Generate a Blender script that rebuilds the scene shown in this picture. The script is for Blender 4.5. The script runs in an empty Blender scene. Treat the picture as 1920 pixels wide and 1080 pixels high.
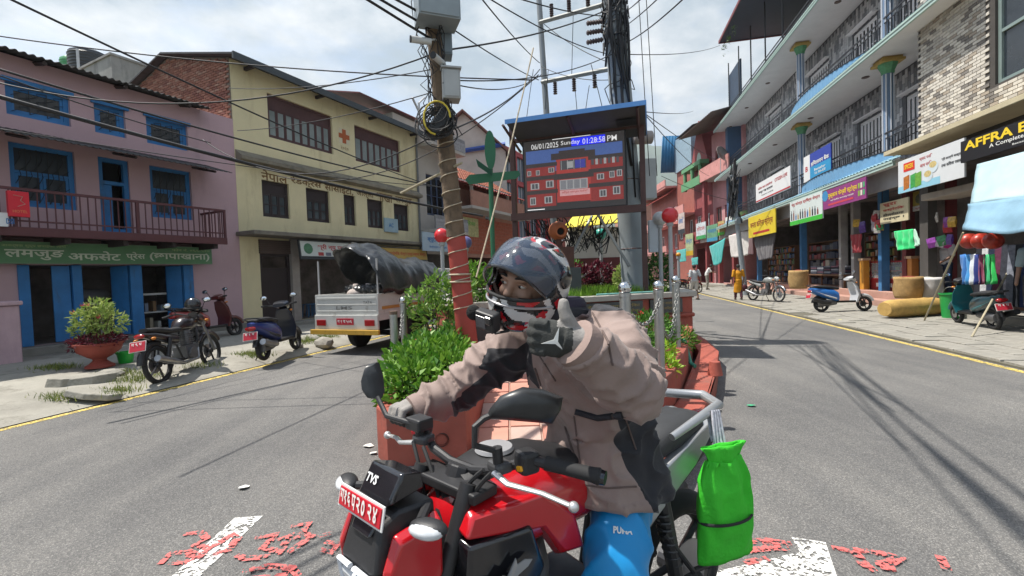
import bpy, bmesh, math, random
from mathutils import Vector, Matrix, Euler, noise
from math import sin, cos, pi, radians, atan2, sqrt
random.seed(7)
SC = bpy.context.scene
COL = SC.collection

# ---------------------------------------------------------------- camera, sky, sun, exposure
CAM_H, FPX, PITCH, ROLL = 1.55, 850.0, 0.0318, 0.035
cd = bpy.data.cameras.new('camera'); cam = bpy.data.objects.new('camera', cd); COL.objects.link(cam)
_f = Vector((0, cos(PITCH), -sin(PITCH))); _r0 = Vector((1, 0, 0)); _u0 = _r0.cross(_f)
_u = _u0*cos(ROLL) + _r0*sin(ROLL); _r = _r0*cos(ROLL) - _u0*sin(ROLL)
EYE = Vector((0, 0, CAM_H))
cam.matrix_world = Matrix(((_r.x, _u.x, -_f.x, 0), (_r.y, _u.y, -_f.y, 0), (_r.z, _u.z, -_f.z, CAM_H), (0, 0, 0, 1)))
cd.sensor_width = 36; cd.lens = 36*FPX/1920; cd.clip_end = 9000; cd.clip_start = 0.05
SC.camera = cam

SUN_TO = Vector((-0.965, 0.20, 0)).normalized(); SUN_EL = radians(66)
sun_az = atan2(SUN_TO.x, SUN_TO.y)
w = bpy.data.worlds.new('World'); SC.world = w; w.use_nodes = True
nt = w.node_tree; nt.nodes.clear(); N = nt.nodes.new; L = nt.links.new
sky = N('ShaderNodeTexSky'); sky.sky_type = 'NISHITA'; sky.sun_disc = False
sky.sun_elevation = SUN_EL; sky.sun_rotation = sun_az; sky.air_density = 1.2; sky.dust_density = 1.5
bg1 = N('ShaderNodeBackground'); bg1.inputs[1].default_value = 0.10
L(sky.outputs[0], bg1.inputs[0])
tc = N('ShaderNodeTexCoord'); sep = N('ShaderNodeSeparateXYZ'); L(tc.outputs['Generated'], sep.inputs[0])
den = N('ShaderNodeMath'); den.operation = 'ADD'; den.inputs[1].default_value = 0.22; L(sep.outputs[2], den.inputs[0])
mx = N('ShaderNodeMath'); mx.operation = 'MAXIMUM'; mx.inputs[1].default_value = 0.12; L(den.outputs[0], mx.inputs[0])
dv = N('ShaderNodeVectorMath'); dv.operation = 'DIVIDE'; L(tc.outputs['Generated'], dv.inputs[0])
cmb = N('ShaderNodeCombineXYZ'); cmb.inputs[2].default_value = 1.0
L(mx.outputs[0], cmb.inputs[0]); L(mx.outputs[0], cmb.inputs[1]); L(cmb.outputs[0], dv.inputs[1])
n1 = N('ShaderNodeTexNoise'); n1.inputs['Scale'].default_value = 1.35; n1.inputs['Detail'].default_value = 9; n1.inputs['Roughness'].default_value = 0.56; n1.inputs['Distortion'].default_value = 0.25
L(dv.outputs[0], n1.inputs['Vector'])
rp = N('ShaderNodeValToRGB'); rp.color_ramp.elements[0].position = 0.40; rp.color_ramp.elements[1].position = 0.54
L(n1.outputs['Fac'], rp.inputs[0])
off = N('ShaderNodeVectorMath'); off.operation = 'ADD'; off.inputs[1].default_value = (0.10, 0.05, 0.0); L(dv.outputs[0], off.inputs[0])
n2 = N('ShaderNodeTexNoise'); n2.inputs['Scale'].default_value = 2.1; n2.inputs['Detail'].default_value = 8; n2.inputs['Roughness'].default_value = 0.6
L(off.outputs[0], n2.inputs['Vector'])
rp2 = N('ShaderNodeValToRGB'); rp2.color_ramp.elements[0].position = 0.44; rp2.color_ramp.elements[0].color = (0.33, 0.43, 0.52, 1)
rp2.color_ramp.elements[1].position = 0.66; rp2.color_ramp.elements[1].color = (1.0, 1.0, 1.0, 1)
L(n2.outputs['Fac'], rp2.inputs[0])
bg2 = N('ShaderNodeBackground'); bg2.inputs[1].default_value = 0.57; L(rp2.outputs[0], bg2.inputs[0])
mxs = N('ShaderNodeMixShader'); L(rp.outputs[0], mxs.inputs[0]); L(bg1.outputs[0], mxs.inputs[1]); L(bg2.outputs[0], mxs.inputs[2])
wo = N('ShaderNodeOutputWorld'); L(mxs.outputs[0], wo.inputs[0])
sd = bpy.data.lights.new('sun', 'SUN'); sd.energy = 4.1; sd.angle = radians(0.53); sd.color = (1.0, 0.95, 0.87)
so = bpy.data.objects.new('sun', sd); COL.objects.link(so)
_sv = Vector((SUN_TO.x*cos(SUN_EL), SUN_TO.y*cos(SUN_EL), sin(SUN_EL)))
so.rotation_euler = _sv.to_track_quat('Z', 'Y').to_euler(); so.location = (-20, -6, 30)
SC.view_settings.view_transform = 'Standard'; SC.view_settings.look = 'None'
SC.view_settings.exposure = 1.02; SC.view_settings.gamma = 1.0
SC.cycles.max_bounces = 6; SC.cycles.diffuse_bounces = 3; SC.cycles.glossy_bounces = 3; SC.cycles.transmission_bounces = 4
SC.cycles.transparent_max_bounces = 8; SC.cycles.caustics_reflective = False; SC.cycles.caustics_refractive = False
SC.cycles.use_denoising = True

# ---------------------------------------------------------------- pixel helpers (photo is 1920 x 1080)
def ray(px, py): return _f + _r*((px-960)/FPX) + _u*((540-py)/FPX)
def G(px, py, z=0.0):
    d = ray(px, py); return EYE + d*((z-CAM_H)/d.z)
def D(px, py, depth):
    d = ray(px, py); return EYE + d*(depth/d.y)
class Frame:
    """facade frame: x to the right seen from the street, y into the building, z up"""
    def __init__(s, ox, oy, xdir, oz=0.0):
        X = Vector((xdir[0], xdir[1], 0)).normalized(); Y = Vector((-X.y, X.x, 0))
        s.M = Matrix(((X.x, Y.x, 0, ox), (X.y, Y.y, 0, oy), (0, 0, 1, oz), (0, 0, 0, 1))); s.I = s.M.inverted()
    def at(s, px, py, y=0.0):
        o = s.I @ EYE; d = s.I.to_3x3() @ ray(px, py); t = (y-o.y)/d.y; p = o+d*t
        return p.x, p.z
    def rc(s, pl, pr, yt, yb, y=0.0):
        x0, z1 = s.at(pl, yt, y); _, z0 = s.at(pl, yb, y); x1, _ = s.at(pr, yt, y)
        return x0, x1, z0, z1
    def w(s, x, y, z): return s.M @ Vector((x, y, z))

# ---------------------------------------------------------------- mesh builder
class MB:
    def __init__(s): s.v = []; s.f = []; s.m = []; s.mi = 0; s.T = None
    def add(s, vs, fs):
        b = len(s.v)
        s.v += [tuple(s.T @ Vector(v)) for v in vs] if s.T is not None else [tuple(v) for v in vs]
        s.f += [tuple(i+b for i in f) for f in fs]; s.m += [s.mi]*len(fs); return s
    def box(s, x0, x1, y0, y1, z0, z1):
        return s.add([(x0,y0,z0),(x1,y0,z0),(x1,y1,z0),(x0,y1,z0),(x0,y0,z1),(x1,y0,z1),(x1,y1,z1),(x0,y1,z1)],
            [(0,3,2,1),(4,5,6,7),(0,1,5,4),(1,2,6,5),(2,3,7,6),(3,0,4,7)])
    def cbox(s, c, size, R=None):
        h = [k/2 for k in size]; R = R or Matrix.Identity(3); c = Vector(c)
        vs = [c + R @ Vector((a*h[0], b*h[1], d*h[2])) for d in (-1,1) for a, b in ((-1,-1),(1,-1),(1,1),(-1,1))]
        return s.add(vs, [(0,3,2,1),(4,5,6,7),(0,1,5,4),(1,2,6,5),(2,3,7,6),(3,0,4,7)])
    def quad(s, a, b, c, d): return s.add([a,b,c,d], [(0,1,2,3)])
    def poly(s, pts): return s.add(pts, [tuple(range(len(pts)))])
    def prism(s, pts, vec):
        n = len(pts); vec = Vector(vec); vs = [Vector(p) for p in pts]; vs2 = [p+vec for p in vs]
        return s.add(vs+vs2, [tuple(range(n))[::-1], tuple(range(n, 2*n))] + [(i, (i+1)%n, (i+1)%n+n, i+n) for i in range(n)])
    def rings(s, R, closed=True, cap0=True, cap1=True):
        n = len(R[0]); vs = [v for r in R for v in r]; fs = []
        for k in range(len(R)-1):
            for i in range(n if closed else n-1):
                j = (i+1)%n; fs.append((k*n+i, k*n+j, (k+1)*n+j, (k+1)*n+i))
        if cap0: fs.append(tuple(range(n))[::-1])
        if cap1: fs.append(tuple((len(R)-1)*n+i for i in range(n)))
        return s.add(vs, fs)
    def tube(s, pts, r, n=8, cap=True, flat=1.0, up=None):
        pts = [Vector(p) for p in pts]; rr = r if isinstance(r, (list, tuple)) else [r]*len(pts); R = []
        prev = None
        for i, p in enumerate(pts):
            t = (pts[min(i+1, len(pts)-1)] - pts[max(i-1, 0)]).normalized()
            if prev is None:
                a = Vector(up) if up else (Vector((0,0,1)) if abs(t.z) < .9 else Vector((1,0,0)))
                u = (a - t*a.dot(t)).normalized()
            else:
                u = (prev - t*prev.dot(t)); u = u.normalized() if u.length > 1e-6 else prev
            prev = u; v = t.cross(u)
            R.append([p + (u*cos(2*pi*k/n)*flat + v*sin(2*pi*k/n))*rr[i] for k in range(n)])
        return s.rings(R, True, cap, cap)
    def lathe(s, prof, n=16, c=(0,0,0), axis='z', cap=True):
        c = Vector(c); R = []
        for r, z in prof:
            ring = []
            for k in range(n):
                a = 2*pi*k/n; q = (r*cos(a), r*sin(a), z)
                if axis == 'y': q = (q[0], q[2], -q[1])
                if axis == 'x': q = (q[2], q[0], q[1])
                ring.append(c+Vector(q))
            R.append(ring)
        return s.rings(R, True, cap, cap)
    def ball(s, c, r, nu=16, nv=10):
        rx, ry, rz = r if isinstance(r, (tuple, list)) else (r, r, r); c = Vector(c); R = []
        for j in range(1, nv):
            b = -pi/2+pi*j/nv
            R.append([c+Vector((rx*cos(b)*cos(2*pi*k/nu), ry*cos(b)*sin(2*pi*k/nu), rz*sin(b))) for k in range(nu)])
        return s.rings(R)
    def torus(s, c, R, r, axis='y', n=28, m=8, a0=0, a1=2*pi):
        c = Vector(c); full = abs(a1-a0-2*pi) < 1e-6; RR = []
        for i in range(n if full else n+1):
            a = a0+(a1-a0)*i/n; ring = []
            for k in range(m):
                b = 2*pi*k/m; q = (R+r*cos(b))*cos(a), r*sin(b), (R+r*cos(b))*sin(a)
                if axis == 'z': q = (q[0], -q[2], q[1]) if False else (q[0], q[2], q[1])
                if axis == 'x': q = (q[1], q[0], q[2])
                ring.append(c+Vector(q))
            RR.append(ring)
        if full: RR.append(RR[0])
        return s.rings(RR, True, not full, not full)
    def mesh(s, name, mats, smooth=False):
        me = bpy.data.meshes.new(name); me.from_pydata(s.v, [], s.f)
        mats = mats if isinstance(mats, (list, tuple)) else [mats]
        for m in mats: me.materials.append(m)
        if len(mats) > 1: me.polygons.foreach_set('material_index', s.m)
        if smooth: me.polygons.foreach_set('use_smooth', [True]*len(me.polygons))
        bm = bmesh.new(); bm.from_mesh(me)
        if smooth != 'keep': bmesh.ops.remove_doubles(bm, verts=bm.verts, dist=1e-5)
        bmesh.ops.recalc_face_normals(bm, faces=bm.faces); bm.to_mesh(me); bm.free()
        me.update(); return me
    def build(s, name, mats, parent=None, smooth=False, bevel=0, loc=None, ang=35, sub=0, solid=0):
        o = put(name, s.mesh(name, mats, smooth), parent)
        if loc is not None: o.location = loc
        if solid: m = o.modifiers.new('thick', 'SOLIDIFY'); m.thickness = solid; m.offset = 0
        if bevel: m = o.modifiers.new('bevel', 'BEVEL'); m.width = bevel; m.segments = 2; m.limit_method = 'ANGLE'; m.angle_limit = radians(ang)
        if sub: m = o.modifiers.new('sub', 'SUBSURF'); m.levels = sub; m.render_levels = sub
        if smooth and ang: autosmooth(o, ang)
        return o
def autosmooth(o, ang):
    me = o.data
    try: me.set_sharp_from_angle(angle=radians(ang))
    except Exception: pass
def put(name, data, parent=None):
    o = bpy.data.objects.new(name, data); COL.objects.link(o)
    if parent is not None: o.parent = parent
    return o
def tag(o, label, cat, group=None):
    o['label'] = label; o['category'] = cat
    if group: o['group'] = group
    return o
def thing(name, label, cat, loc=(0,0,0), rz=0.0, group=None, M=None):
    o = put(name, None); o.empty_display_size = .2
    if M is not None: o.matrix_world = M
    else: o.location = loc; o.rotation_euler = (0, 0, rz)
    return tag(o, label, cat, group)
def struct(o, kind='structure'): o['kind'] = kind; return o
def copy_tree(o, parent=None):
    c = o.copy(); COL.objects.link(c); c.parent = parent
    for ch in o.children: copy_tree(ch, c)
    return c
def piece(name, me, parent, M=None, loc=None):
    o = put(name, me, parent)
    if M is not None: o.matrix_local = M
    if loc is not None: o.location = loc
    return o

# ---------------------------------------------------------------- materials
MATS = {}
def srgb(h):
    h = h.lstrip('#'); c = [int(h[i:i+2], 16)/255 for i in (0, 2, 4)]
    return tuple((x/12.92 if x <= .04045 else ((x+.055)/1.055)**2.4) for x in c)
def nmat(name):
    m = bpy.data.materials.new(name); m.use_nodes = True; t = m.node_tree
    return m, t, t.nodes['Principled BSDF'], t.nodes.new, t.links.new
def P(name, col, rough=.6, var=.15, scale=3.0, metal=0, bump=0, bscale=60, dirt=None, coat=0, spec=.5, emit=0, coords='Object', streak=0, alpha=1, trans=0, sheen=0):
    """procedural material: base colour with noise variation, optional dirt (colour, amount, scale), vertical streaks and bump"""
    if name in MATS: return MATS[name]
    if isinstance(col, str): col = srgb(col)
    m, t, b, N, L = nmat(name); MATS[name] = m
    b.inputs['Roughness'].default_value = rough; b.inputs['Metallic'].default_value = metal
    b.inputs['Specular IOR Level'].default_value = spec
    if coat: b.inputs['Coat Weight'].default_value = coat; b.inputs['Coat Roughness'].default_value = .06
    if sheen: b.inputs['Sheen Weight'].default_value = sheen
    if trans: b.inputs['Transmission Weight'].default_value = trans
    if alpha < 1: b.inputs['Alpha'].default_value = alpha
    tc = N('ShaderNodeTexCoord'); cur = None
    if var:
        n = N('ShaderNodeTexNoise'); n.inputs['Scale'].default_value = scale; n.inputs['Detail'].default_value = 6; n.inputs['Roughness'].default_value = .62
        L(tc.outputs[coords], n.inputs['Vector'])
        r = N('ShaderNodeValToRGB'); r.color_ramp.elements[0].position = .3; r.color_ramp.elements[1].position = .7
        r.color_ramp.elements[0].color = tuple(c*(1-var) for c in col)+(1,); r.color_ramp.elements[1].color = tuple(min(1, c*(1+var*.7)) for c in col)+(1,)
        L(n.outputs['Fac'], r.inputs[0]); cur = r.outputs[0]
    else:
        b.inputs['Base Color'].default_value = tuple(col)+(1,)
    if dirt:
        dc, amt, ds = dirt; dc = srgb(dc) if isinstance(dc, str) else dc
        n = N('ShaderNodeTexNoise'); n.inputs['Scale'].default_value = ds; n.inputs['Detail'].default_value = 8; n.inputs['Roughness'].default_value = .7
        mp = N('ShaderNodeMapping'); L(tc.outputs[coords], mp.inputs[0]); L(mp.outputs[0], n.inputs['Vector'])
        if streak: mp.inputs['Scale'].default_value = (1, 1, 1/streak)
        r = N('ShaderNodeMapRange'); r.inputs[1].default_value = .68-amt*.3; r.inputs[2].default_value = .78-amt*.1; L(n.outputs['Fac'], r.inputs[0])
        x = N('ShaderNodeMix'); x.data_type = 'RGBA'; L(r.outputs[0], x.inputs[0])
        if cur: L(cur, x.inputs[6])
        else: x.inputs[6].default_value = tuple(col)+(1,)
        x.inputs[7].default_value = tuple(dc)+(1,); cur = x.outputs[2]
    if cur: L(cur, b.inputs['Base Color'])
    if bump:
        n = N('ShaderNodeTexNoise'); n.inputs['Scale'].default_value = bscale; n.inputs['Detail'].default_value = 4; L(tc.outputs[coords], n.inputs['Vector'])
        bp = N('ShaderNodeBump'); bp.inputs['Strength'].default_value = bump; bp.inputs['Distance'].default_value = .02
        L(n.outputs['Fac'], bp.inputs['Height']); L(bp.outputs[0], b.inputs['Normal'])
    if emit:
        if cur: L(cur, b.inputs['Emission Color'])
        else: b.inputs['Emission Color'].default_value = tuple(col)+(1,)
        b.inputs['Emission Strength'].default_value = emit
    return m
def leafmat(name, c1, c2, rough=.5):
    if name in MATS: return MATS[name]
    m, t, b, N, L = nmat(name); MATS[name] = m
    c1 = srgb(c1); c2 = srgb(c2)
    g = N('ShaderNodeNewGeometry'); r = N('ShaderNodeValToRGB')
    r.color_ramp.elements[0].color = c1+(1,); r.color_ramp.elements[1].color = c2+(1,)
    L(g.outputs['Random Per Island'], r.inputs[0]); L(r.outputs[0], b.inputs['Base Color'])
    b.inputs['Roughness'].default_value = rough; b.inputs['Transmission Weight'].default_value = 0
    tr = N('ShaderNodeBsdfTranslucent'); L(r.outputs[0], tr.inputs[0])
    ms = N('ShaderNodeMixShader'); ms.inputs[0].default_value = .3
    L(b.outputs[0], ms.inputs[1]); L(tr.outputs[0], ms.inputs[2]); L(ms.outputs[0], t.nodes['Material Output'].inputs[0])
    return m
def glassmat(name, col, rough=.08, spec=.5):
    return P(name, col, rough=rough, var=.25, scale=1.5, spec=spec)

# ---------------------------------------------------------------- lettering (flat print)
_TC = {}
def text_mesh(s, bold=0.0):
    k = (s, bold)
    if k in _TC: return _TC[k]
    c = bpy.data.curves.new('lettering', 'FONT'); c.body = s; c.size = 1; c.resolution_u = 2; c.offset = bold; c.align_x = 'LEFT'
    o = bpy.data.objects.new('tmp', c); COL.objects.link(o); bpy.context.view_layer.update()
    dg = bpy.context.evaluated_depsgraph_get(); me = bpy.data.meshes.new_from_object(o.evaluated_get(dg))
    bpy.data.objects.remove(o)
    vs = [v.co.copy() for v in me.vertices]; fs = [tuple(p.vertices) for p in me.polygons]; bpy.data.meshes.remove(me)
    if vs:
        x0 = min(v.x for v in vs); x1 = max(v.x for v in vs); y0 = min(v.y for v in vs); y1 = max(v.y for v in vs)
    else: x0 = y0 = 0; x1 = y1 = 1
    _TC[k] = ([((v.x-x0)/(x1-x0), (v.y-y0)/(y1-y0)) for v in vs], fs); return _TC[k]
def letter(parent, s, o, ux, uz, w, h, mat, bold=0.01, name='lettering', slant=0):
    """lay string s into the rectangle with corner o, width w along ux, height h along uz (local to parent)"""
    vs, fs = text_mesh(s, bold); o = Vector(o); ux = Vector(ux).normalized(); uz = Vector(uz).normalized()
    n = ux.cross(uz).normalized()
    mb = MB(); mb.add([o + ux*(a*w + slant*b*h) + uz*(b*h) + n*.0 for a, b in vs], fs)
    me = bpy.data.meshes.new(name); me.from_pydata(mb.v, [], mb.f); me.materials.append(mat)
    return put(name, me, parent)
def catenary(a, b, sag, n=14):
    a = Vector(a); b = Vector(b)
    return [a.lerp(b, i/n) - Vector((0, 0, sag*4*(i/n)*(1-i/n))) for i in range(n+1)]
# ---------------------------------------------------------------- ground, road, pavements
def asphalt():
    m, t, b, N, L = nmat('asphalt'); tc = N('ShaderNodeTexCoord')
    def nz(sc, det=6, ro=.6, vec=None):
        n = N('ShaderNodeTexNoise'); n.inputs['Scale'].default_value = sc; n.inputs['Detail'].default_value = det; n.inputs['Roughness'].default_value = ro
        L(vec or tc.outputs['Object'], n.inputs['Vector']); return n
    mp = N('ShaderNodeMapping'); mp.inputs['Rotation'].default_value = (0, 0, .2); mp.inputs['Scale'].default_value = (1.6, .09, 1); L(tc.outputs['Object'], mp.inputs[0])
    big = nz(.35, 5); mid = nz(1.5, 8, .65, mp.outputs[0])
    v = N('ShaderNodeTexVoronoi'); v.inputs['Scale'].default_value = 170; L(tc.outputs['Object'], v.inputs['Vector'])
    r = N('ShaderNodeValToRGB'); e = r.color_ramp.elements
    e[0].position = .0; e[0].color = (.11, .11, .11, 1); e[1].position = 1; e[1].color = (.30, .295, .285, 1)
    x = r.color_ramp.elements.new(.55); x.color = (.16, .16, .158, 1); x = r.color_ramp.elements.new(.82); x.color = (.20, .196, .19, 1)
    sp = N('ShaderNodeSeparateColor'); L(v.outputs['Color'], sp.inputs[0]); L(sp.outputs[0], r.inputs[0])
    r2 = N('ShaderNodeValToRGB'); r2.color_ramp.elements[0].position = .32; r2.color_ramp.elements[1].position = .7
    r2.color_ramp.elements[0].color = (.75, .75, .76, 1); r2.color_ramp.elements[1].color = (1.22, 1.20, 1.16, 1); L(big.outputs['Fac'], r2.inputs[0])
    r3 = N('ShaderNodeValToRGB'); r3.color_ramp.elements[0].position = .3; r3.color_ramp.elements[1].position = .72
    r3.color_ramp.elements[0].color = (.80, .80, .81, 1); r3.color_ramp.elements[1].color = (1.15, 1.13, 1.1, 1); L(mid.outputs['Fac'], r3.inputs[0])
    m1 = N('ShaderNodeMix'); m1.data_type = 'RGBA'; m1.blend_type = 'MULTIPLY'; m1.inputs[0].default_value = 1; L(r.outputs[0], m1.inputs[6]); L(r2.outputs[0], m1.inputs[7])
    m2 = N('ShaderNodeMix'); m2.data_type = 'RGBA'; m2.blend_type = 'MULTIPLY'; m2.inputs[0].default_value = 1; L(m1.outputs[2], m2.inputs[6]); L(r3.outputs[0], m2.inputs[7])
    L(m2.outputs[2], b.inputs['Base Color']); b.inputs['Roughness'].default_value = .82; b.inputs['Specular IOR Level'].default_value = .35
    fine = nz(160, 3); bp = N('ShaderNodeBump'); bp.inputs['Strength'].default_value = .55; bp.inputs['Distance'].default_value = .01
    ad = N('ShaderNodeMath'); ad.operation = 'ADD'; L(fine.outputs['Fac'], ad.inputs[0]); L(v.outputs['Distance'], ad.inputs[1]); L(ad.outputs[0], bp.inputs['Height']); L(bp.outputs[0], b.inputs['Normal'])
    return m
def worn_paint(name, col, wear=.5, scale=9):
    m, t, b, N, L = nmat(name); tc = N('ShaderNodeTexCoord')
    n = N('ShaderNodeTexNoise'); n.inputs['Scale'].default_value = scale; n.inputs['Detail'].default_value = 10; n.inputs['Roughness'].default_value = .75; L(tc.outputs['Object'], n.inputs['Vector'])
    n2 = N('ShaderNodeTexVoronoi'); n2.inputs['Scale'].default_value = 60; L(tc.outputs['Object'], n2.inputs['Vector'])
    sp = N('ShaderNodeSeparateColor'); L(n2.outputs['Color'], sp.inputs[0])
    ad = N('ShaderNodeMath'); ad.operation = 'MULTIPLY_ADD'; ad.inputs[1].default_value = .35; L(sp.outputs[0], ad.inputs[0]); L(n.outputs['Fac'], ad.inputs[2])
    r = N('ShaderNodeMapRange'); r.inputs[1].default_value = .85-wear*.4; r.inputs[2].default_value = .95-wear*.4; r.inputs[3].default_value = 1; r.inputs[4].default_value = 0; L(ad.outputs[0], r.inputs[0])
    b.inputs['Base Color'].default_value = tuple(col)+(1,); b.inputs['Roughness'].default_value = .8
    L(r.outputs[0], b.inputs['Alpha']); return m
concrete = P('concrete', (.36, .34, .30), .9, .3, .9, bump=.5, bscale=25, dirt=((.14, .13, .10), .45, 1.6))
pale_conc = P('pale_concrete', (.30, .285, .245), .9, .25, 1.2, bump=.5, bscale=30, dirt=((.13, .12, .095), .45, 2.2))
slabmat = P('paving_stone', (.29, .275, .24), .9, .3, 2.2, bump=.5, bscale=30, dirt=((.14, .13, .105), .45, 3))
yellow_line = worn_paint('yellow_line_paint', (.62, .47, .13), .35)
white_paint = worn_paint('white_road_paint', (.74, .73, .69), .42, 7)
red_paint = worn_paint('red_road_paint', (.60, .13, .12), .5, 22)
earth = P('earth', (.15, .14, .09), .95, .4, .05, bump=.2)

mb = MB(); mb.add([(-3500,-300,-.08),(3500,-300,-.08),(3500,6000,-.08),(-3500,6000,-.08)], [(0,1,2,3)]); struct(mb.build('ground', earth))
mb = MB(); mb.add([(-16,-14,0),(30,-14,0),(30,75,0),(-16,75,0)], [(0,1,2,3)]); struct(mb.build('road', asphalt()))

LA, LB = G(0, 805), G(620, 655); LD = (LB-LA).normalized()          # left edge line of the road
RA, RB = G(1920, 696), G(1411, 574); RD = (RB-RA).normalized()      # right edge line
def strip(a, d, l0, l1, w, z, name, mat, side=1):
    n = Vector((d.y, -d.x, 0))*side; mb = MB(); k = int((l1-l0)/1.2)
    vs = []; fs = []
    for i in range(k+1):
        p = a + d*(l0+(l1-l0)*i/k); j = .018*noise.noise((p.x*.8, p.y*.8, 3.1))
        vs += [(p.x+n.x*j, p.y+n.y*j, z), (p.x+n.x*(w+j), p.y+n.y*(w+j), z)]
        if i: fs.append((2*i-2, 2*i-1, 2*i+1, 2*i))
    mb.add(vs, fs); return struct(mb.build(name, mat))
strip(LA, LD, -14, 30, .11, .004, 'road_edge_line_left', yellow_line, 1)
strip(RA, RD, -14, 32, .11, .004, 'road_edge_line_right', yellow_line, -1)

# right pavement: base sheet and single paving slabs
def right_pt(l, u, z): p = RA + RD*l + Vector((RD.y, -RD.x, 0))*u; return Vector((p.x, p.y, z))
mb = MB(); mb.add([right_pt(-14, .05, .03), right_pt(-14, 9, .03), right_pt(60, 9, .03), right_pt(60, .05, .03)], [(0,1,2,3)])
mb.add([right_pt(-14, .05, .03), right_pt(60, .05, .03), right_pt(60, .05, -.02), right_pt(-14, .05, -.02)], [(0,1,2,3)])
rp_o = struct(mb.build('pavement_right', P('joint_dirt', (.13, .12, .09), .95, .3, 4)))
sm = []
for k in range(6):
    rnd = random.Random(k); q = MB()
    a, b_, h = .46, .23, .035
    c = [(-a+rnd.uniform(0, .02), -b_+rnd.uniform(0, .02)), (a-rnd.uniform(0, .02), -b_+rnd.uniform(0, .02)), (a-rnd.uniform(0, .02), b_-rnd.uniform(0, .02)), (-a+rnd.uniform(0, .02), b_-rnd.uniform(0, .02))]
    top = [(x*.985, y*.97, .03) for x, y in c]; bot = [(x, y, -.01) for x, y in c]; mid = [(x, y, .022) for x, y in c]
    q.rings([bot, mid, top], True, False, True); sm.append(q.mesh('paving_slab', slabmat))
ang = atan2(RD.y, RD.x); cnt = 0; rest = MB(); rnd = random.Random(5)
for i in range(-5, 30):
    for j in range(0, 13):
        u = .32 + j*.48; l = i*.95 + (.47 if j % 2 else 0)
        if u > 5.2: continue
        p = right_pt(l, u, .022 + rnd.uniform(0, .012)); Mx = Matrix.Translation(p) @ Euler((rnd.gauss(0, .008), rnd.gauss(0, .008), ang+rnd.gauss(0, .012))).to_matrix().to_4x4()
        if rnd.random() < .02: continue
        if i >= 0 and cnt < 300 and i < 25:
            o = piece('paving_slab', sm[rnd.randrange(6)], rp_o); o.matrix_world = Mx; cnt += 1
        else:
            rest.T = Mx; rest.box(-.45, .45, -.22, .22, -.01, .03)
o = rest.build('paving_slab_field', slabmat, rp_o); struct(o, 'stuff')

# left pavement: uneven broken concrete rising to the shop plinths
FX, FY = .447, .894
FL = Frame(-7.8, 13.1, (FX, FY))
mb = MB(); vs = []; fs = []; NU, NL = 26, 90
for i in range(NL+1):
    l = -9 + 48*i/NL; a = LA + LD*l - Vector((LD.y, -LD.x, 0))*.02
    la = FL.I @ a
    for j in range(NU+1):
        t = j/NU; q = FL.w(la.x + (0)*t, la.y*(1-t) + .3*t, 0) ; p = a.lerp(q, t)
        rise = .26*max(0, min(1, (t-.05)/.75))
        z = .012 + rise*(1 if la.x < 1 else .6) + .05*noise.noise((p.x*.9, p.y*.9, 1)) * min(1, t*5) + .03*noise.noise((p.x*3, p.y*3, 2))*min(1, t*5)
        vs.append((p.x, p.y, z))
        if i and j: b0 = i*(NU+1)+j; fs.append((b0-NU-2, b0-NU-1, b0, b0-1))
LVS = vs; mb.add(vs, fs); pav_l = struct(mb.build('pavement_left', pale_conc, smooth=True))
def left_z(p):
    la = FL.I @ Vector((p.x, p.y, 0)); n = Vector((LD.y, -LD.x, 0)); u = -(Vector((p.x, p.y, 0))-LA).dot(n)
    best = min(LVS, key=lambda v: (v[0]-p.x)**2+(v[1]-p.y)**2); return best[2]
def GL(px, py, z0=.1):
    p = G(px, py, z0)
    for _ in range(4): p = G(px, py, left_z(p))
    return p
# broken kerb slabs and stones on the left
def rock(name, c, s, seed, mat, label, cat, group, flat=False):
    rnd = random.Random(seed)
    if flat:
        mb = MB(); pl = [(s[0]*cos(a*pi/3.5)*rnd.uniform(.75, 1.1), s[1]*sin(a*pi/3.5)*rnd.uniform(.8, 1.15), -s[2]*.9) for a in range(7)]; mb.prism(pl, (.01, .02, s[2]*1.3)); o = mb.build(name, mat, None, bevel=.012); o.location = (c[0], c[1], c[2]+s[2]*.5); o.rotation_euler = (rnd.gauss(0, .09), rnd.gauss(0, .09), rnd.uniform(-.4, .4)); return tag(o, label, cat, group)
    bm = bmesh.new(); bmesh.ops.create_icosphere(bm, subdivisions=2, radius=1)
    for v in bm.verts:
        k = 1 + .25*noise.noise(v.co*1.3+Vector((seed*3.1, 0, 0)))
        v.co = Vector((v.co.x*s[0], v.co.y*s[1], v.co.z*s[2]))*k
    me = bpy.data.meshes.new(name); bm.to_mesh(me); bm.free(); me.materials.append(mat)
    o = put(name, me); o.location = (c[0], c[1], c[2]+s[2]*.45); o.rotation_euler = (rnd.gauss(0, .06), rnd.gauss(0, .06), rnd.uniform(0, 3)); return tag(o, label, cat, group)
for i, (px, py, s, fl, lb) in enumerate([(150, 718, (.42, .22, .10), True, 'large flat broken concrete slab lying by the terracotta urn'),
        (118, 722, (.24, .2, .12), True, 'dark broken kerb block beside the flat concrete slab'), (205, 706, (.2, .15, .08), False, 'pale loose stone between slab and parked motorcycle'),
        (225, 700, (.10, .08, .06), False, 'small pale stone beside the weeds at the road edge'), (180, 742, (.36, .16, .06), True, 'tilted thin concrete fragment at the road edge'),
        (608, 648, (.22, .2, .14), False, 'rounded grey boulder under the tail of the pickup truck'), (590, 640, (.16, .14, .1), False, 'small grey boulder beside the blue scooter front wheel'),
        (560, 652, (.12, .1, .08), False, 'rough stone in the dry weeds behind the pickup')]):
    p = GL(px, py); rock('stone' if not fl else 'broken_slab', p, s, i, pale_conc if i != 5 else concrete, lb, 'stone' if not fl else 'slab', 'loose stones on the pavement', fl)

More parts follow.
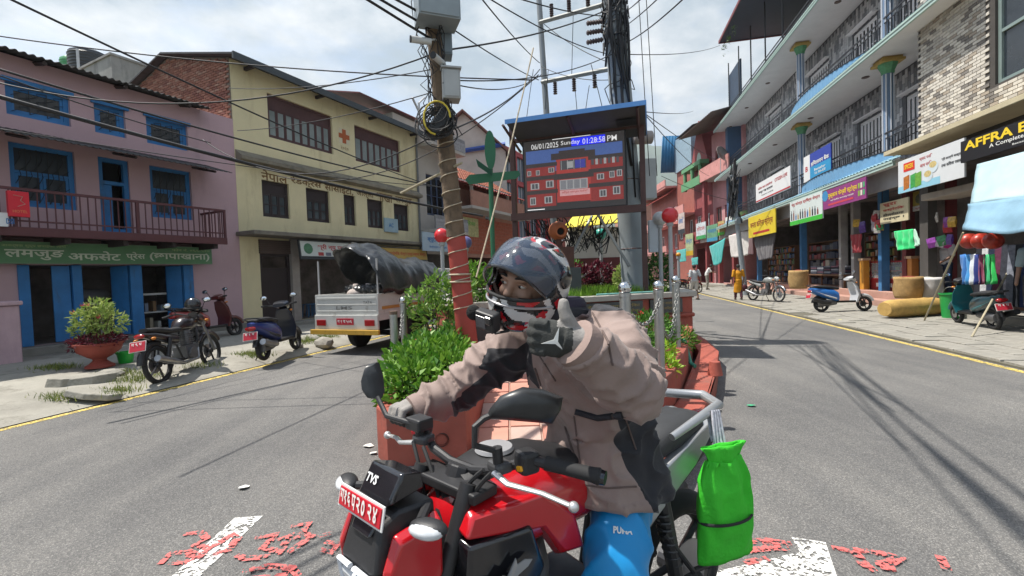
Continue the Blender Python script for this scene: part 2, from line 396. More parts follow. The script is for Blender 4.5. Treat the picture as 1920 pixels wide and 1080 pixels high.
# painted marks on the asphalt
def ground_poly(name, pix, mat, z):
    mb = MB(); mb.poly([Vector((G(*p).x, G(*p).y, z)) for p in pix]); return struct(mb.build(name, mat))
ground_poly('white_arrow_bar', [(440, 972), (493, 968), (366, 1090), (310, 1130), (270, 1130)], white_paint, .004)
ground_poly('white_arrow_head', [(1484, 1008), (1548, 1018), (1572, 1090), (1580, 1130), (1250, 1130), (1290, 1085), (1500, 1036)], white_paint, .004)
def brush(name, strokes, w, z=.008):
    mb = MB()
    for st in strokes:
        pts = [G(*p) for p in st]; vs = []; fs = []
        for i, p in enumerate(pts):
            d = (pts[min(i+1, len(pts)-1)]-pts[max(i-1, 0)]).normalized(); n = Vector((-d.y, d.x, 0))*w*(.35 if i in (0, len(pts)-1) else .5)
            vs += [(p.x+n.x, p.y+n.y, z), (p.x-n.x, p.y-n.y, z)]
            if i: fs.append((2*i-2, 2*i-1, 2*i+1, 2*i))
        mb.add(vs, fs); z += .0008
    return struct(mb.build(name, red_paint))
brush('red_road_writing', [
    [(300, 1060), (320, 1040), (352, 1036), (372, 1044), (350, 1056), (318, 1058)], [(345, 1004), (376, 1000), (388, 1012), (364, 1024), (392, 1030), (376, 1046), (350, 1044)],
    [(392, 1030), (418, 1016), (436, 1004), (446, 1012), (428, 1034), (398, 1042)], [(478, 1012), (520, 1004), (505, 1018), (492, 1030), (514, 1034), (494, 1048), (458, 1050), (444, 1044)],
    [(520, 1016), (545, 1004), (530, 1030), (520, 1044)], [(545, 990), (580, 984), (566, 1002), (585, 1008), (560, 1026), (540, 1040)], [(545, 1014), (582, 1004)],
    [(596, 1010), (626, 1002)], [(600, 1034), (622, 1040), (634, 1024), (610, 1020)], [(455, 1076), (500, 1066), (548, 1070), (560, 1085)], [(470, 1090), (540, 1082)]], .05)
brush('red_road_writing_right', [[(1392, 1018), (1440, 1016), (1484, 1022)], [(1400, 1036), (1450, 1028), (1480, 1032)], [(1396, 1058), (1440, 1050)], [(1560, 1030), (1600, 1036), (1620, 1060), (1640, 1076)],
    [(1600, 1034), (1650, 1040), (1690, 1048), (1660, 1062), (1640, 1058)], [(1650, 1066), (1680, 1072)], [(1762, 1046), (1775, 1072)]], .06)
# little litter on the road
for i, (px, py, c) in enumerate([(1408, 762, (.05, .35, .18)), (700, 852, (.7, .7, .66)), (690, 838, (.65, .65, .6)), (458, 916, (.72, .72, .68)), (1345, 770, (.7, .68, .6)), (1575, 604, (.65, .62, .2)), (1562, 606, (.6, .6, .5))]):
    p = G(px, py); mb = MB(); rr = random.Random(i)
    ring = [(p.x+rr.uniform(.03, .06)*cos(a*pi/3), p.y+rr.uniform(.02, .05)*sin(a*pi/3), .006+rr.uniform(0, .018)+(.04 if i > 4 else 0)) for a in range(6)]
    mb.poly(ring); o = mb.build('litter_scrap', P('litter%d' % i, c, .8, .1), solid=.002)
    tag(o, ['flattened green plastic scrap on the asphalt beside the island', 'white paper scrap on the road by the planter corner', 'small pale scrap beside the white paper by the planter', 'crumpled white scrap on the road left of the motorcycle', 'pale leaf litter at the foot of the island curb', 'yellow wrapper on the pavement before the blue and white scooter', 'pale wrapper touching the yellow one on the pavement'][i], 'litter', 'scraps on the ground')
# ---------------------------------------------------------------- building kit (local facade coordinates)
def facade(parent, x0, x1, z0, z1, holes, mat, t=.22, depth=6.0, name='wall', top=True):
    """front wall with real openings, side walls, back and floor slab joined as the wall part"""
    xs = sorted({x0, x1, *[h[0] for h in holes], *[h[1] for h in holes]}); zs = sorted({z0, z1, *[h[2] for h in holes], *[h[3] for h in holes]})
    xs = [x for x in xs if x0 <= x <= x1]; zs = [z for z in zs if z0 <= z <= z1]; mb = MB()
    for i in range(len(xs)-1):
        for j in range(len(zs)-1):
            cx, cz = (xs[i]+xs[i+1])/2, (zs[j]+zs[j+1])/2
            if any(h[0] < cx < h[1] and h[2] < cz < h[3] for h in holes): continue
            mb.quad((xs[i],0,zs[j]),(xs[i+1],0,zs[j]),(xs[i+1],0,zs[j+1]),(xs[i],0,zs[j+1]))
    for h in holes:
        a, b, c, d = h
        mb.quad((a,0,c),(a,t,c),(a,t,d),(a,0,d)); mb.quad((b,0,c),(b,0,d),(b,t,d),(b,t,c)); mb.quad((a,0,d),(a,t,d),(b,t,d),(b,0,d)); mb.quad((a,0,c),(b,0,c),(b,t,c),(a,t,c))
    mb.quad((x0,0,z0),(x0,depth,z0),(x0,depth,z1),(x0,0,z1)); mb.quad((x1,0,z0),(x1,0,z1),(x1,depth,z1),(x1,depth,z0))
    mb.quad((x0,depth,z0),(x1,depth,z0),(x1,depth,z1),(x0,depth,z1))
    if top: mb.quad((x0,0,z1),(x1,0,z1),(x1,depth,z1),(x0,depth,z1))
    return mb.build(name, mat, parent)
def rail_frame(mb, x0, x1, z0, z1, y0, y1, w):
    mb.box(x0, x0+w, y0, y1, z0, z1); mb.box(x1-w, x1, y0, y1, z0, z1); mb.box(x0+w, x1-w, y0, y1, z1-w, z1); mb.box(x0+w, x1-w, y0, y1, z0, z0+w)
def window(parent, r, fm, gm, leaves=2, y=.08, fw=.06, lw=.045, transom=0, bars=None, barmat=None, hbar=0, sill=None, name='window', tracery=False):
    x0, x1, z0, z1 = r; mb = MB(); rail_frame(mb, x0, x1, z0, z1, y, y+.09, fw)
    zt = z1-fw-transom if transom else z1-fw
    if transom: mb.box(x0+fw, x1-fw, y+.005, y+.085, zt-fw*.6, zt)
    o = mb.build(name, fm, parent); zt2 = zt-(fw*.6 if transom else 0)
    n = leaves; W = (x1-x0-2*fw)/n
    for k in range(n):
        a = x0+fw+k*W; m2 = MB(); rail_frame(m2, a+.004, a+W-.004, z0+fw+.004, zt2-.004, y+.01, y+.06, lw)
        for q in range(hbar): zz = z0+fw+(zt2-z0-fw)*(q+1)/(hbar+1); m2.box(a+lw, a+W-lw, y+.012, y+.058, zz-lw*.35, zz+lw*.35)
        lf = m2.build('window_leaf', fm, o)
        m3 = MB(); m3.box(a+lw, a+W-lw, y+.03, y+.042, z0+fw+lw, zt2-lw); m3.build('pane', gm, o)
    if transom:
        m3 = MB(); m3.box(x0+fw, x1-fw, y+.03, y+.042, zt, z1-fw); m3.build('transom_pane', fm if fw == .07 else gm, o)
    if bars:
        mb = MB(); nb = max(2, int((x1-x0-2*fw)/bars))
        for k in range(1, nb): xx = x0+fw+(x1-x0-2*fw)*k/nb; mb.box(xx-.006, xx+.006, y-.03, y-.018, z0+fw, z1-fw)
        if tracery:
            for k in range(1, nb+1):
                for q in range(3):
                    zz = z0+fw+(z1-z0-2*fw)*(q+.5)/3; xx = x0+fw+(x1-x0-2*fw)*(k-.5)/nb; h = (z1-z0-2*fw)/6; w2 = (x1-x0-2*fw)/nb/2
                    mb.tube([(xx-w2, y-.024, zz-h), (xx, y-.024, zz), (xx-w2*.2, y-.024, zz+h*.5), (xx+w2, y-.024, zz+h)], .006, 4)
        mb.build('grille', barmat or fm, o)
    # flat sheet painted near black, standing in for the unlit room behind
    mb = MB(); mb.quad((x0,.21,z0),(x1,.21,z0),(x1,.21,z1),(x0,.21,z1)); mb.build('room_shade_sheet', MATS['dark_room'], o)
    return o
def corrugated(parent, name, a, b, c, d, mat, waves, amp=.018, thick=.006, drip=0):
    """sheet over the quad a,b,c,d with ridges running from edge ab to edge dc"""
    a, b, c, d = map(Vector, (a, b, c, d)); n = (b-a).cross(d-a).normalized(); k = waves*6; mb = MB(); vs = []; fs = []
    for i in range(k+1):
        t = i/k; h = amp*sin(2*pi*waves*t)
        vs += [a.lerp(b, t)+n*h, d.lerp(c, t)+n*h]
        if i: fs.append((2*i-2, 2*i, 2*i+1, 2*i-1))
    mb.add(vs, fs); o = mb.build(name, mat, parent, smooth=True, ang=0, solid=thick); return o
P('dark_room', (.022, .022, .024), .9, .4, 1.3)  # darkness of an unlit room put into the colour
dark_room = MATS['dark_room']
pink_wall = P('pink_plaster', '#c0a2aa', .85, .10, .7, bump=.15, bscale=40, dirt=('#9c858c', .5, .9), streak=3)
pink_side = pink_wall
blue_wood = P('blue_painted_wood', '#2f76b5', .55, .18, 3, bump=.1, bscale=30, dirt=('#3d5569', .3, 4), streak=4)
maroon = P('maroon_iron', '#5b3438', .55, .2, 3, dirt=('#2e2022', .3, 6))
rust_sheet = P('weathered_sheet', '#4a4a4a', .6, .35, 2.5, metal=.3, dirt=('#3a2a22', .5, 3))
dusk_glass = P('dusty_glass', '#3a4149', .18, .35, 2.0)
green_sign = P('green_sign_board', '#5d8a63', .6, .15, 1.5, dirt=('#7c8a78', .35, 3))
sign_white = P('sign_lettering', '#cdd6c4', .7, .12, 5)
plinth_m = P('plinth_cement', (.24, .23, .21), .9, .3, 1.5, bump=.4, bscale=30, dirt=((.07, .07, .06), .5, 2))

# ---- pink printing-press house
hp = thing('pink_shophouse', 'two-storey pink plaster shophouse with blue woodwork and a railed balcony', 'building', M=FL.M)
XL = -13.5
eave = FL.at(395, 208)[1]
z_b = FL.at(262, 626)[1]
wins = [FL.rc(8, 128, 150, 216), FL.rc(175, 233, 190, 246), FL.rc(273, 350, 217, 264)]
zt = sum(w_[3] for w_ in wins)/3; zb = sum(w_[2] for w_ in wins)/3
wins = [(w_[0], w_[1], zb, zt) for w_ in wins]
mid = [FL.rc(15, 138, 272, 388), FL.rc(280, 357, 318, 402)]; door2 = FL.rc(183, 240, 295, 432)
zf = FL.at(420, 448)[1]           # balcony floor level
zt2 = FL.at(140, 285)[1]
mid = [(m_[0], m_[1], zf+.45, zt2) for m_ in mid]; door2 = (door2[0], door2[1], zf+.02, zt2)
posts = [FL.at(p, 600)[0] for p in (38, 60, 140, 158, 248, 270, 348, 366)]
z_s = FL.at(200, 497)[1]
gh = [(posts[1], posts[2], z_b, z_s), (posts[3], posts[4], z_b, z_s), (posts[5], posts[6], z_b, z_s)]
facade(hp, XL, -.001, -.05, FL.at(395, 203, -.5)[1]+.06, wins+mid+[door2, (posts[0], posts[7], z_b, z_s)], pink_wall, depth=5.5)
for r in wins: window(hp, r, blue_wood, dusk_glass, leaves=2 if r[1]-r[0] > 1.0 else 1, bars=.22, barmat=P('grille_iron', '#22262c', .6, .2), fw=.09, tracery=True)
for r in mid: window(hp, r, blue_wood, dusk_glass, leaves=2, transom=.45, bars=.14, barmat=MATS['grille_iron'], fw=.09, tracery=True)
# lintel hoods of the upper windows
for r in wins:
    mb = MB(); mb.box(r[0]-.06, r[1]+.06, -.06, -.002, r[3]-.02, r[3]+.07); mb.build('lintel', blue_wood, hp, bevel=.01)
x0, x1, z0, z1 = door2
mb = MB(); rail_frame(mb, x0, x1, z0, z1, .05, .15, .09); mb.box(x0+.09, x1-.09, .06, .14, z1-.6, z1-.52); dr = mb.build('balcony_door', blue_wood, hp)
mb = MB(); mb.box(x0+.09, x0+.09+(x1-x0-.18)*.45, .11, .14, z0+.05, z1-.6); mb.build('door_leaf', blue_wood, dr)
mb = MB(); mb.box(x0, x1, .5, .52, z0, z1); mb.build('room_shade_sheet', dark_room, dr)  # sheet with the room's darkness painted in, behind the balcony door
# balcony: slab, beams, handrail, balusters, awning
BY = -1.0
bx0, bx1 = XL, FL.at(424, 440, BY)[0]
zbal = FL.at(424, 455, BY)[1]; zr = FL.at(424, 394, BY)[1]
mb = MB(); mb.box(bx0, bx1, BY, -.002, zbal, zbal+.10); mb.box(bx0, bx1, BY-.05, BY-.002, zbal-.05, zbal+.12); bal = mb.build('balcony', maroon, hp, bevel=.01)
for k in range(14):
    xx = bx1-.3-k*.95; mb = MB(); mb.box(xx, xx+.09, BY+.02, -.004, zbal-.16, zbal-.003); mb.build('balcony_beam', P('beam_wood', '#3a3030', .8, .3), hp)
mb = MB(); mb.box(bx0, bx1, BY-.03, BY+.02, zr-.05, zr); mb.box(bx1-.05, bx1, BY+.021, -.003, zr-.05, zr); mb.box(bx0, bx1-.051, BY-.015, BY+.015, zbal+.22, zbal+.25)
for k in range(6): xx = bx1-.05-k*1.9; mb.box(xx, xx+.05, BY-.026, BY+.024, zbal+.121, zr-.051)
rail = mb.build('railing', maroon, hp)
q = MB(); q.box(-.009, .009, -.009, .009, 0, zr-.05-zbal-.12); bme = q.mesh('baluster', maroon)
k = 0; xx = bx1-.14
while xx > -10.2: piece('baluster', bme, rail, loc=(xx, BY, zbal+.121)); xx -= .125
for k in range(7): piece('baluster', bme, rail, loc=(bx1-.025, BY+.14*(k+.8), zbal+.121))
ax1 = FL.at(436, 326, -1.05)[0]; az = FL.at(436, 324, -1.05)[1]
corrugated(hp, 'awning', (XL, -1.05, az), (ax1, -1.05, az), (ax1, -.01, az+.32), (XL, -.01, az+.32), rust_sheet, 110, .014)
for k in range(8): 
    xx = ax1-.4-k*1.7; mb = MB(); mb.tube([(xx, -.01, az+.2), (xx, -1.0, az-.04)], .03, 4); mb.build('awning_rafter', MATS['beam_wood'], hp)
# roof
ez = FL.at(395, 203, -.5)[1]; ex1 = FL.at(397, 205, -.5)[0]
corrugated(hp, 'roof_sheet', (XL, -.5, ez), (ex1, -.5, ez), (ex1, 2.8, ez+.75), (XL, 2.8, ez+.75), rust_sheet, 100, .022)
corrugated(hp, 'roof_sheet', (XL, 6, ez-.1), (ex1, 6, ez-.1), (ex1, 2.83, ez+.77), (XL, 2.83, ez+.77), rust_sheet, 60, .022)
for k in range(9):
    xx = ex1-.5-k*1.35; mb = MB(); mb.tube([(xx, .3, ez+.10), (xx, -.44, ez-.07)], .05, 4); mb.build('rafter', MATS['beam_wood'], hp)
# ground floor shop front
mb = MB(); mb.box(XL, -.05, -.35, .8, -.1, z_b-.002); mb.box(XL, FL.at(390, 620)[0], -.75, -.36, -.1, z_b-.17); mb.build('plinth', plinth_m, hp, bevel=.02)
for a, b_ in ((0, 1), (2, 3), (4, 5), (6, 7)):
    mb = MB(); mb.box(posts[a], posts[b_], -.04, .16, z_b, z_s); mb.build('door_post', blue_wood, hp, bevel=.008)
for a, wd, y1_ in ((posts[2]-.02, -.42*(posts[2]-posts[1]), .03), (posts[4]-.02, -.2*(posts[4]-posts[3]), .35), (posts[6]-.02, -.22*(posts[6]-posts[5]), .3)):
    mb = MB(); mb.add([(a, .03, z_b+.02), (a+wd, y1_+.03, z_b+.02), (a+wd, y1_+.07, z_b+.02), (a, .07, z_b+.02), (a, .03, z_s-.02), (a+wd, y1_+.03, z_s-.02), (a+wd, y1_+.07, z_s-.02), (a, .07, z_s-.02)], [(0,3,2,1),(4,5,6,7),(0,1,5,4),(1,2,6,5),(2,3,7,6),(3,0,4,7)])
    mb.build('shop_door_leaf', blue_wood, hp, bevel=.005)
mb = MB(); X0, X1 = posts[0]-.2, posts[7]+.2
mb.quad((X0,2.2,z_b),(X1,2.2,z_b),(X1,2.2,z_s+.1),(X0,2.2,z_s+.1)); mb.quad((X0,.17,z_s),(X1,.17,z_s),(X1,2.2,z_s),(X0,2.2,z_s)); mb.quad((X0,.1,z_b),(X0,2.2,z_b),(X0,2.2,z_s),(X0,.1,z_s)); mb.quad((X1,.1,z_b),(X1,2.2,z_b),(X1,2.2,z_s),(X1,.1,z_s)); mb.quad((X0,.1,z_b+.002),(X1,.1,z_b+.002),(X1,2.2,z_b+.002),(X0,2.2,z_b+.002))
mb.build('shop_interior', P('shop_inside', (.24, .21, .20), .9, .5, 2), hp)
# glass counter and shelves seen through the right opening
ca, cb = posts[5]+.05, posts[6]-.1
ctr = thing('display_counter', 'white framed glass display counter with boxes inside the printing shop doorway', 'counter', M=FL.M @ Matrix.Translation((ca, .45, z_b+.003)))
wf = P('white_frame', (.62, .62, .6), .5, .1)
mb = MB(); W_ = cb-ca; rail_frame(mb, 0, W_, 0, .95, 0, .04, .05); mb.box(0, W_, .041, .4, .9, .95); mb.box(.05, W_-.05, .0, .4, .45, .48); mb.build('frame', wf, ctr)
rnd = random.Random(3)
for k in range(7):
    mb = MB(); xx = .07+k*(W_-.15)/7; mb.box(xx, xx+(W_-.2)/8, .12, .35, .06 if k % 2 else .481, (.06 if k % 2 else .481)+rnd.uniform(.15, .33)); mb.build('box', P('box%d' % (k % 4), [(.3,.18,.1),(.5,.5,.48),(.25,.3,.4),(.45,.4,.3)][k % 4], .8, .1), ctr)
c2 = thing('work_table', 'pale table with covered machine in the dark middle shop bay', 'table', M=FL.M @ Matrix.Translation((posts[3]+.1, 1.0, z_b+.003)))
mb = MB(); mb.box(0, posts[4]-posts[3]-.25, 0, .6, .72, .78); mb.build('top', wf, c2)
for k in range(4): mb = MB(); xx = (0, posts[4]-posts[3]-.31)[k % 2]; yy = (.0, .54)[k//2]; mb.box(xx, xx+.06, yy, yy+.06, 0, .719); mb.build('leg', wf, c2)
mb = MB(); mb.ball((.5, .3, .95), (.42, .25, .17)); mb.build('cover', P('machine_cover', (.2, .2, .22), .8, .2), c2, smooth=True)
# long green sign board
sx0, sx1, sz0, sz1 = XL, FL.at(397, 480, -.30)[0], FL.at(397, 494, -.3)[1], FL.at(397, 466, -.3)[1]
sg = thing('green_press_sign', 'long faded green signboard with pale lettering below the pink balcony', 'sign', M=FL.M)
mb = MB(); mb.box(sx0, sx1, -.30, -.24, sz0, sz1); mb.build('board', green_sign, sg)
mb = MB(); rail_frame(mb, sx0, sx1, sz0-.02, sz1+.02, -.31, -.23, .022); mb.build('frame', P('sign_edge', '#6f8f72', .6, .1), sg)
h = sz1-sz0
for s, a, b_, zz, hh in (('लमजुङ', 8, 120, .13, .52), ('अफसेट', 127, 226, .13, .52), ('प्रेस', 236, 272, .13, .52), ('(छापाखाना)', 280, 392, .13, .52)):
    xa = FL.at(a, 480, -.3)[0]; xb = FL.at(b_, 480, -.3)[0]; letter(sg, s, (xa, -.313, sz0+h*zz), (1,0,0), (0,0,1), xb-xa, h*hh, sign_white, .02)
for s, a, b_ in (('आकर्षक शुद्ध छपाइको लागि', 2, 128), ('फोन नं. ०६६-५२०', 322, 392)):
    xa = FL.at(a, 470, -.3)[0]; xb = FL.at(b_, 470, -.3)[0]; letter(sg, s, (xa, -.313, sz0+h*.74), (1,0,0), (0,0,1), xb-xa, h*.2, P('sign_green_text', '#a9bf8a', .7, .1), .005)
# red hanging sign and small white sign at the balcony end
x0, x1, z0, z1 = FL.rc(12, 52, 357, 405, BY-.12)
rs = thing('red_box_sign', 'small red box sign with white curl emblem hung on the pink balcony rail', 'sign', M=FL.M)
mb = MB(); mb.box(x0, x1, BY-.16, BY-.07, z0, z1); mb.build('box', P('red_sign', '#cf2436', .45, .08), rs, bevel=.006)
mb = MB(); cx = (x0+x1)/2; cz = z0+(z1-z0)*.62; hh = (z1-z0)*.22
mb.tube([(cx-hh*.7, BY-.163, cz+hh), (cx+hh*.5, BY-.163, cz+hh*.8), (cx+hh*.2, BY-.163, cz+hh*.1), (cx+hh*.8, BY-.163, cz-hh*.5), (cx-hh*.2, BY-.163, cz-hh)], .012, 4, flat=.3); mb.build('emblem', sign_white, rs)
letter(rs, 'HOTEL', (x0+.05, BY-.164, z0+.07), (1,0,0), (0,0,1), (x1-x0)*.7, .05, P('sign_orange_text', '#e08a5a', .7, 0), .01)
x0, x1, z0, z1 = FL.rc(-10, 12, 398, 424, BY-.06)
ws = thing('white_box_sign', 'small white sign with blue letters beside the red balcony sign', 'sign', M=FL.M)
mb = MB(); mb.box(x0, x1, BY-.11, BY-.05, z0, z1); mb.build('box', P('white_sign', '#d9dde0', .5, .08), ws); letter(ws, 'DSI', (x0+.12, BY-.115, z0+.05), (1,0,0), (0,0,1), (x1-x0)*.7, (z1-z0)*.4, P('blue_text', '#2b6fb0', .6, 0), .02)
# low gate pillar at the left end
x0, x1, z0, z1 = FL.rc(-30, 22, 575, 690, -.9)
gp = thing('gate_pillar', 'short pink plaster gate pillar with scrolled blocks before the pink house', 'pillar', M=FL.M)
mb = MB(); mb.box(x0, x1, -1.25, -.9, .0, z1); mb.build('shaft', pink_wall, gp, bevel=.02); mb = MB(); mb.box(x0-.03, x1+.04, -1.29, -.86, z1, z1+.08); mb.build('cap', pink_wall, gp, bevel=.02)

# roof tanks and stair block behind the pink roof
cem = P('grey_cement', (.30, .30, .29), .9, .3, .8, bump=.3, bscale=20, dirt=((.12, .12, .12), .5, 1.2), streak=5)
blk = D(208, 103, 21.0); fr = Frame(blk.x, blk.y, (FX, FY))
sb = thing('cement_stair_block', 'bare cement stair block rising behind the pink roof', 'building', M=fr.M)
mb = MB(); mb.box(0, 3.2, 0, 3.4, 0, blk.z); mb.build('wall', cem, sb)
mb = MB(); mb.box(-.06, 3.26, -.06, 3.46, blk.z+.001, blk.z+.1); mb.build('coping', cem, sb)
base = D(160, 140, 23); 
def tank(px, py, dep, r, h, mat, lab):
    p = D(px, py, dep); t = thing('water_tank', lab, 'tank', (p.x, p.y, p.z-h)); prof = [(r*.9, 0), (r, .04)]
    for k in range(6): z = .08+k*(h*.78-.08)/6; prof += [(r, z), (r*1.04, z+.04), (r, z+.08)]
    prof += [(r*.98, h*.8), (r*.6, h*.93), (r*.35, h*.97)]; mb = MB(); mb.lathe(prof, 20); mb.build('body', mat, t, smooth=True, ang=50)
    mb = MB(); mb.lathe([(r*.36, h*.965), (r*.36, h), (r*.1, h+.01)], 14); mb.build('lid', mat, t, smooth=True)
    mb = MB(); mb.box(-r, r, -r, r, -p.z+h, -.001); mb.build('stand', cem, t); return t
tank(167, 94, 24, .85, 1.3, P('tank_black', (.03, .035, .04), .4, .1), 'black ribbed water tank on the roof behind the pink house')
tank(134, 105, 25, .5, 1.2, P('tank_green', (.05, .28, .10), .4, .1), 'green ribbed water tank next to the black tank')
mb = MB(); a = D(147, 150, 22.5); b_ = D(145, 92, 22.5); mb.tube([(a.x, a.y, 0), (b_.x, b_.y, b_.z)], .06, 6); tag(mb.build('vent_pipe', P('galv', (.5, .5, .5), .5, .1, metal=.4)), 'thin pale pipe standing between the two roof tanks', 'pipe')

# ---- yellow society building
cream = P('cream_plaster', '#e0d4ae', .88, .10, .9, bump=.2, bscale=45, dirt=('#b8a880', .5, 1.1), streak=4)
brown_wood = P('brown_wood', '#55393a', .6, .2, 3)
dark_wood = P('dark_wood', '#33292b', .6, .2, 3)
pale_glass = P('pale_curtain_glass', '#8d9697', .15, .25, 1.4)
grey_glass = P('grey_window_glass', '#4d5559', .12, .4, 1.5)
yb = thing('yellow_society_building', 'three-storey cream plaster building with a bare brick flank and brown windows', 'building', M=FL.M)
YL = FL.at(785, 400)[0]
u1 = FL.rc(500, 620, 172, 256); u2 = FL.rc(664, 748, 234, 300)
ztt = (u1[3]+u2[3])/2; zbb = (u1[2]+u2[2])/2
u1 = (u1[0], u1[1], zbb, ztt); u2 = (u2[0], u2[1], zbb, ztt)
lo = [FL.rc(490, 541, 335, 404), FL.rc(573, 617, 349, 412), FL.rc(644, 666, 363, 420), FL.rc(688, 718, 374, 428), FL.rc(738, 766, 382, 432)]
la, lb_ = sum(r[2] for r in lo)/5, sum(r[3] for r in lo)/5; lo = [(r[0], r[1], la, lb_) for r in lo]
ytop = FL.at(470, 128)[1]; zc = FL.at(620, 452)[1]
dx0, dx1 = FL.at(490, 540)[0], FL.at(546, 540)[0]; sx0_ = FL.at(562, 540)[0]
gz = .28
facade(yb, .004, YL, -.05, ytop+.05, [u1, u2]+lo+[(dx0, dx1, gz, zc-.3), (sx0_, YL-.2, gz, zc-.35)], cream, depth=6.2, top=False)
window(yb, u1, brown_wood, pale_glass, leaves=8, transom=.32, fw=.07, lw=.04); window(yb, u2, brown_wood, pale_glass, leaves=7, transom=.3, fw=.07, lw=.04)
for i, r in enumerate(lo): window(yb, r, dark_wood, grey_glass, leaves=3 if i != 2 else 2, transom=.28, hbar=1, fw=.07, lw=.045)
# roof with slight slope and gable end of brick
rz = FL.at(480, 121, -.45)[1]
mb = MB(); 
for (a, b_) in (((-.25, -.5, rz), (-.25, 3.0, rz+.85)), ((-.25, 3.0, rz+.85), (-.25, 6.6, rz-.1))):
    mb.add([a, (YL+.3, a[1], a[2]), (YL+.3, b_[1], b_[2]), b_, (a[0], a[1], a[2]+.05), (YL+.3, a[1], a[2]+.05), (YL+.3, b_[1], b_[2]+.05), (b_[0], b_[1], b_[2]+.05)], [(0,3,2,1),(4,5,6,7),(0,1,5,4),(1,2,6,5),(2,3,7,6),(3,0,4,7)])
mb.build('roof', rust_sheet, yb)
mb = MB(); mb.box(-.25, YL+.3, -.56, -.503, rz-.13, rz+.07); mb.build('fascia', P('fascia_grey', '#454b50', .6, .2), yb)
for k in range(4): xx = .4+k*(YL-.8)/3; mb = MB(); mb.box(xx, xx+.08, -.48, .1, rz-.1, rz-.005); mb.build('roof_bracket', dark_wood, yb)
# brick flank: single bricks over a mortar wall, nearest course field as parts
mort = P('mortar', (.24, .20, .17), .95, .3, 3, bump=.4)
def roofz(y): return rz + .02 + (.85*(y+.5)/3.5 if y < 3 else .85-.95*(y-3)/3.6)
mb = MB(); mb.prism([(-.002, .02, 4.4), (-.002, 6.15, 4.4), (-.002, 6.15, roofz(6.15)-.03), (-.002, 3, roofz(3)-.03), (-.002, .02, roofz(0)-.03)], (-.02, 0, 0)); mb.build('flank_mortar', mort, yb)
bms = []
for i, c in enumerate([(.27, .115, .075), (.33, .15, .10), (.22, .09, .065), (.36, .21, .15)]):
    bms.append(P('brick%d' % i, c, .9, .3, 8, bump=.5, bscale=60))
def brick_me(mat, L_, H, T): q = MB(); q.box(-T, 0, 0, L_, 0, H); return q.mesh('brick', mat)
bmesh_ = [brick_me(m_, .205, .056, .03) for m_ in bms]
rnd = random.Random(11); cnt = 0; rest = MB(); z = ytop-3.9; row = 0
allb = []
while z < ytop+1.0:
    y = .03 + (.11 if row % 2 else 0)
    while y < 6.0:
        if z+.06 < min(roofz(y), roofz(y+.2))-.05: allb.append((y, z))
        y += .222
    z += .071; row += 1
vis = [b for b in allb if b[1] > 5.2]; vis.sort(key=lambda b: b[0]+abs(b[1]-6.8)*.3)
for i, (y, z) in enumerate(vis):
    if i < 300:
        o = piece('brick', bmesh_[rnd.choice([0, 0, 1, 1, 2, 3])], yb, loc=(-.022+rnd.uniform(-.006, .002), y, z))
        o.rotation_euler = (rnd.gauss(0, .012), 0, rnd.gauss(0, .012))
    else: rest.mi = rnd.choice([0, 0, 1, 1, 2, 3]); rest.box(-.052+rnd.uniform(-.008, .006), -.022, y, y+.205, z, z+.056)
struct(rest.build('brick_field', bms, yb), 'stuff')
# ledge between floors, canopy slab over shops, painted name, cross
lz = FL.at(445, 283, -.2)[1]
mb = MB(); mb.add([(.02, -.28, lz-.1), (YL, -.28, lz-.1), (YL, 0, lz+.10), (.02, 0, lz+.10), (.02, -.28, lz-.2), (YL, -.28, lz-.2), (YL, -.003, lz-.25), (.02, -.003, lz-.25)], [(0,1,2,3),(4,5,1,0),(7,6,5,4),(0,3,7,4),(1,5,6,2)]); mb.build('ledge', P('stained_ledge', (.25, .22, .17), .9, .35, 1.5, bump=.3, dirt=((.08, .08, .07), .5, 2)), yb)
mb = MB(); mb.box(-.1, YL+.15, -.85, -.003, zc-.02, zc+.1); mb.build('canopy_slab', P('stained_slab', (.2, .18, .15), .9, .35, 1.5, dirt=((.07, .07, .06), .5, 2)), yb, bevel=.02)
txtm = P('faded_brown_text', '#9a7a52', .85, .2, 6)
for s, a, b_ in (('नेपाल', 490, 540), ('रेडक्रस', 545, 603), ('सोसाइटी,', 608, 662), ('जिल्ला', 667, 700), ('शाखा', 704, 735), ('लमजुङ', 740, 771)):
    xa = FL.at(a, 340)[0]; xb = FL.at(b_, 360)[0]; zt_ = FL.at(540, 330)[1]; letter(yb, s, (xa, -.006, zt_-.27), (1,0,0), (0,0,1), xb-xa, .32, P('painted_brown_text', '#7d5f3c', .85, .2, 6), .02)
cx, cz = FL.at(645, 256); mb = MB(); w2 = .085
mb.box(cx-.24, cx+.24, -.004, -.002, cz-.27, cz+.27); mb.build('emblem_panel', P('emblem_white', '#d8cdb4', .8, .1), yb)
mb = MB(); mb.box(cx-w2, cx+w2, -.012, -.005, cz-.25, cz+.25); mb.box(cx-.25, cx-w2-.001, -.012, -.005, cz-w2, cz+w2); mb.box(cx+w2+.001, cx+.25, -.012, -.005, cz-w2, cz+w2); mb.build('cross_emblem', P('faded_red', '#b4623c', .8, .15), yb)
letter(yb, '२०२०', (cx-.18, -.006, cz-.5), (1,0,0), (0,0,1), .36, .13, txtm, .01)
mb = MB(); mb.tube([(YL-.05, -.07, rz-.1), (YL-.05, -.07, .1)], .045, 8); mb.build('drain_pipe', P('grey_pipe', '#6d6f72', .5, .1), yb)
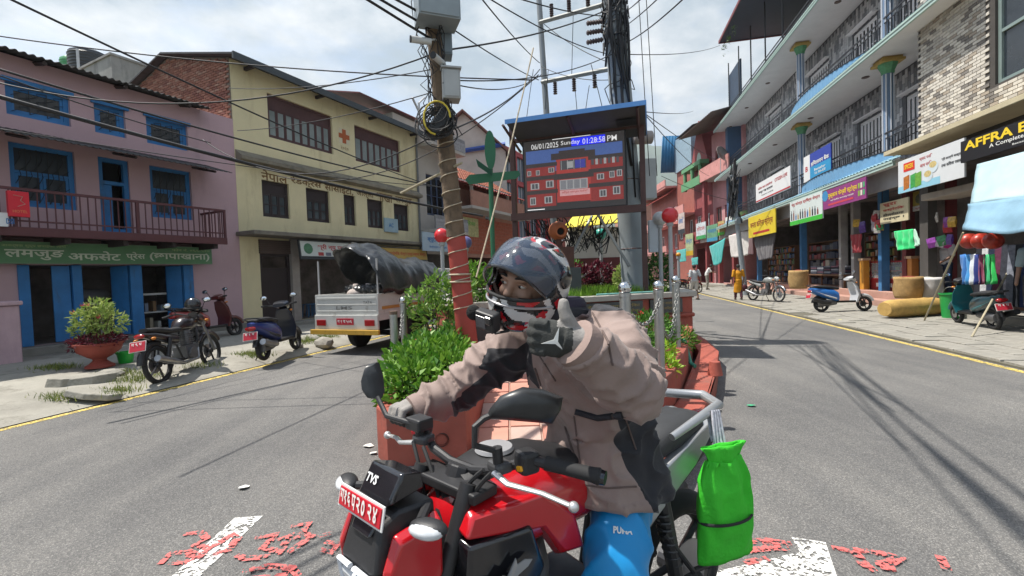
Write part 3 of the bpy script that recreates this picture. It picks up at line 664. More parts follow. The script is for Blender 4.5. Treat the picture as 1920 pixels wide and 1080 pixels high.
# ground floor: door, shutter box, white posts, dark shop room
mb = MB(); X0, X1, zt3 = dx0-.1, YL-.1, zc-.3
mb.quad((X0,2.4,gz),(X1,2.4,gz),(X1,2.4,zt3),(X0,2.4,zt3)); mb.quad((X0,.23,zt3),(X1,.23,zt3),(X1,2.4,zt3),(X0,2.4,zt3)); mb.quad((X0,.1,gz),(X0,2.4,gz),(X0,2.4,zt3),(X0,.1,zt3)); mb.quad((X1,.1,gz),(X1,2.4,gz),(X1,2.4,zt3),(X1,.1,zt3)); mb.quad((X0,.1,gz+.002),(X1,.1,gz+.002),(X1,2.4,gz+.002),(X0,2.4,gz+.002)); mb.build('shop_interior', MATS['shop_inside'], yb)
mb = MB(); mb.box(-.02, YL+.1, -.5, .9, -.1, gz-.003); mb.build('plinth', plinth_m, yb, bevel=.02)
mb = MB(); rail_frame(mb, dx0, dx1, gz, zc-.5, .02, .12, .08); mb.box(dx0+.08, dx1-.08, .06, .1, gz+.01, zc-1.0); mb.box(dx0+.08, dx1-.08, .05, .11, zc-1.0, zc-.94); d_ = mb.build('shop_door', dark_wood, yb)
mb = MB()
for k in range(7): mb.box(dx0-.02, dx1+.15, -.06-.004*(k % 2), .02, zc-.5+k*.06, zc-.5+k*.06+.055)
mb.build('shutter_box', P('shutter_brown', '#5a4a44', .6, .2), yb)
for a, b_ in ((547, 561),):
    xa, xb = FL.at(a, 560)[0], FL.at(b_, 560)[0]; mb = MB(); mb.box(xa, xb, -.1, .2, gz, zc-.03); mb.build('post', P('dirty_white', '#9d9590', .8, .2), yb)
# shop signs
def board(name, label, frame, r, y, mat, th=.05, edge=None, tilt=0):
    x0, x1, z0, z1 = r; t = thing(name, label, 'sign', M=frame.M @ Matrix.Translation((x0, y, z0)) @ Euler((tilt, 0, 0)).to_matrix().to_4x4())
    mb = MB(); mb.box(0, x1-x0, 0, th, 0, z1-z0); mb.build('board', mat, t)
    if edge: mb = MB(); rail_frame(mb, -.02, x1-x0+.02, -.02, z1-z0+.02, -.012, th+.012, .035); mb.build('frame', edge, t)
    t['w'] = x1-x0; t['h'] = z1-z0; del t['w'], t['h']; return t, x1-x0, z1-z0
redt = P('red_text', '#b0272c', .6, .05); blackt = P('black_text', '#23262a', .6, .05); bluet = MATS['blue_text']; whitet = P('white_text', '#e4e4df', .6, .03); yellowt = P('yellow_text', '#e8c62c', .6, .03)
edge_dk = P('sign_edge_dark', '#3c3f42', .6, .1)
t, W_, H_ = board('portrait_shop_sign', 'white shop sign with red lettering and green portrait under the yellow building canopy', FL, FL.rc(562, 694, 450, 484, -.75), -.78, P('signboard_pale', '#c3c8c4', .55, .12, 2), edge=edge_dk, tilt=-.12)
letter(t, 'श्री न्यू पशुपति', (W_*.22, -.006, H_*.45), (1,0,0), (0,0,1), W_*.55, H_*.4, redt, .02)
letter(t, 'इलेक्ट्रोनिक्स', (W_*.8, -.006, H_*.5), (1,0,0), (0,0,1), W_*.18, H_*.25, redt, .01)
mb = MB(); mb.box(0, W_, -.005, -.002, 0, H_*.12); mb.build('bottom_band', blackt, t)
mb = MB(); mb.poly([(W_*.1+.17*cos(a*.4), -.004, H_*.55+.17*sin(a*.4)) for a in range(16)]); mb.build('portrait_disc', P('portrait_green', '#4d7a5c', .6, .3, 8), t)
for k in range(4): mb = MB(); mb.box(W_*(.22+.1*k), W_*(.29+.1*k), -.005, -.002, H_*.16, H_*.36); mb.build('goods_print', P('goods%d' % k, [(.4,.05,.05),(.15,.15,.2),(.35,.3,.3),(.1,.15,.12)][k], .6, .3, 12), t)
t, W_, H_ = board('electronics_sign', 'ochre shop sign with red lettering next to the white portrait sign', FL, FL.rc(697, 800, 462, 486, -.75), -.78, P('ochre_board', '#b89a52', .6, .12, 2), edge=edge_dk, tilt=-.12)
letter(t, 'गुहेश्वरी इलेक्ट्रोनिक सेन्टर एण्ड मर्मत केन्द्र', (W_*.03, -.006, H_*.3), (1,0,0), (0,0,1), W_*.94, H_*.4, redt, .01)
t, W_, H_ = board('window_board', 'pale blue board with small print hanging below the cream building windows', FL, FL.rc(720, 745, 408, 434, -.05), -.07, P('pale_blue_board', '#9fb8c4', .6, .15, 3))
letter(t, 'AC', (W_*.3, -.005, H_*.35), (1,0,0), (0,0,1), W_*.35, H_*.3, bluet, .02)
# blue stools and table at the tea shop
for k in range(2):
    px = (578, 592)[k]; xx, _ = FL.at(px, 560, .7); st = thing('stool', 'blue plastic stool in the dark shop room, the one %s the white post' % ('nearer to', 'farther from')[k], 'stool', M=FL.M @ Matrix.Translation((xx, .7+.2*k, gz+.003)), group='stools in the shop room')
    bl = P('blue_plastic', '#3f6f9c', .5, .1); mb = MB(); mb.box(-.15, .15, -.15, .15, .42, .45); mb.build('seat', bl, st, bevel=.01)
    for s1 in (-1, 1):
        for s2 in (-1, 1): mb = MB(); mb.tube([(.12*s1, .12*s2, .419), (.15*s1, .15*s2, 0)], .02, 5); mb.build('leg', bl, st)
# ---------------------------------------------------------------- right side: tiled balcony building
RT = .21; _n = sqrt(1+RT*RT); FR = Frame(13.45, 14.5, (-RT/_n, -1/_n))
tile_l = P('tile_light', '#bdbdc0', .45, .15, 6); tile_m = P('tile_mid', '#96989c', .45, .15, 6); tile_d = P('tile_dark', '#777a80', .45, .15, 6)
white_wood = P('white_window_paint', '#e2e0e2', .5, .06, 4)
night_glass = P('night_glass', '#15181d', .1, .3, 2)
sky_tile = P('blue_roof_tile', '#86a9b8', .45, .12, 3, dirt=('#5f7f8c', .3, 4))
soffit_m = P('soffit_white', '#dcdadb', .8, .06, 2)
blue_wall = P('blue_render', '#3d5878', .7, .12, 1.5)
black_iron = P('black_iron', '#26262b', .5, .15, 4)
tb = thing('tiled_balcony_building', 'three-storey grey tiled building with blue tiled eaves, balconies and fluted columns', 'building', M=FR.M)
EY = -1.9
z1e = (FR.at(1621, 335, EY)[1]+FR.at(1450, 385, EY)[1]+FR.at(1760, 268, EY)[1])/3
z2e = (FR.at(1379, 289, EY)[1]+FR.at(1600, 158, EY)[1])/2
z3e = z2e + (z2e-z1e)
x_far = FR.at(1396, 300)[0]; x_near = FR.at(1822, 150)[0]
flr1, flr2, flr3 = z1e+.35, z2e+.35, z3e+.35
def zwin(f): return f+.55, f+2.35
holes = []
w1 = [(1446, 1484), (1536, 1583), (1612, 1655), (1699, 1738), (1768, 1817)]; w2 = [(1440, 1486), (1518, 1568), (1600, 1645), (1690, 1730), (1765, 1812)]
wl = []
for (ws_, f, yy) in ((w1, flr1, 270), (w2, flr2, 120)):
    for i, (a, b_) in enumerate(ws_):
        xa, xb = FR.at(a, yy)[0], FR.at(b_, yy)[0]; xb = min(xb, xa+2.0); lo_, hi = zwin(f); wl.append((xa, xb, lo_, hi, i)); holes.append((xa, xb, lo_, hi))
wallb = P('tile_grout', '#5d5f63', .8, .15, 4)
facade(tb, x_far, x_near, z1e-.4, z3e+2.6, holes, wallb, depth=7)
for (xa, xb, lo_, hi, i) in wl:
    n = max(2, int(round((xb-xa)/.5))); window(tb, (xa, xb, lo_, hi), white_wood, night_glass, leaves=n*2, hbar=1, fw=.07, lw=.05, y=.04)
    mb = MB(); mb.box(xa-.12, xb+.12, -.22, -.03, hi+.06, hi+.12); mb.build('window_hood', white_wood, tb, bevel=.01)
# wall tiles
q = []
for m_ in (tile_l, tile_m, tile_d, tile_m):
    b0 = MB(); b0.rings([[(0,-.002,0),(.145,-.002,0),(.145,-.002,.29),(0,-.002,.29)], [(.006,-.018,.006),(.139,-.018,.006),(.139,-.018,.284),(.006,-.018,.284)]], True, False, True); q.append(b0.mesh('wall_tile', m_))
tiles = []; rnd = random.Random(21); col = 0
x = x_far+.02
while x < x_near-.15:
    for (za, zb_) in ((flr1, z2e+.05), (flr2, z3e+.05)):
        z = za + (.15 if col % 2 else 0) - .15
        while z+.29 < zb_:
            if not any(h[0]-.02 < x+.145 and h[1]+.02 > x and h[2]-.02 < z+.29 and h[3]+.02 > z for h in holes): tiles.append((x, z))
            z += .3
    x += .152; col += 1
tiles.sort(key=lambda t: -t[0] + (6 if t[1] > flr2 else 0)); rest = MB()
for i, (x, z) in enumerate(tiles):
    k = rnd.choice([0, 1, 2, 1, 2, 0])
    if i < 300: piece('wall_tile', q[k], tb, loc=(x, 0, z))
    else: rest.mi = k; rest.rings([[(x,-.002,z),(x+.145,-.002,z),(x+.145,-.002,z+.29),(x,-.002,z+.29)], [(x+.006,-.018,z+.006),(x+.139,-.018,z+.006),(x+.139,-.018,z+.284),(x+.006,-.018,z+.284)]], True, False, True)
struct(rest.build('wall_tile_field', (tile_l, tile_m, tile_d), tb), 'stuff')
# slabs, soffits, tiled eaves, railings
def eave(zE, x0, x1, rails=True, lights=True, bulge=None):
    yo = EY; yi = EY+.75; zi = zE+.38
    mb = MB(); mb.box(x0, x1, yo+.06, -.02, zE-.02, zE+.1); mb.build('slab', soffit_m, tb)
    mb = MB(); mb.box(x0, x1, yo-.01, yo+.055, zE-.08, zE+.05); mb.box(x0, x1, yo-.03, yo-.011, zE+.01, zE+.07); mb.build('gutter', P('pale_green_edge', '#a9bfb8', .6, .08), tb)
    # pressed tile sheet: stepped courses with waves
    nw = int((x1-x0)/.2); k = nw*4; vs = []; fs = []; rows = []
    C = 4
    for c in range(C):
        for e in (0, 1):
            t = (c+e)/C; yy = yo+(yi-yo)*t; zz = zE+.08+(zi-zE-.05)*t + (.028 if e == 0 else 0); rows.append((yy, zz))
    for yy, zz in rows: vs += [(x0+(x1-x0)*i/k, yy, zz+.016*sin(2*pi*i/4)) for i in range(k+1)]
    for r_ in range(len(rows)-1): fs += [(r_*(k+1)+i, r_*(k+1)+i+1, (r_+1)*(k+1)+i+1, (r_+1)*(k+1)+i) for i in range(k)]
    mb = MB(); mb.add(vs, fs); mb.build('eave_tiles', sky_tile, tb, smooth=True, ang=40)
    if rails:
        zr0, zr1 = zi+.06, zi+.92; yr = yi-.02
        mb = MB(); mb.box(x0, x1, yr-.02, yr+.02, zr1-.05, zr1); mb.box(x0, x1, yr-.012, yr+.012, zr1-.2, zr1-.17); mb.box(x0, x1, yr-.015, yr+.015, zr0, zr0+.03)
        rl = mb.build('railing', black_iron, tb); qb = MB(); qb.box(-.011, .011, -.011, .011, 0, zr1-.2-zr0-.03); me = qb.mesh('baluster', black_iron); x = x0+.1
        while x < x1: piece('baluster', me, rl, loc=(x, yr, zr0+.03)); x += .16
    if lights:
        for k in range(6):
            x = x0+1.2+k*(x1-x0-2.4)/5; mb = MB(); mb.lathe([(.12, 0), (.12, -.02), (.08, -.035)], 14, (x, -1.0, zE-.021)); mb.build('ceiling_light', P('lamp_brown', '#5c4a44', .5, .1), tb)
    if bulge:
        a, b_ = bulge; n = 26; R0 = []; R1 = []
        mbs = MB(); vs = []; fs = []
        for i in range(n*4+1):
            t = i/(n*4); x = a+(b_-a)*t; o_ = .55*sin(pi*t)**.8; rib = .012*sin(2*pi*i/4)
            vs += [(x, yi-.05-o_-rib, zE+.2), (x, yi-.05-o_*1.02-rib, zi+.25)]
            if i: fs.append((2*i-2, 2*i, 2*i+1, 2*i-1))
        mbs.add(vs, fs); mbs.build('balcony_bulge', P('blue_fluted', '#6f9cc0', .5, .1), tb, solid=.02)
        mbs = MB(); mbs.tube([(a+(b_-a)*i/20, yi-.06-.56*sin(pi*i/20)**.8, zi+.27) for i in range(21)], .025, 6); mbs.build('bulge_rail', black_iron, tb)
eave(z1e, x_far-.6, x_near-.05, bulge=(FR.at(1500, 340, EY+.6)[0], FR.at(1668, 290, EY+.6)[0]))
eave(z2e, x_far-.9, FR.at(1790, 20, EY)[0], bulge=(FR.at(1480, 200, EY+.6)[0], FR.at(1622, 110, EY+.6)[0]))
eave(z3e, x_far-.9, x_near, rails=True)
# columns with painted capitals
cap_g = P('capital_green', '#5d9a72', .6, .25, 8); cap_y = P('capital_yellow', '#b79a55', .6, .2, 6); flut = P('column_blue', '#5f7590', .5, .1); flutw = P('column_white', '#c5c8cf', .5, .05)
for cx in (FR.at(1662, 220, -1.1)[0], FR.at(1501, 280, -1.1)[0]):
    for f, top in ((flr1, z2e), (flr2, z3e)):
        cy = -1.05; mb = MB(); mb.lathe([(.17, f-.3), (.17, f-.05), (.15, f), (.15, top-.5)], 16, (cx, cy, 0)); col_ = mb.build('column', flut, tb, smooth=True, ang=40)
        mb = MB()
        for k in range(8): a = 2*pi*k/8; mb.tube([(cx+.155*cos(a), cy+.155*sin(a), f), (cx+.155*cos(a), cy+.155*sin(a), top-.52)], .022, 5)
        mb.build('flute', flutw, col_)
        mb = MB(); mb.lathe([(.16, top-.5), (.19, top-.46), (.18, top-.42), (.27, top-.22), (.28, top-.18)], 8, (cx, cy, 0)); mb.build('capital', cap_g, col_)
        mb = MB(); mb.box(cx-.33, cx+.33, cy-.33, cy+.33, top-.178, top-.10); mb.box(cx-.28, cx+.28, cy-.28, cy+.28, top-.099, top-.022); mb.build('abacus', cap_y, col_)
# far end blue piers and roof terrace cover
for f, top in ((flr1, z2e-.03), (flr2, z3e-.03)):
    mb = MB(); mb.box(x_far-.35, x_far+.25, -1.2, -.02, f-.2, top); mb.build('end_pier', blue_wall, tb)
ra = D(1347, 78, 22.0); zR = FR.at(1349, 80, -2.4)[1]; xr = FR.at(1349, 80, -2.4)[0]
mb = MB(); mb.box(xr, x_near, -2.4, 4, zR, zR+.05); mb.build('terrace_roof', P('dark_blue_sheet', '#2c3442', .5, .15), tb)
mb = MB(); mb.box(xr-.05, x_near, -2.46, -2.405, zR-.06, zR+.12); mb.box(xr-.06, xr-.002, -2.404, 4, zR-.06, zR+.12); mb.build('roof_edge', P('maroon_edge', '#7c3a3c', .5, .1), tb)
for k in range(5):
    x = x_far+.1+k*2.6; mb = MB(); mb.tube([(x, -1.0, z3e+.1), (x, -1.0, zR-.002)], .04, 6); mb.build('roof_post', black_iron, tb)
mb = MB(); mb.box(x_far-.2, x_far+2.6, -.9, -.8, z3e+.5, zR-.8); mb.build('terrace_screen', P('terrace_blue', '#34455a', .7, .2), tb)
for k in range(3):
    x = xr+.4+k*1.1; pl = FR.w(x, -2.2, zR-.004); t = thing('hanging_plant', ['trailing plant hung under the outer corner of the maroon roof edge', 'trailing plant hung midway under the maroon roof edge', 'trailing plant hung nearest the columns under the maroon roof edge'][k], 'plant', pl, group='plants hung under the roof')
    mb = MB(); mb.tube([(0, 0, 0), (0, 0, -.25)], .006, 4); mb.build('cord', black_iron, t)
    mb = MB(); rr = random.Random(k)
    for j in range(40): c = Vector((rr.gauss(0, .07), rr.gauss(0, .07), -.25-abs(rr.gauss(0, .28)))); mb.add([c, c+Vector((rr.gauss(0, .05), rr.gauss(0, .05), -.03)), c+Vector((rr.gauss(0, .05), rr.gauss(0, .05), -.07))], [(0, 1, 2)])
    mb.build('foliage', leafmat('vine_leaf', '#31552b', '#7d9a55'), t)

# ---- shop floor: platform, steps, piers, dark rooms
PZ = .48
stepm = P('pink_step', '#b08a7c', .8, .15, 2, bump=.2, dirt=('#6b5a50', .3, 2)); pier_m = P('shop_pier', '#8a8f96', .8, .2, 2)
sx1 = FR.at(1716, 560, -1.0)[0]
mb = MB(); mb.box(x_far-1, x_near+.2, -.9, 6, -.05, PZ); mb.build('platform', stepm, tb, bevel=.015)
mb = MB(); mb.box(x_far-1, sx1, -1.35, -.903, -.05, .24); mb.build('step', stepm, tb, bevel=.015)
mb = MB(); X0, X1 = x_far-.1, x_near; mb.quad((X0,3.2,PZ),(X1,3.2,PZ),(X1,3.2,z1e),(X0,3.2,z1e)); mb.quad((X0,-.6,z1e-.35),(X1,-.6,z1e-.35),(X1,3.2,z1e-.35),(X0,3.2,z1e-.35)); mb.quad((X0,0,PZ),(X0,3.2,PZ),(X0,3.2,z1e),(X0,0,z1e)); mb.build('shop_interior', MATS['shop_inside'], tb)
mb = MB(); mb.box(x_far-.3, x_near, -1.5, -1.42, z1e-.62, z1e-.03); mb.build('shop_lintel', P('pale_lintel', '#9b9a9c', .7, .15, 2), tb)
for px in (1428, 1512, 1588, 1612, 1665, 1712, 1790):
    x = FR.at(px, 500, -.5)[0]; mb = MB(); mb.box(x-.1, x+.1, -.75, -.5, PZ, z1e-.03)
    mb.build('shop_pier', P('pier%d' % (px % 3), ['#3b74a6', '#9a9a9a', '#6f2a2c'][px % 3], .7, .2), tb)
for k in range(4):
    x = FR.at((1450, 1540, 1640, 1740)[k], 500, 1)[0]; mb = MB(); mb.box(x-.06, x+.06, .2, 3.2, PZ, z1e-.36); mb.build('party_wall', P('party_wall', (.2, .18, .17), .9, .3), tb)
# shelving with goods in the shops (each shelf unit a thing, goods its parts)
def shelf(name, label, x0, x1, y, z0, z1, rows, seed, cols, frame_mat, fr=FR, box=.14):
    t = thing(name, label, 'shelf', M=fr.M @ Matrix.Translation((x0, y, z0))); W_, H_ = x1-x0, z1-z0; mb = MB()
    mb.box(0, .03, 0, .32, 0, H_); mb.box(W_-.03, W_, 0, .32, 0, H_)
    for r_ in range(rows+1): mb.box(.03, W_-.03, 0, .32, r_*(H_-.03)/rows, r_*(H_-.03)/rows+.025)
    mb.box(.03, W_-.03, .3, .32, .03, H_-.03); mb.build('frame', frame_mat, t); rr = random.Random(seed); groups = {}
    for r_ in range(rows):
        x = .05; rh = (H_-.03)/rows
        while x < W_-.12:
            w_ = rr.uniform(.5, 1.5)*box; h_ = rr.uniform(.45, .86)*rh; c = rr.randrange(len(cols)); groups.setdefault(c, MB()).box(x, min(W_-.05, x+w_*.93), rr.uniform(.02, .08), .27, r_*rh+.026, r_*rh+.026+h_); x += w_
    for c, m_ in groups.items(): struct(m_.build('goods', P('goods_%s' % cols[c].lstrip('#'), cols[c], .5, .3, 12), t), 'stuff')
    return t
goodc = ['#8c2b2f', '#b9a15c', '#cfcfc8', '#3f5f8a', '#5a7a4e', '#7a4a34', '#a8672f', '#4b4a58']
woodf = P('shelf_wood', '#6e5038', .7, .2)
def xs_(px, py=500, y=.5): return FR.at(px, py, y)[0]
shelf('cosmetics_shelf', 'tall shelf packed with small boxes in the shop behind the green towel', xs_(1640), xs_(1704), .15, PZ, PZ+2.2, 7, 1, goodc, woodf)
shelf('grocery_shelf', 'dark grocery shelf of jars and packets behind the yellow shop sign', xs_(1452), xs_(1505), .1, PZ, PZ+2.1, 6, 2, goodc[3:]+['#3a3330'], woodf)
shelf('cloth_shelf', 'shelf of folded cloth in the fancy store behind the purple sign', xs_(1528), xs_(1588), .2, PZ, PZ+2.1, 5, 3, ['#26324c', '#3a3f55', '#8a2f3a', '#b8b2a4', '#5b5f6a'], woodf, box=.3)
# red display counter
def counter(x0, x1, y0):
    t = thing('red_display_counter', 'red display counter with glass front and packed boxes at the cosmetics shop', 'counter', M=FR.M @ Matrix.Translation((x0, y0, PZ+.001))); W_ = x1-x0
    rm = P('counter_red', '#8e2226', .5, .12); mb = MB(); mb.box(0, W_, 0, .5, 0, .38); mb.build('base', rm, t)
    mb = MB(); rail_frame(mb, 0, W_, .381, 1.05, 0, .04, .05); mb.box(W_/2-.02, W_/2+.02, .0, .04, .43, 1.0); mb.box(0, W_, .042, .5, 1.0, 1.05); mb.box(.05, W_-.05, .05, .48, .70, .72); mb.build('frame', rm, t)
    rr = random.Random(4)
    for k in range(14):
        x = .06+(k % 7)*(W_-.15)/7; z = .382 if k < 7 else .721; mb = MB(); mb.box(x, x+(W_-.2)/8, .1, .4, z, z+rr.uniform(.1, .25)); mb.build('box', P('goods_'+goodc[k % 8].lstrip('#'), goodc[k % 8], .5, .3, 12), t)
    for k in range(2): mb = MB(); mb.box(W_*(.25+.4*k)-.09, W_*(.25+.4*k)+.09, -.006, -.001, .12, .26); mb.build('sticker', P('paper_white', '#d8d5d0', .7, .05), t)
    mb = MB(); mb.box(.05, W_-.05, .012, .018, .431, .999); mb.build('pane', P('clear_pane', (.8, .85, .85), .05, 0, alpha=.15), t)
counter(xs_(1640, 520, -.3), xs_(1703, 520, -.3), -.45)
# lower trim: small steps pier of the shop and orange pillar
for px, c, lab in ((1712, '#c07f3e', 'orange painted wooden pillar beside the red counter'), (1622, '#c58a2e', 'yellow and blue painted pillar at the edge of the cosmetics shop')):
    x = FR.at(px, 520, -.6)[0]; t = thing('painted_pillar', lab, 'pillar', M=FR.M @ Matrix.Translation((x, -.62, PZ+.001)))
    mb = MB(); mb.box(-.14, .14, -.1, .1, 0, 1.1); mb.build('shaft', P('pillar_'+c[1:], c, .6, .2), t, bevel=.01); mb = MB(); mb.box(-.17, .17, -.13, .13, 1.101, 1.18); mb.build('cap', P('pillar_cap', '#c9a98a', .6, .2), t)

# ---- shop signs of the right row
def rsign(name, label, px0, px1, yt, yb, y, mat, edge=None, tilt=0, frame=FR, th=.04): return board(name, label, frame, frame.rc(px0, px1, yt, yb, y), y, mat, th, edge, tilt)
U, Zv = (1,0,0), (0,0,1)
t, W_, H_ = rsign('yellow_grocery_sign', 'yellow grocery sign with brown lettering at the far end of the blue eave', 1403, 1454, 409, 447, EY-.06, P('sign_yellow', '#d9c02e', .5, .08))
letter(t, 'जनता किराना स्टोर्स', (W_*.08, -.006, H_*.36), U, Zv, W_*.84, H_*.42, P('brown_red_text', '#8a3a1c', .6, 0), .02)
mb = MB(); mb.box(W_*.2, W_*.8, -.005, -.002, H_*.12, H_*.22); mb.build('print_band', redt, t)
t, W_, H_ = rsign('bottle_sign', 'white sign with a row of printed bottles and green base below the eave', 1481, 1542, 380, 424, EY-.07, P('sign_pale', '#cdd6d4', .5, .06))
letter(t, 'न्यू कोल्ड ड्रिंक्स सेन्टर', (W_*.06, -.006, H_*.76), U, Zv, W_*.88, H_*.17, redt, .01)
mb = MB(); mb.box(0, W_, -.005, -.002, 0, H_*.17); mb.build('green_band', P('sign_green', '#3fb23c', .5, .05), t)
rr = random.Random(2)
for k in range(12):
    x = W_*(.06+.074*k); h_ = H_*rr.uniform(.22, .42); w_ = W_*.018; mb = MB(); mb.poly([(x-w_, -.006, H_*.2), (x+w_, -.006, H_*.2), (x+w_, -.006, H_*.2+h_*.65), (x+w_*.4, -.006, H_*.2+h_*.8), (x+w_*.4, -.006, H_*.2+h_), (x-w_*.4, -.006, H_*.2+h_), (x-w_*.4, -.006, H_*.2+h_*.8), (x-w_, -.006, H_*.2+h_*.65)]); mb.build('bottle_print', P('bottle%d' % (k % 5), ['#2b3a4a', '#7a2a22', '#2f6aa8', '#b08a3a', '#222426'][k % 5], .5, .1), t)
t, W_, H_ = rsign('purple_fancy_sign', 'magenta fancy store sign with yellow brush lettering below the eave', 1543, 1624, 360, 394, EY-.09, P('sign_magenta', '#8a3a78', .5, .15, 2))
letter(t, 'मुस्कान फेन्सी स्टोर्स', (W_*.14, -.006, H_*.48), U, Zv, W_*.68, H_*.36, yellowt, .015); letter(t, 'यहाँ रेडिमेड कपडाहरु पाइन्छ', (W_*.2, -.006, H_*.33), U, Zv, W_*.55, H_*.1, whitet, .01)
mb = MB(); mb.box(W_*.14, W_*.74, -.005, -.002, H_*.14, H_*.24); mb.build('red_band', P('sign_red_band', '#c2434f', .5, .05), t)
mb = MB(); mb.poly([(W_*.06+.24*cos(k*.4), -.005, H_*.72+.2*sin(k*.4)) for k in range(16)]); mb.build('blue_disc', P('sign_blue_disc', '#3f88b8', .5, .1), t)
for k in range(6): mb = MB(); x = W_*(.84+.05*(k % 3)); z = H_*(.2+.35*(k//3)); mb.box(x, x+W_*.035, -.005, -.002, z, z+H_*.25); mb.build('product_print', P('prod%d' % (k % 3), ['#8fb04a', '#d6d0c0', '#49a06c'][k % 3], .5, .2), t)
t, W_, H_ = rsign('white_insurance_sign', 'white office sign with red and black lettering standing on the lower eave', 1417, 1482, 347, 381, EY+.35, P('sign_white2', '#dcdcdc', .5, .04))
letter(t, 'CITIZEN LIFE', (W_*.6, -.006, H_*.62), U, Zv, W_*.33, H_*.16, redt, .02); letter(t, 'सिटिजन लाइफ इन्स्योरेन्स', (W_*.08, -.006, H_*.6), U, Zv, W_*.45, H_*.16, redt, .015); letter(t, 'लमजुङ शाखा कार्यालय', (W_*.1, -.006, H_*.38), U, Zv, W_*.44, H_*.14, blackt, .02); letter(t, 'Besisahar, Lamjung', (W_*.2, -.006, H_*.22), U, Zv, W_*.35, H_*.09, blackt, .005)
mb = MB(); mb.box(0, W_, -.005, -.002, H_*.02, H_*.09); mb.build('red_band', redt, t)
t, W_, H_ = rsign('blue_bank_sign', 'blue and white office sign fixed to the lower balcony rail', 1507, 1558, 296, 345, EY+.55, P('sign_blue', '#2b3f9c', .5, .06))
mb = MB(); mb.box(0, W_*.25, -.006, -.002, 0, H_); mb.build('white_panel', MATS['sign_white2'], t); mb = MB(); mb.box(W_*.251, W_, -.005, -.002, 0, H_*.5); mb.build('cyan_panel', P('sign_cyan', '#2f8fc0', .5, .06), t)
letter(t, 'हिमालयन बैंक', (W_*.3, -.009, H_*.5), U, Zv, W_*.64, H_*.2, whitet, .02); letter(t, 'Besisahar', (W_*.42, -.009, H_*.3), U, Zv, W_*.4, H_*.09, whitet, .01); letter(t, 'Tel. 066-520', (W_*.42, -.009, H_*.17), U, Zv, W_*.4, H_*.09, whitet, .01); letter(t, 'B', (W_*.07, -.009, H_*.4), U, Zv, W_*.1, H_*.2, redt, .03)
SY = EY-.18
t, W_, H_ = rsign('noodle_billboard', 'large white billboard with red badge, soup packets and bowls below the eave', 1684, 1808, 304, 364, SY, P('sign_pale2', '#d3d6d8', .5, .05))
mb = MB(); mb.box(W_*.1, W_*.29, -.005, -.002, H_*.62, H_*.88); mb.build('badge', P('badge_red', '#d0342c', .5, .05), t); letter(t, 'SPICEX', (W_*.12, -.008, H_*.69), U, Zv, W_*.15, H_*.14, yellowt, .03)
letter(t, 'स्वाद पनि', (W_*.37, -.006, H_*.78), U, Zv, W_*.2, H_*.13, redt, .005); letter(t, 'साथ पनि', (W_*.38, -.006, H_*.6), U, Zv, W_*.18, H_*.12, redt, .005)
letter(t, 'श्री कान्छी बाख्रा', (W_*.7, -.006, H_*.58), U, Zv, W_*.26, H_*.1, blackt, .02); letter(t, 'तथा किराना पसल', (W_*.7, -.006, H_*.42), U, Zv, W_*.26, H_*.1, blackt, .02)
mb = MB(); mb.box(0, W_*.68, -.004, -.001, 0, H_*.2); mb.build('blue_base', P('sign_skyblue', '#8fc3d8', .5, .08), t)
for k, (c, x) in enumerate((('#b06a2a', .1), ('#3f9a4c', .22), ('#6aa03c', .3))): mb = MB(); mb.poly([(W_*x, -.007-k*.001, H_*.06), (W_*(x+.1), -.007-k*.001, H_*.1), (W_*(x+.1), -.007-k*.001, H_*.5), (W_*x, -.007-k*.001, H_*.46)]); mb.build('packet_print', P('packet%d' % k, c, .5, .35, 14), t)
for k, (x, z) in enumerate(((.5, .3), (.58, .52))):
    mb = MB(); mb.poly([(W_*x+W_*.075*cos(a*.35), -.007-.001*k, H_*z+H_*.17*sin(a*.35)) for a in range(18)]); mb.build('bowl_print', P('bowl_white', '#c9d6dc', .5, .1), t); mb = MB(); mb.poly([(W_*x+W_*.055*cos(a*.35), -.0095, H_*(z+.06)+H_*.09*sin(a*.35)) for a in range(18)]); mb.build('food_print', P('food', '#c9b47a', .6, .4, 20), t)
t, W_, H_ = rsign('cosmetics_sign', 'cream hanging sign with red and black lettering over the cosmetics counter', 1650, 1703, 382, 421, -1.3, P('sign_cream', '#c9bf9e', .6, .08))
for s, z, m_ in (('चुरा', .76, redt), ('कस्मेटिक', .53, redt), ('होलसेलमा', .31, blackt), ('पाईन्छ ।', .12, blackt)): letter(t, s, (W_*.12, -.006, H_*z), U, Zv, W_*(.5 if z > .7 else .74), H_*.17, m_, .02)
mb = MB(); mb.tube([(.1, .02, H_), (.1, .02, H_+.5)], .008, 4); mb.tube([(W_-.1, .02, H_), (W_-.1, .02, H_+.5)], .008, 4); mb.build('hanger', black_iron, t)
t, W_, H_ = rsign('portrait_sign', 'yellow sign with oval portrait print behind the cosmetics sign', 1706, 1742, 362, 398, -.55, P('sign_yellow_old', '#b3a14a', .6, .15))
mb = MB(); mb.poly([(W_*.5+W_*.2*cos(a*.4), -.006, H_*.6+H_*.25*sin(a*.4)) for a in range(16)]); mb.build('portrait_print', P('portrait', '#6a6f58', .6, .4, 14), t); mb = MB(); mb.box(0, W_, -.005, -.002, 0, H_*.26); mb.build('white_band', MATS['sign_white2'], t); letter(t, 'स्टोर्स', (W_*.3, -.007, H_*.06), U, Zv, W_*.4, H_*.12, redt, .01)
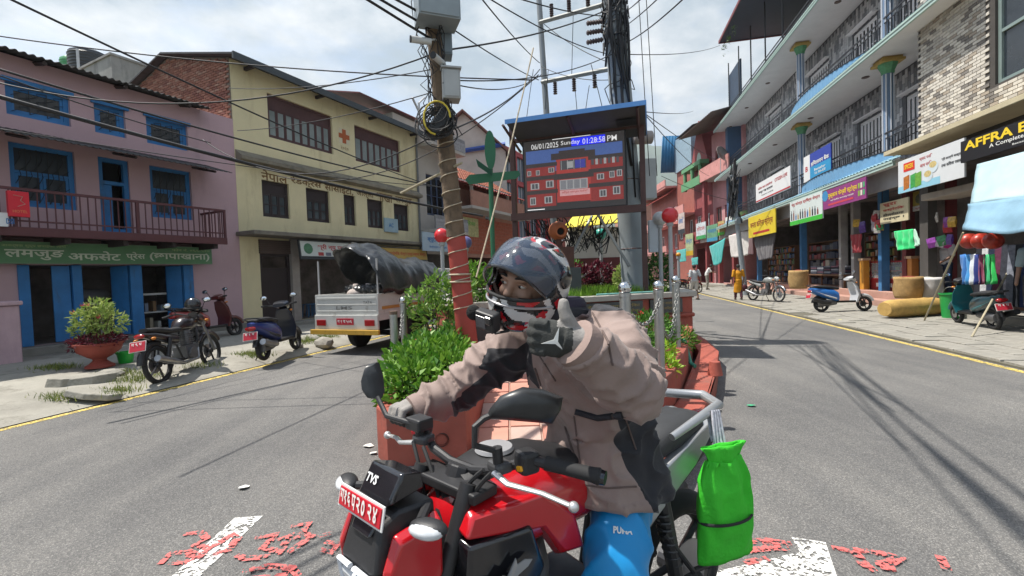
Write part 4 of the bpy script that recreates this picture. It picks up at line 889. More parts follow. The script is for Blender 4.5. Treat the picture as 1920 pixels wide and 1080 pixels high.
# small concrete shade below the billboard
mb = MB(); xa, xb = FR.at(1730, 360, -1.6)[0], FR.at(1828, 335, -1.6)[0]; zz = FR.at(1760, 362, -1.6)[1]
mb.box(xa, xb, -1.65, -.76, zz-.12, zz+.06); tb2 = mb.build('sunshade', P('stained_white', '#a79f97', .8, .2, 2), tb, bevel=.02)

# ---- brick-clad corner building with black sign
FA = Frame(*(FR.w(FR.at(1818, 150)[0]+.02, -1.25, 0).xy), (-RT/_n, -1/_n))
ab = thing('brick_clad_building', 'building clad in cream and grey brick tiles with large dark windows', 'building', M=FA.M)
za = FA.at(1850, 232)[1]; AX1 = 9.0
pxw = FA.at(1866, 100)[0]
wz0 = FA.at(1875, 155)[1]
hA = (pxw, AX1, wz0, wz0+3.2)
facade(ab, 0, AX1, .0, z3e+1, [hA, (.35, AX1, .2, za-.7)], P('brick_grout', '#4a4643', .9, .2, 4), depth=7)
mb = MB(); rail_frame(mb, pxw, AX1, wz0, wz0+3.2, .06, .16, .09); mb.box(pxw+.09, AX1-.09, .065, .155, wz0+1.15, wz0+1.22)
for k in range(4): mb.box(pxw+1.0+k*1.1, pxw+1.07+k*1.1, .067, .153, wz0+.09, wz0+3.1)
fo = mb.build('window', P('alu_frame', '#8fa09c', .4, .1, metal=.3), ab); mb = MB(); mb.box(pxw, AX1, .11, .12, wz0, wz0+3.2); mb.build('pane', P('tinted_pane', '#2b3138', .06, .25, .8, spec=.6), fo)
cbm = [P('cream_brick', '#b5afa6', .8, .15, 9), P('pale_brick', '#cfc9be', .8, .12, 9), P('grey_brick', '#7c7772', .8, .2, 9), P('buff_brick', '#a3988a', .8, .2, 9)]
bq = []
for m_ in cbm: b0 = MB(); b0.box(0, .235, -.022, -.002, 0, .068); bq.append(b0.mesh('brick_tile', m_))
rnd = random.Random(8); lst = []; z = za+.02; row = 0
while z < z3e+.9:
    x = -.0 + (-.12 if row % 2 else 0)
    while x < AX1:
        if x >= -.001 and not (x+.235 > pxw-.02 and z+.068 > wz0-.02 and z < wz0+3.22): lst.append((x, z))
        x += .25
    z += .083; row += 1
lst.sort(key=lambda b: (b[0]*.8)+abs(b[1]-za)*.5); rest = MB()
for i, (x, z) in enumerate(lst):
    k = rnd.choice([0, 1, 1, 0, 2, 3, 1])
    if i < 300: piece('brick_tile', bq[k], ab, loc=(x, 0, z))
    else: rest.mi = k; rest.box(x, x+.235, -.022, -.002, z, z+.068)
struct(rest.build('brick_tile_field', cbm, ab), 'stuff')
mb = MB(); mb.box(-.0, AX1, -.9, -.025, za-.12, za+.0); mb.build('canopy_slab', P('cream_slab', '#bfb496', .8, .1), ab, bevel=.01)
mb = MB(); mb.box(-.2, AX1, -.35, .9, -.05, .2); mb.build('plinth', concrete, ab, bevel=.02)
mb = MB(); mb.quad((.2,2.6,.2),(AX1,2.6,.2),(AX1,2.6,za-.6),(.2,2.6,za-.6)); mb.quad((.2,.23,za-.7),(AX1,.23,za-.7),(AX1,2.6,za-.7),(.2,2.6,za-.7)); mb.quad((.2,.1,.2),(.2,2.6,.2),(.2,2.6,za-.6),(.2,.1,za-.6)); mb.build('shop_interior', MATS['shop_inside'], ab)
x0, _, z0, z1 = FA.rc(1806, 1919, 266, 306, -.95)
af = thing('black_shop_sign', 'black shop sign with large yellow letters on the brick-clad building', 'sign', M=FA.M @ Matrix.Translation((x0, -1.0, z0)))
W_, H_ = 5.2, z1-z0
mb = MB(); mb.box(0, W_, 0, .07, 0, H_); mb.build('board', P('sign_black', '#1d1c1f', .4, .05), af)
k = FA.at(1919, 240, -1.0)[0]-x0
letter(af, 'AFFRA E', (.12, -.006, H_*.52), U, Zv, k*.98, H_*.4, yellowt, .03)
letter(af, 'A Complete Ge', (.5*k, -.006, H_*.24), U, Zv, k*.66, H_*.22, whitet, .01); letter(af, 'Besisahar, Lamjung', (.85*k, -.006, H_*.08), U, Zv, k*.5, H_*.1, whitet, .005)
# ---------------------------------------------------------------- hill behind the town
vs = []; fs = []; NX, NY = 70, 16
for j in range(NY+1):
    for i in range(NX+1):
        u = -400+2900*i/NX; t = j/NY; x = 2500*(u-400)/850*.9
        prof = 180 + 560*max(0, 1-((u-560)/720)**2) if u > -200 else 180
        h = prof*sin(min(1, t*1.15)*pi/2) + 60*noise.noise((i*.22, j*.3, 5)) + 25*noise.noise((i*.7, j*.8, 2))
        vs.append((x, 1900+t*900+noise.noise((i*.3, j*.3, 9))*80, max(-5, h if t > 0 else -5)))
        if i and j: b0 = j*(NX+1)+i; fs.append((b0-NX-2, b0-NX-1, b0, b0-1))
mb = MB(); mb.add(vs, fs); struct(mb.build('hill', P('forest_hill', (.07, .11, .06), .95, .35, .012, coords='Object'), smooth=True))

# ---------------------------------------------------------------- left street beyond the yellow building
grey_tile = P('grey_block', '#8c8a8c', .7, .25, 5); brickred = P('red_render', '#9c5d52', .75, .2, 1.5, dirt=('#6d3a33', .3, 2))
salmon = P('salmon_wall', '#b08170', .8, .18, 1.5, dirt=('#8d6a5c', .35, 2)); offwhite = P('offwhite_wall', '#b9b2ab', .85, .15, 1, dirt=('#8f8880', .3, 1.5), streak=3)
scarlet = P('scarlet_paint', '#a8383a', .6, .12, 2)
def brick_relief(mb, x0, x1, z0, z1, y, bw, bh, gap=.012, d=.02):
    r = 0; z = z0
    while z+bh < z1+.001:
        x = x0-(bw/2 if r % 2 else 0)
        while x < x1:
            a, b_ = max(x0, x), min(x1, x+bw-gap)
            if b_-a > .03: mb.box(a, b_, y-d, y, z, z+bh-gap)
            x += bw
        z += bh; r += 1
gh_ = thing('grey_terrace_house', 'narrow grey house with block balcony parapets and a red band above its shop', 'building', M=FL.M)
ga, gb = YL+.12, FL.at(851, 420)[0]
gz1 = FL.at(800, 262)[1]; gtop = gz1+.2; gwin = FL.rc(798, 832, 325, 402); g1 = FL.at(800, 408)[1]
facade(gh_, ga, gb, 0, gtop, [(gwin[0], gwin[1], gwin[2], gwin[3]), (ga+.4, gb-.2, .3, 2.6)], offwhite, depth=6)
window(gh_, gwin, P('blue_grey_frame', '#3a4660', .5, .1), night_glass, leaves=3, hbar=1, fw=.06)
for z in (gz1-.35, g1-.6):
    mb = MB(); mb.box(ga, gb, -.85, -.003, z-.14, z); mb.build('balcony_slab', offwhite, gh_, bevel=.01)
    mb = MB(); mb.box(ga, gb, -.83, -.75, z+.001, z+.62); pr = mb.build('balcony_parapet', grey_tile, gh_); mb = MB(); brick_relief(mb, ga, gb, z+.02, z+.6, -.832, .3, .15); struct(mb.build('parapet_blocks', P('block_light', '#a09ea2', .7, .2, 8), pr), 'stuff')
mb = MB(); mb.box(ga, gb, -.9, -.83, g1-1.3, g1-.76); mb.build('red_band', P('red_band_old', '#8a3a3a', .7, .2), gh_)
mb = MB()
for k in range(14): x = ga+.1+k*(gb-ga-.2)/14; mb.add([(x, -.905, g1-1.3), (x+.16, -.905, g1-1.3), (x+.08, -.905, g1-1.45)], [(0, 1, 2)])
mb.build('scallop_trim', MATS['white_text'], gh_)
mb = MB(); mb.quad((ga,2,0),(gb,2,0),(gb,2,2.7),(ga,2,2.7)); mb.build('shop_interior', MATS['shop_inside'], gh_)
# terrace shelter on top with maroon roof
mb = MB(); zz = FL.at(740, 210, 1.5)[1]; mb.add([(ga-2.2, 1.2, zz), (gb, 1.2, zz), (gb, 3.2, zz+.5), (ga-2.2, 3.2, zz+.5)], [(0,1,2,3)]); mb.build('shelter_roof', P('maroon_sheet', '#6e3236', .6, .2), gh_, solid=.05)
mb = MB(); mb.box(ga+.05, gb, 1.4, 3.0, gtop-.002, zz-.1); mb.build('shelter_wall', offwhite, gh_)
mb = MB(); mb.tube([(ga+.15, -.05, gtop), (ga+.15, -.05, gtop+1.3), (ga+.6, -.05, gtop+1.7)], .05, 6); mb.tube([(ga+.15, -.05, gtop+.9), (ga-.3, -.05, gtop+1.4)], .05, 6); mb.build('vent_pipe', MATS['galv'], gh_)
mb = MB(); mb.tube([(ga+.1, -.8, gz1+.32), (gb, -.8, gz1+.32)], .03, 5); mb.build('handrail', MATS['galv'], gh_)
t, W_, H_ = board('beauty_sign', 'pale blue and white shop sign with scalloped top beside the red ball lamp', FL, FL.rc(792, 846, 434, 470, -1.0), -1.0, P('sign_pale_blue', '#a9bccb', .5, .1))
letter(t, 'ब्यूटी पार्लर', (W_*.15, -.006, H_*.45), U, Zv, W_*.7, H_*.35, bluet, .015); letter(t, 'बेसीशहर लमजुङ', (W_*.2, -.006, H_*.15), U, Zv, W_*.6, H_*.15, bluet, .005)
# salmon corner house with mossy tiled roof
sh = thing('salmon_house', 'salmon brick house with a mossy tiled roof and deep balcony', 'building', M=FL.M)
sa, sb_ = gb+.05, FL.at(962, 420)[0]
sz = FL.at(900, 300, -.3)[1]; bz = FL.at(930, 395, -1.0)[1]; szt = FL.at(900, 352, -.9)[1]
w_a = FL.rc(910, 928, 405, 462)
facade(sh, sa, sb_, 0, szt, [(w_a[0], w_a[1], w_a[2], w_a[3]), (sa+.5, sb_-.5, .3, 2.5)], salmon, depth=5)
window(sh, w_a, P('pale_blue_frame', '#9db4c4', .5, .1), grey_glass, leaves=2, hbar=1)
mb = MB(); brick_relief(mb, sa, sb_, 2.7, bz-.15, 0, .5, .2, .02, .025); struct(mb.build('brick_relief', P('salmon_brick', '#b4664f', .8, .25, 6), sh), 'stuff')
mb = MB(); mb.box(sa, sb_+.3, -1.1, -.003, bz-.15, bz); mb.build('balcony_slab', offwhite, sh, bevel=.01)
mb = MB(); mb.box(sa, sb_+.3, -1.08, -1.0, bz+.001, bz+.75); mb.build('balcony_parapet', salmon, sh)
for k in range(4): x = sa+.3+k*(sb_-sa)/3.4; mb = MB(); mb.lathe([(.1, bz+.752), (.09, bz+1.0), (.09, szt-.1), (.13, szt)], 10, (x, -.9, 0)); mb.build('column', offwhite, sh, smooth=True)
tilem = P('clay_roof_tile', '#9a5a44', .85, .35, 5, dirt=('#6b6a58', .4, 6), bump=.3)
def tile_roof(parent, x0, x1, y0, z0, y1, z1, mat, rows=12, step=.26, name='roof'):
    nx = int((x1-x0)/step)*4; vs = []; fs = []; rw = []
    for c in range(rows):
        for e in (0, 1): t = (c+e)/rows; rw.append((y0+(y1-y0)*t, z0+(z1-z0)*t+(.05 if e == 0 else 0)))
    for yy, zz in rw: vs += [(x0+(x1-x0)*i/nx, yy, zz+.03*sin(2*pi*i/4)+.02*noise.noise((i*.3, yy*2, 3))) for i in range(nx+1)]
    for r_ in range(len(rw)-1): fs += [(r_*(nx+1)+i, r_*(nx+1)+i+1, (r_+1)*(nx+1)+i+1, (r_+1)*(nx+1)+i) for i in range(nx)]
    mb = MB(); mb.add(vs, fs); return mb.build(name, mat, parent, smooth=True, ang=45)
tile_roof(sh, sa-.2, sb_+.3, -1.2, szt-.1, .0, szt+.35, P('red_tile', '#a04a42', .8, .3, 5), 5, name='balcony_roof')
tile_roof(sh, sa-.2, sb_+.2, -.1, szt+.45, 2.6, szt+2.1, tilem, 14)
mb = MB(); mb.box(sa, sb_, .02, 4.6, szt+.002, szt+.44); mb.build('attic_wall', brickred, sh)
t, W_, H_ = board('plaster_poster', 'faded yellow and white poster on the salmon house wall', FL, FL.rc(868, 896, 406, 442, -.05), -.06, P('poster_faded', '#c2bf8a', .7, .35, 7), .02)
letter(t, 'सेवा', (W_*.2, -.005, H_*.6), U, Zv, W_*.6, H_*.25, MATS['sign_green'], .01)
# white gable house behind and red framed tower
p0 = D(838, 240, 33); pk = D(868, 212, 33); p2 = D(948, 284, 33)
wg = thing('white_gable_house', 'white gabled upper storey rising behind the mossy tiled roof', 'building', (p0.x, p0.y, 0))
xk, xr_ = pk.x-p0.x, p2.x-p0.x
mb = MB(); mb.prism([(0, 0, 0), (xr_, 0, 0), (xr_, 0, p2.z), (xk, 0, pk.z), (0, 0, p0.z)], (0, 5, 0)); mb.build('wall', offwhite, wg)
mb = MB(); mb.prism([(-.3, -.4, p0.z-.12), (xk, -.4, pk.z+.03), (xr_+.3, -.4, p2.z-.2), (xr_+.3, -.4, p2.z-.06), (xk, -.4, pk.z+.17), (-.3, -.4, p0.z+.02)], (0, 5.8, 0)); mb.build('roof', P('brown_roof', '#7a5048', .7, .2), wg)
zB0, zB1 = D(815, 292, 33).z, D(940, 272, 33).z; mb = MB(); mb.tube([(-.8, -.2, zB0), (xr_, -.2, zB1)], .16, 4); mb.build('blue_beam', P('blue_beam', '#2d4f9a', .6, .1), wg)
p0 = D(940, 280, 34); frt = Frame(p0.x, p0.y, (FX, FY)); ztw = D(945, 268, 34).z
rt_ = thing('red_framed_tower', 'scarlet framed concrete building with glass bays beside the screen post', 'building', M=frt.M)
mb = MB(); mb.box(.3, 8.7, .2, 5, 0, ztw-.3); mb.build('core', P('blue_grey_glass', '#5f7382', .2, .25, 1.2), rt_)
mb = MB()
for k in range(5):
    zf_ = ztw-.4-k*2.3
    if zf_ > .5: mb.box(0, 9, 0, 5.2, zf_, zf_+.38)
mb.build('floor_band', scarlet, rt_)
for k in range(5): mb = MB(); x = k*2.15; mb.box(x, x+.4, -.05, .35, 0, ztw-.02); mb.build('pier', scarlet, rt_)
mb = MB()
for k in range(4):
    for j in range(4): mb.box(.5+k*2.15+.9, .5+k*2.15+.98, .12, .19, ztw-2.3*(j+1), ztw-2.3*j-.45)
mb.build('mullion', P('mullion', '#b8bcc0', .5, .1), rt_)
rh = thing('red_row_house', 'red rendered row house half hidden behind the screen', 'building', M=frt.M @ Matrix.Translation((9.1, 0, 0)))
facade(rh, 0, 14, 0, 7.5, [(1+2.2*k, 2.2+2.2*k, 4.6, 6.2) for k in range(6)], brickred, depth=6)
for k in range(6): window(rh, (1+2.2*k, 2.2+2.2*k, 4.6, 6.2), white_wood, night_glass, leaves=3)
tile_roof(rh, -.2, 14.2, -.6, 7.5, 3, 9.0, tilem, 10)

# ---------------------------------------------------------------- right street beyond the tiled building
FQ = Frame(17.2, 34.5, (-.03, -1))
def qx(px, y=0): return FQ.at(px, 450, y)[0]
pinkp = P('pink_parapet', '#cc908a', .75, .15, 1.5, dirt=('#9a5a55', .3, 2)); redw = P('red_wall', '#94494b', .75, .15, 1.5); greent = P('green_trim', '#639a6e', .6, .12, 3)
pa, pb_ = qx(1338), qx(1397)
ph = thing('pink_balcony_house', 'pink three-storey house with deep brown roof overhang past the tiled building', 'building', M=FQ.M)
zfA = FQ.at(1370, 440, -1)[1]; zfB = FQ.at(1385, 300, -1)[1]; zrf = FQ.at(1372, 185, -2.0)[1]
facade(ph, pa, pb_, 0, zrf-.1, [(pa+.6, pa+1.7, zfA+.8, zfA+2.6), (pa+2.3, pa+3.4, zfA+.8, zfA+2.6), (pa+.7, pa+1.7, zfB+.1, zfB+2.2), (pa+.4, pb_-.2, .2, zfA-.7)], P('pink_house_wall', '#c08c8e', .8, .15, 1.2), depth=7)
for a in (.6, 2.3): window(ph, (pa+a, pa+a+1.1, zfA+.8, zfA+2.6), redw, night_glass, leaves=2)
window(ph, (pa+.7, pa+1.7, zfB+.1, zfB+2.2), redw, night_glass, leaves=1)
for z in (zfA, zfB):
    mb = MB(); mb.box(pa, pb_, -1.1, -.003, z-.2, z); mb.build('balcony_slab', offwhite, ph)
    mb = MB(); mb.box(pa, pb_, -1.12, -1.02, z-.25, z+.85); mb.build('balcony_parapet', pinkp if z == zfB else P('poster_band', '#b9a9a0', .7, .35, 3), ph)
for k in range(3): mb = MB(); x = pa+.2+k*(pb_-pa-.6)/2; mb.box(x, x+.3, -.8, -.5, .2, zfA-.2); mb.build('pier', redw, ph)
mb = MB(); mb.box(pa+.0, pa+.45, -.9, -.6, zfA, zfB-.2); mb.build('pier', redw, ph)
corrugated(ph, 'roof_sheet', (pa-1.2, -2.4, zrf), (pb_+.4, -2.4, zrf), (pb_+.4, 1.5, zrf+.9), (pa-1.2, 1.5, zrf+.9), P('brown_sheet', '#6b5a54', .6, .2, 2), 24, .03)
corrugated(ph, 'roof_sheet', (pa-3.2, -2.0, zrf+.6), (pa+1.2, -2.0, zrf+.6), (pa+1.2, 1.5, zrf+1.5), (pa-3.2, 1.5, zrf+1.5), P('dark_sheet', '#3b3a40', .6, .2, 2), 18, .03)
mb = MB(); mb.quad((pa,2.5,.2),(pb_,2.5,.2),(pb_,2.5,zfA),(pa,2.5,zfA)); mb.build('shop_interior', MATS['shop_inside'], ph)
mb = MB(); mb.box(qx(1270), pb_, -1.2, 3, -.05, .14); mb.build('plinth', concrete, ph)
ga2, gb2 = qx(1304), pa-.05
gr = thing('green_gable_house', 'red house with green columns, green beams and an arched gable', 'building', M=FQ.M)
zg = FQ.at(1325, 300, -.5)[1]; zgt = FQ.at(1325, 232, -.5)[1]
facade(gr, ga2, gb2, 0, zg, [(ga2+.5, ga2+1.5, zfA+.7, zfA+2.4), (gb2-1.6, gb2-.6, zfA+.7, zfA+2.4), (ga2+.3, gb2-.3, .2, zfA-.6)], redw, depth=6)
for a in (ga2+.5, gb2-1.6): window(gr, (a, a+1, zfA+.7, zfA+2.4), white_wood, night_glass, leaves=2)
mb = MB(); mb.prism([(ga2, -.3, zg), (gb2, -.3, zg), ((ga2+gb2)/2, -.3, zgt+1.0)], (0, 5, 0)); mb.build('gable', redw, gr)
mb = MB(); mb.box(ga2-.2, gb2+.2, -1.1, -.302, zg-.25, zg+.1); mb.box(ga2-.2, gb2+.2, -1.15, -1.05, zfB-.3, zfB+.4); mb.build('green_beam', greent, gr)
for k in range(3): x = ga2+.2+k*(gb2-ga2-.4)/2; mb = MB(); mb.lathe([(.16, zfB-.3), (.16, zg-.26)], 10, (x, -.9, 0)); mb.build('green_column', greent, gr, smooth=True)
mb = MB(); n_ = (ga2+gb2)/2; mb.poly([(n_+.55*cos(a*pi/10), -.31, zg+.3+.9*sin(a*pi/10)) for a in range(11)]); mb.build('arched_window', P('arch_pale', '#a9b8b0', .5, .1), gr)
mb = MB(); mb.box(ga2, gb2, -1.05, -.003, zfA-.2, zfA); mb.box(ga2, gb2, -1.1, -1.03, zfA+.001, zfA+.8); mb.build('balcony', redw, gr)
mb = MB(); mb.quad((ga2,2.5,.2),(gb2,2.5,.2),(gb2,2.5,zfA),(ga2,2.5,zfA)); mb.build('shop_interior', MATS['shop_inside'], gr)
ba, bb = qx(1272), ga2-.05
bl = thing('blue_roof_house', 'red house with a steep blue sheet roof side and pale gable boarding', 'building', M=FQ.M)
zb2 = FQ.at(1290, 300, -1)[1]; zb3 = FQ.at(1290, 228, -1)[1]
facade(bl, ba, bb, 0, zb2, [(ba+.4, ba+1.4, zfA+.6, zfA+2.3), (bb-1.4, bb-.5, zfA+.6, zfA+2.3)], brickred, depth=6)
for a in (ba+.4, bb-1.4): window(bl, (a, a+.95, zfA+.6, zfA+2.3), white_wood, night_glass, leaves=2)
mb = MB(); mb.prism([(ba, -.2, zb2), (bb, -.2, zb2), (bb, -.2, zb3-.3), (ba, -.2, zb3)], (0, 5, 0)); mb.build('gable_boarding', P('pale_blue_boards', '#8fa6b5', .6, .2, 4), bl)
corrugated(bl, 'roof_sheet', (ba-.6, -1.5, zb2+.3), (ba-.6, 4, zb2+.3), (ba+.3, 4, zb3+.5), (ba+.3, -1.5, zb3+.5), P('cobalt_sheet', '#2b6f9c', .5, .15, 2), 18, .03)
mb = MB(); mb.box(ba, bb, -1.0, -.003, zfA+2.7, zfA+2.9); mb.box(ba, bb, -1.05, -.97, zfA+2.9, zfA+3.7); mb.build('balcony', pinkp, bl)
fa, fb = qx(1236), ba-.1
fh = thing('far_red_house', 'far pink and red house with stacked eaves closing the street', 'building', M=FQ.M)
zfh = FQ.at(1258, 345, -1)[1]
facade(fh, fa-3, fb, 0, zfh, [(fa+1+2.2*k, fa+2+2.2*k, 3.6+2.9*j, 5.2+2.9*j) for k in range(3) for j in range(2)], P('coral_wall', '#a8706a', .8, .2, 1), depth=6)
for k in range(3):
    for j in range(2): window(fh, (fa+1+2.2*k, fa+2+2.2*k, 3.6+2.9*j, 5.2+2.9*j), white_wood, night_glass, leaves=2)
for z in (3.2, 6.1, zfh): mb = MB(); mb.box(fa-3, fb, -1.2, -.003, z-.15, z+.05); mb.box(fa-3, fb, -1.25, -1.15, z+.051, z+.7); mb.build('balcony', pinkp, fh)
tile_roof(fh, fa-3, fb, -1.0, zfh-.9, -.05, zfh-.2, P('red_tile', '#a04a42', .8, .3, 5), 4, name='eave_roof')
cb_ = D(1258, 330, 75); mb = MB(); mb.box(-6, 6, 0, 6, 0, cb_.z*.75); o = mb.build('wall', salmon, None); t = thing('end_house', 'distant salmon house closing the end of the street', 'building', (cb_.x-2, cb_.y, 0)); o.parent = t
mb = MB(); mb.prism([(-6.4, -.5, cb_.z*.75), (6.4, -.5, cb_.z*.75), (0, -.5, cb_.z*.75+2.2)], (0, 7, 0)); mb.build('roof', tilem, t)
# sign boards along the far row
cols = ['#a9b48a', '#c9d0d4', '#6a9a7a', '#b8a06a', '#d2cfc6', '#8fb06a', '#c7b6b0']
for k, (a, b_, yt, yb) in enumerate([(1286, 1300, 440, 480), (1306, 1324, 420, 450), (1326, 1346, 424, 454), (1347, 1359, 416, 442), (1361, 1376, 408, 434), (1378, 1402, 400, 426), (1272, 1284, 402, 440)]):
    r = FQ.rc(a, b_, yt, yb, -1.2)
    t, W_, H_ = board('far_shop_sign', ['tall narrow two-tone sign hung at the far shops', 'pale sign with green print below the green gable house balcony', 'white and green sign beside the teal cloth', 'green edged sign above the teal cloth', 'pale olive sign above the white cloth', 'cream printed sign next to the street pole', 'dark and white upright sign on the blue roofed house'][k], FQ, r, -1.25, P('farsign%d' % k, cols[k], .6, .35, 3))
    letter(t, ['सेन्टर', 'होटल', 'मोबाइल', 'घर', 'किराना', 'स्टेशनरी', 'औषधि'][k], (W_*.1, -.006, H_*.5), U, Zv, W_*.8, H_*.3, redt if k % 2 else bluet, .01)
    mb = MB(); mb.box(0, W_, -.005, -.002, 0, H_*.22); mb.build('print_band', P('farband%d' % k, ['#c9a22c', '#3f9a5a', '#3f8fb0', '#4fae3c', '#c05a4a', '#b8b05a', '#30343c'][k], .6, .2), t)
# satellite dish
sp = FQ.w(*(lambda q_: (q_[0], -1.4, q_[1]))(FQ.at(1352, 290, -1.4)))
dsh = thing('satellite_dish', 'pale satellite dish on the pink balcony', 'dish', sp); mb = MB(); mb.lathe([(.02, .0), (.3, .03), (.5, .09), (.62, .16)], 20, axis='y', cap=False); o = mb.build('reflector', MATS['dirty_white'], dsh, smooth=True, solid=.02); o.rotation_euler = (radians(160), 0, .5)
mb = MB(); mb.tube([(0, 0, 0), (.1, .3, -.3), (.1, .35, -1.3)], .03, 6); mb.build('mast', MATS['galv'], dsh)
# ---------------------------------------------------------------- traffic island
brick_paint = P('terracotta_paint', '#9c5042', .75, .22, 2.5, bump=.35, bscale=18, dirt=('#7d5a50', .5, 3))
cap_paint = P('grey_coping', '#a9a59c', .8, .15, 3, dirt=('#6f6b62', .3, 5)); soil = P('soil', (.09, .07, .05), .95, .4, 6, bump=.5)
marble = P('black_marble', '#3d4446', .25, .3, 3); gold_t = P('gold_text', '#8d7d4a', .5, .1)
isl = thing('traffic_island', 'raised terracotta painted planter island with stepped curb and grey coping', 'island')
def wallpath(mb, pts, w, z0, z1, outx=0):
    """thick wall along a polyline"""
    L_, R_ = [], []
    for i, p in enumerate(pts):
        a = Vector(pts[max(i-1, 0)]); b_ = Vector(pts[min(i+1, len(pts)-1)]); d = (b_-a).normalized(); n = Vector((-d.y, d.x))
        L_.append(Vector(p)+n*w/2); R_.append(Vector(p)-n*w/2)
    for i in range(len(pts)-1):
        q = [L_[i], R_[i], R_[i+1], L_[i+1]]; mb.prism([(v.x, v.y, z0) for v in q][::-1], (0, 0, z1-z0))
PLZ, BEDZ = .45, 1.10
# left front planter (block with drain hole) and its long side wall
mb = MB(); wallpath(mb, [(-.47, 3.95), (-.45, 3.80), (-1.05, 3.74), (-1.13, 3.9), (-1.42, 5.3), (-1.62, 6.9), (-1.75, 9.5)], .16, -.02, PLZ); mb.build('planter_wall', brick_paint, isl, bevel=.02)
mb = MB(); wallpath(mb, [(-.47, 3.95), (-.42, 5.0), (-.55, 6.6)], .14, -.02, PLZ-.004); mb.build('planter_inner_wall', brick_paint, isl, bevel=.02)
mb = MB(); mb.lathe([(.055, -.03), (.055, .01), (.042, .012), (.042, -.02)], 16, (-.62, 3.72, .2), axis='y', cap=False); mb.build('drain_ring', P('drain_dark', (.04, .035, .03), .6, .1), isl)
mb = MB(); mb.lathe([(.042, 0), (.042, .005)], 16, (-.62, 3.713, .2), axis='y'); mb.build('drain_hole', P('drain_black', (.01, .01, .01), .9, 0), isl)
mb = MB(); mb.add([(-1.0, 3.85, PLZ-.1), (-.5, 3.9, PLZ-.1), (-.5, 6.6, PLZ-.02), (-.6, 7.0, PLZ), (-1.7, 9.5, PLZ), (-1.58, 6.9, PLZ-.05), (-1.38, 5.3, PLZ-.1)], [(0,1,2,3,4,5,6)]); mb.build('planter_soil', soil, isl)
# right planter wall along the posts and lower curb outside
mb = MB(); wallpath(mb, [(.78, 3.35), (.98, 3.75), (1.45, 4.45), (2.08, 5.75), (2.95, 7.75)], .24, -.02, .55); mb.build('planter_wall', brick_paint, isl, bevel=.02)
mb = MB(); wallpath(mb, [(.95, 3.1), (1.22, 3.55), (1.75, 4.45), (2.35, 5.6), (3.02, 7.0), (3.35, 8.2), (3.75, 10.5), (3.9, 13.5)], .28, -.02, .24); mb.build('curb', brick_paint, isl, bevel=.03)
mb = MB(); mb.add([(.8, 3.45, .46), (1.4, 4.5, .46), (2.0, 5.8, .46), (2.85, 7.7, .46), (.6, 7.2, .46), (.55, 4.4, .46)], [(0,1,2,3,4,5)]); mb.build('planter_soil', soil, isl)
mb = MB(); wallpath(mb, [(.78, 3.4), (.55, 4.2), (.5, 6.9)], .14, -.02, .5); mb.build('planter_inner_wall', brick_paint, isl, bevel=.02)
# raised bed
bed = [(-.72, 6.75), (3.18, 8.0), (3.65, 10.5), (3.7, 13.3), (2.4, 14.5), (-.6, 14.2), (-1.7, 11.5), (-1.45, 8.6)]
mb = MB(); mb.prism([(x, y, -.02) for x, y in bed], (0, 0, BEDZ+.02-.06)); mb.build('bed_wall', brick_paint, isl, bevel=.015)
cx_, cy_ = 1.0, 10.5
mb = MB(); bo = [(cx_+(x-cx_)*1.03, cy_+(y-cy_)*1.02) for x, y in bed]; bi = [(cx_+(x-cx_)*.93, cy_+(y-cy_)*.95) for x, y in bed]; n = len(bed)
for i in range(n):
    j = (i+1) % n; mb.prism([(bo[i][0], bo[i][1], BEDZ-.058), (bo[j][0], bo[j][1], BEDZ-.058), (bi[j][0], bi[j][1], BEDZ-.058), (bi[i][0], bi[i][1], BEDZ-.058)], (0, 0, .09))
mb.build('coping', cap_paint, isl, bevel=.01)
mb = MB(); mb.poly([(x, y, BEDZ-.03) for x, y in bi]); mb.build('bed_soil', soil, isl)
bd = (Vector(bed[1])-Vector(bed[0])); bdn = bd.normalized(); FB = Frame(bed[0][0], bed[0][1], (bdn.x, bdn.y)); bl_ = bd.length
# rope moulding, marble panels with inscription
mb = MB(); mb.tube([FB.w(x_*bl_/60, -.02, .72) for x_ in range(61)], [.035+.008*sin(x_*2.1) for x_ in range(61)], 8); mb.build('rope_moulding', brick_paint, isl, smooth=True)
for a, b_, z0, z1, k in ((.05, .82, .1, 1.02, 0), (1.95, 3.05, .8, 1.02, 1), (3.2, 3.85, .78, 1.02, 2)):
    mb = MB(); mb.box(a, b_, -.045 if k else -.06, -.004, z0, z1); o = mb.build('marble_panel', marble, isl); o.matrix_local = FB.M
    if k:
        for r_ in range(2):
            l_ = letter(isl, ['बेसीशहर नगरपालिका', 'लमजुङ जिल्ला चोक'][r_], (a+.06, -.049, z1-.1-.09*r_), U, Zv, b_-a-.12, .065, gold_t, .01); l_.matrix_local = FB.M
for k in range(7):
    mb = MB(); x = .95+k*.13; mb.box(x, x+.07, -.03, -.003, .1, .66); o = mb.build('pilaster', brick_paint, isl, bevel=.008); o.matrix_local = FB.M
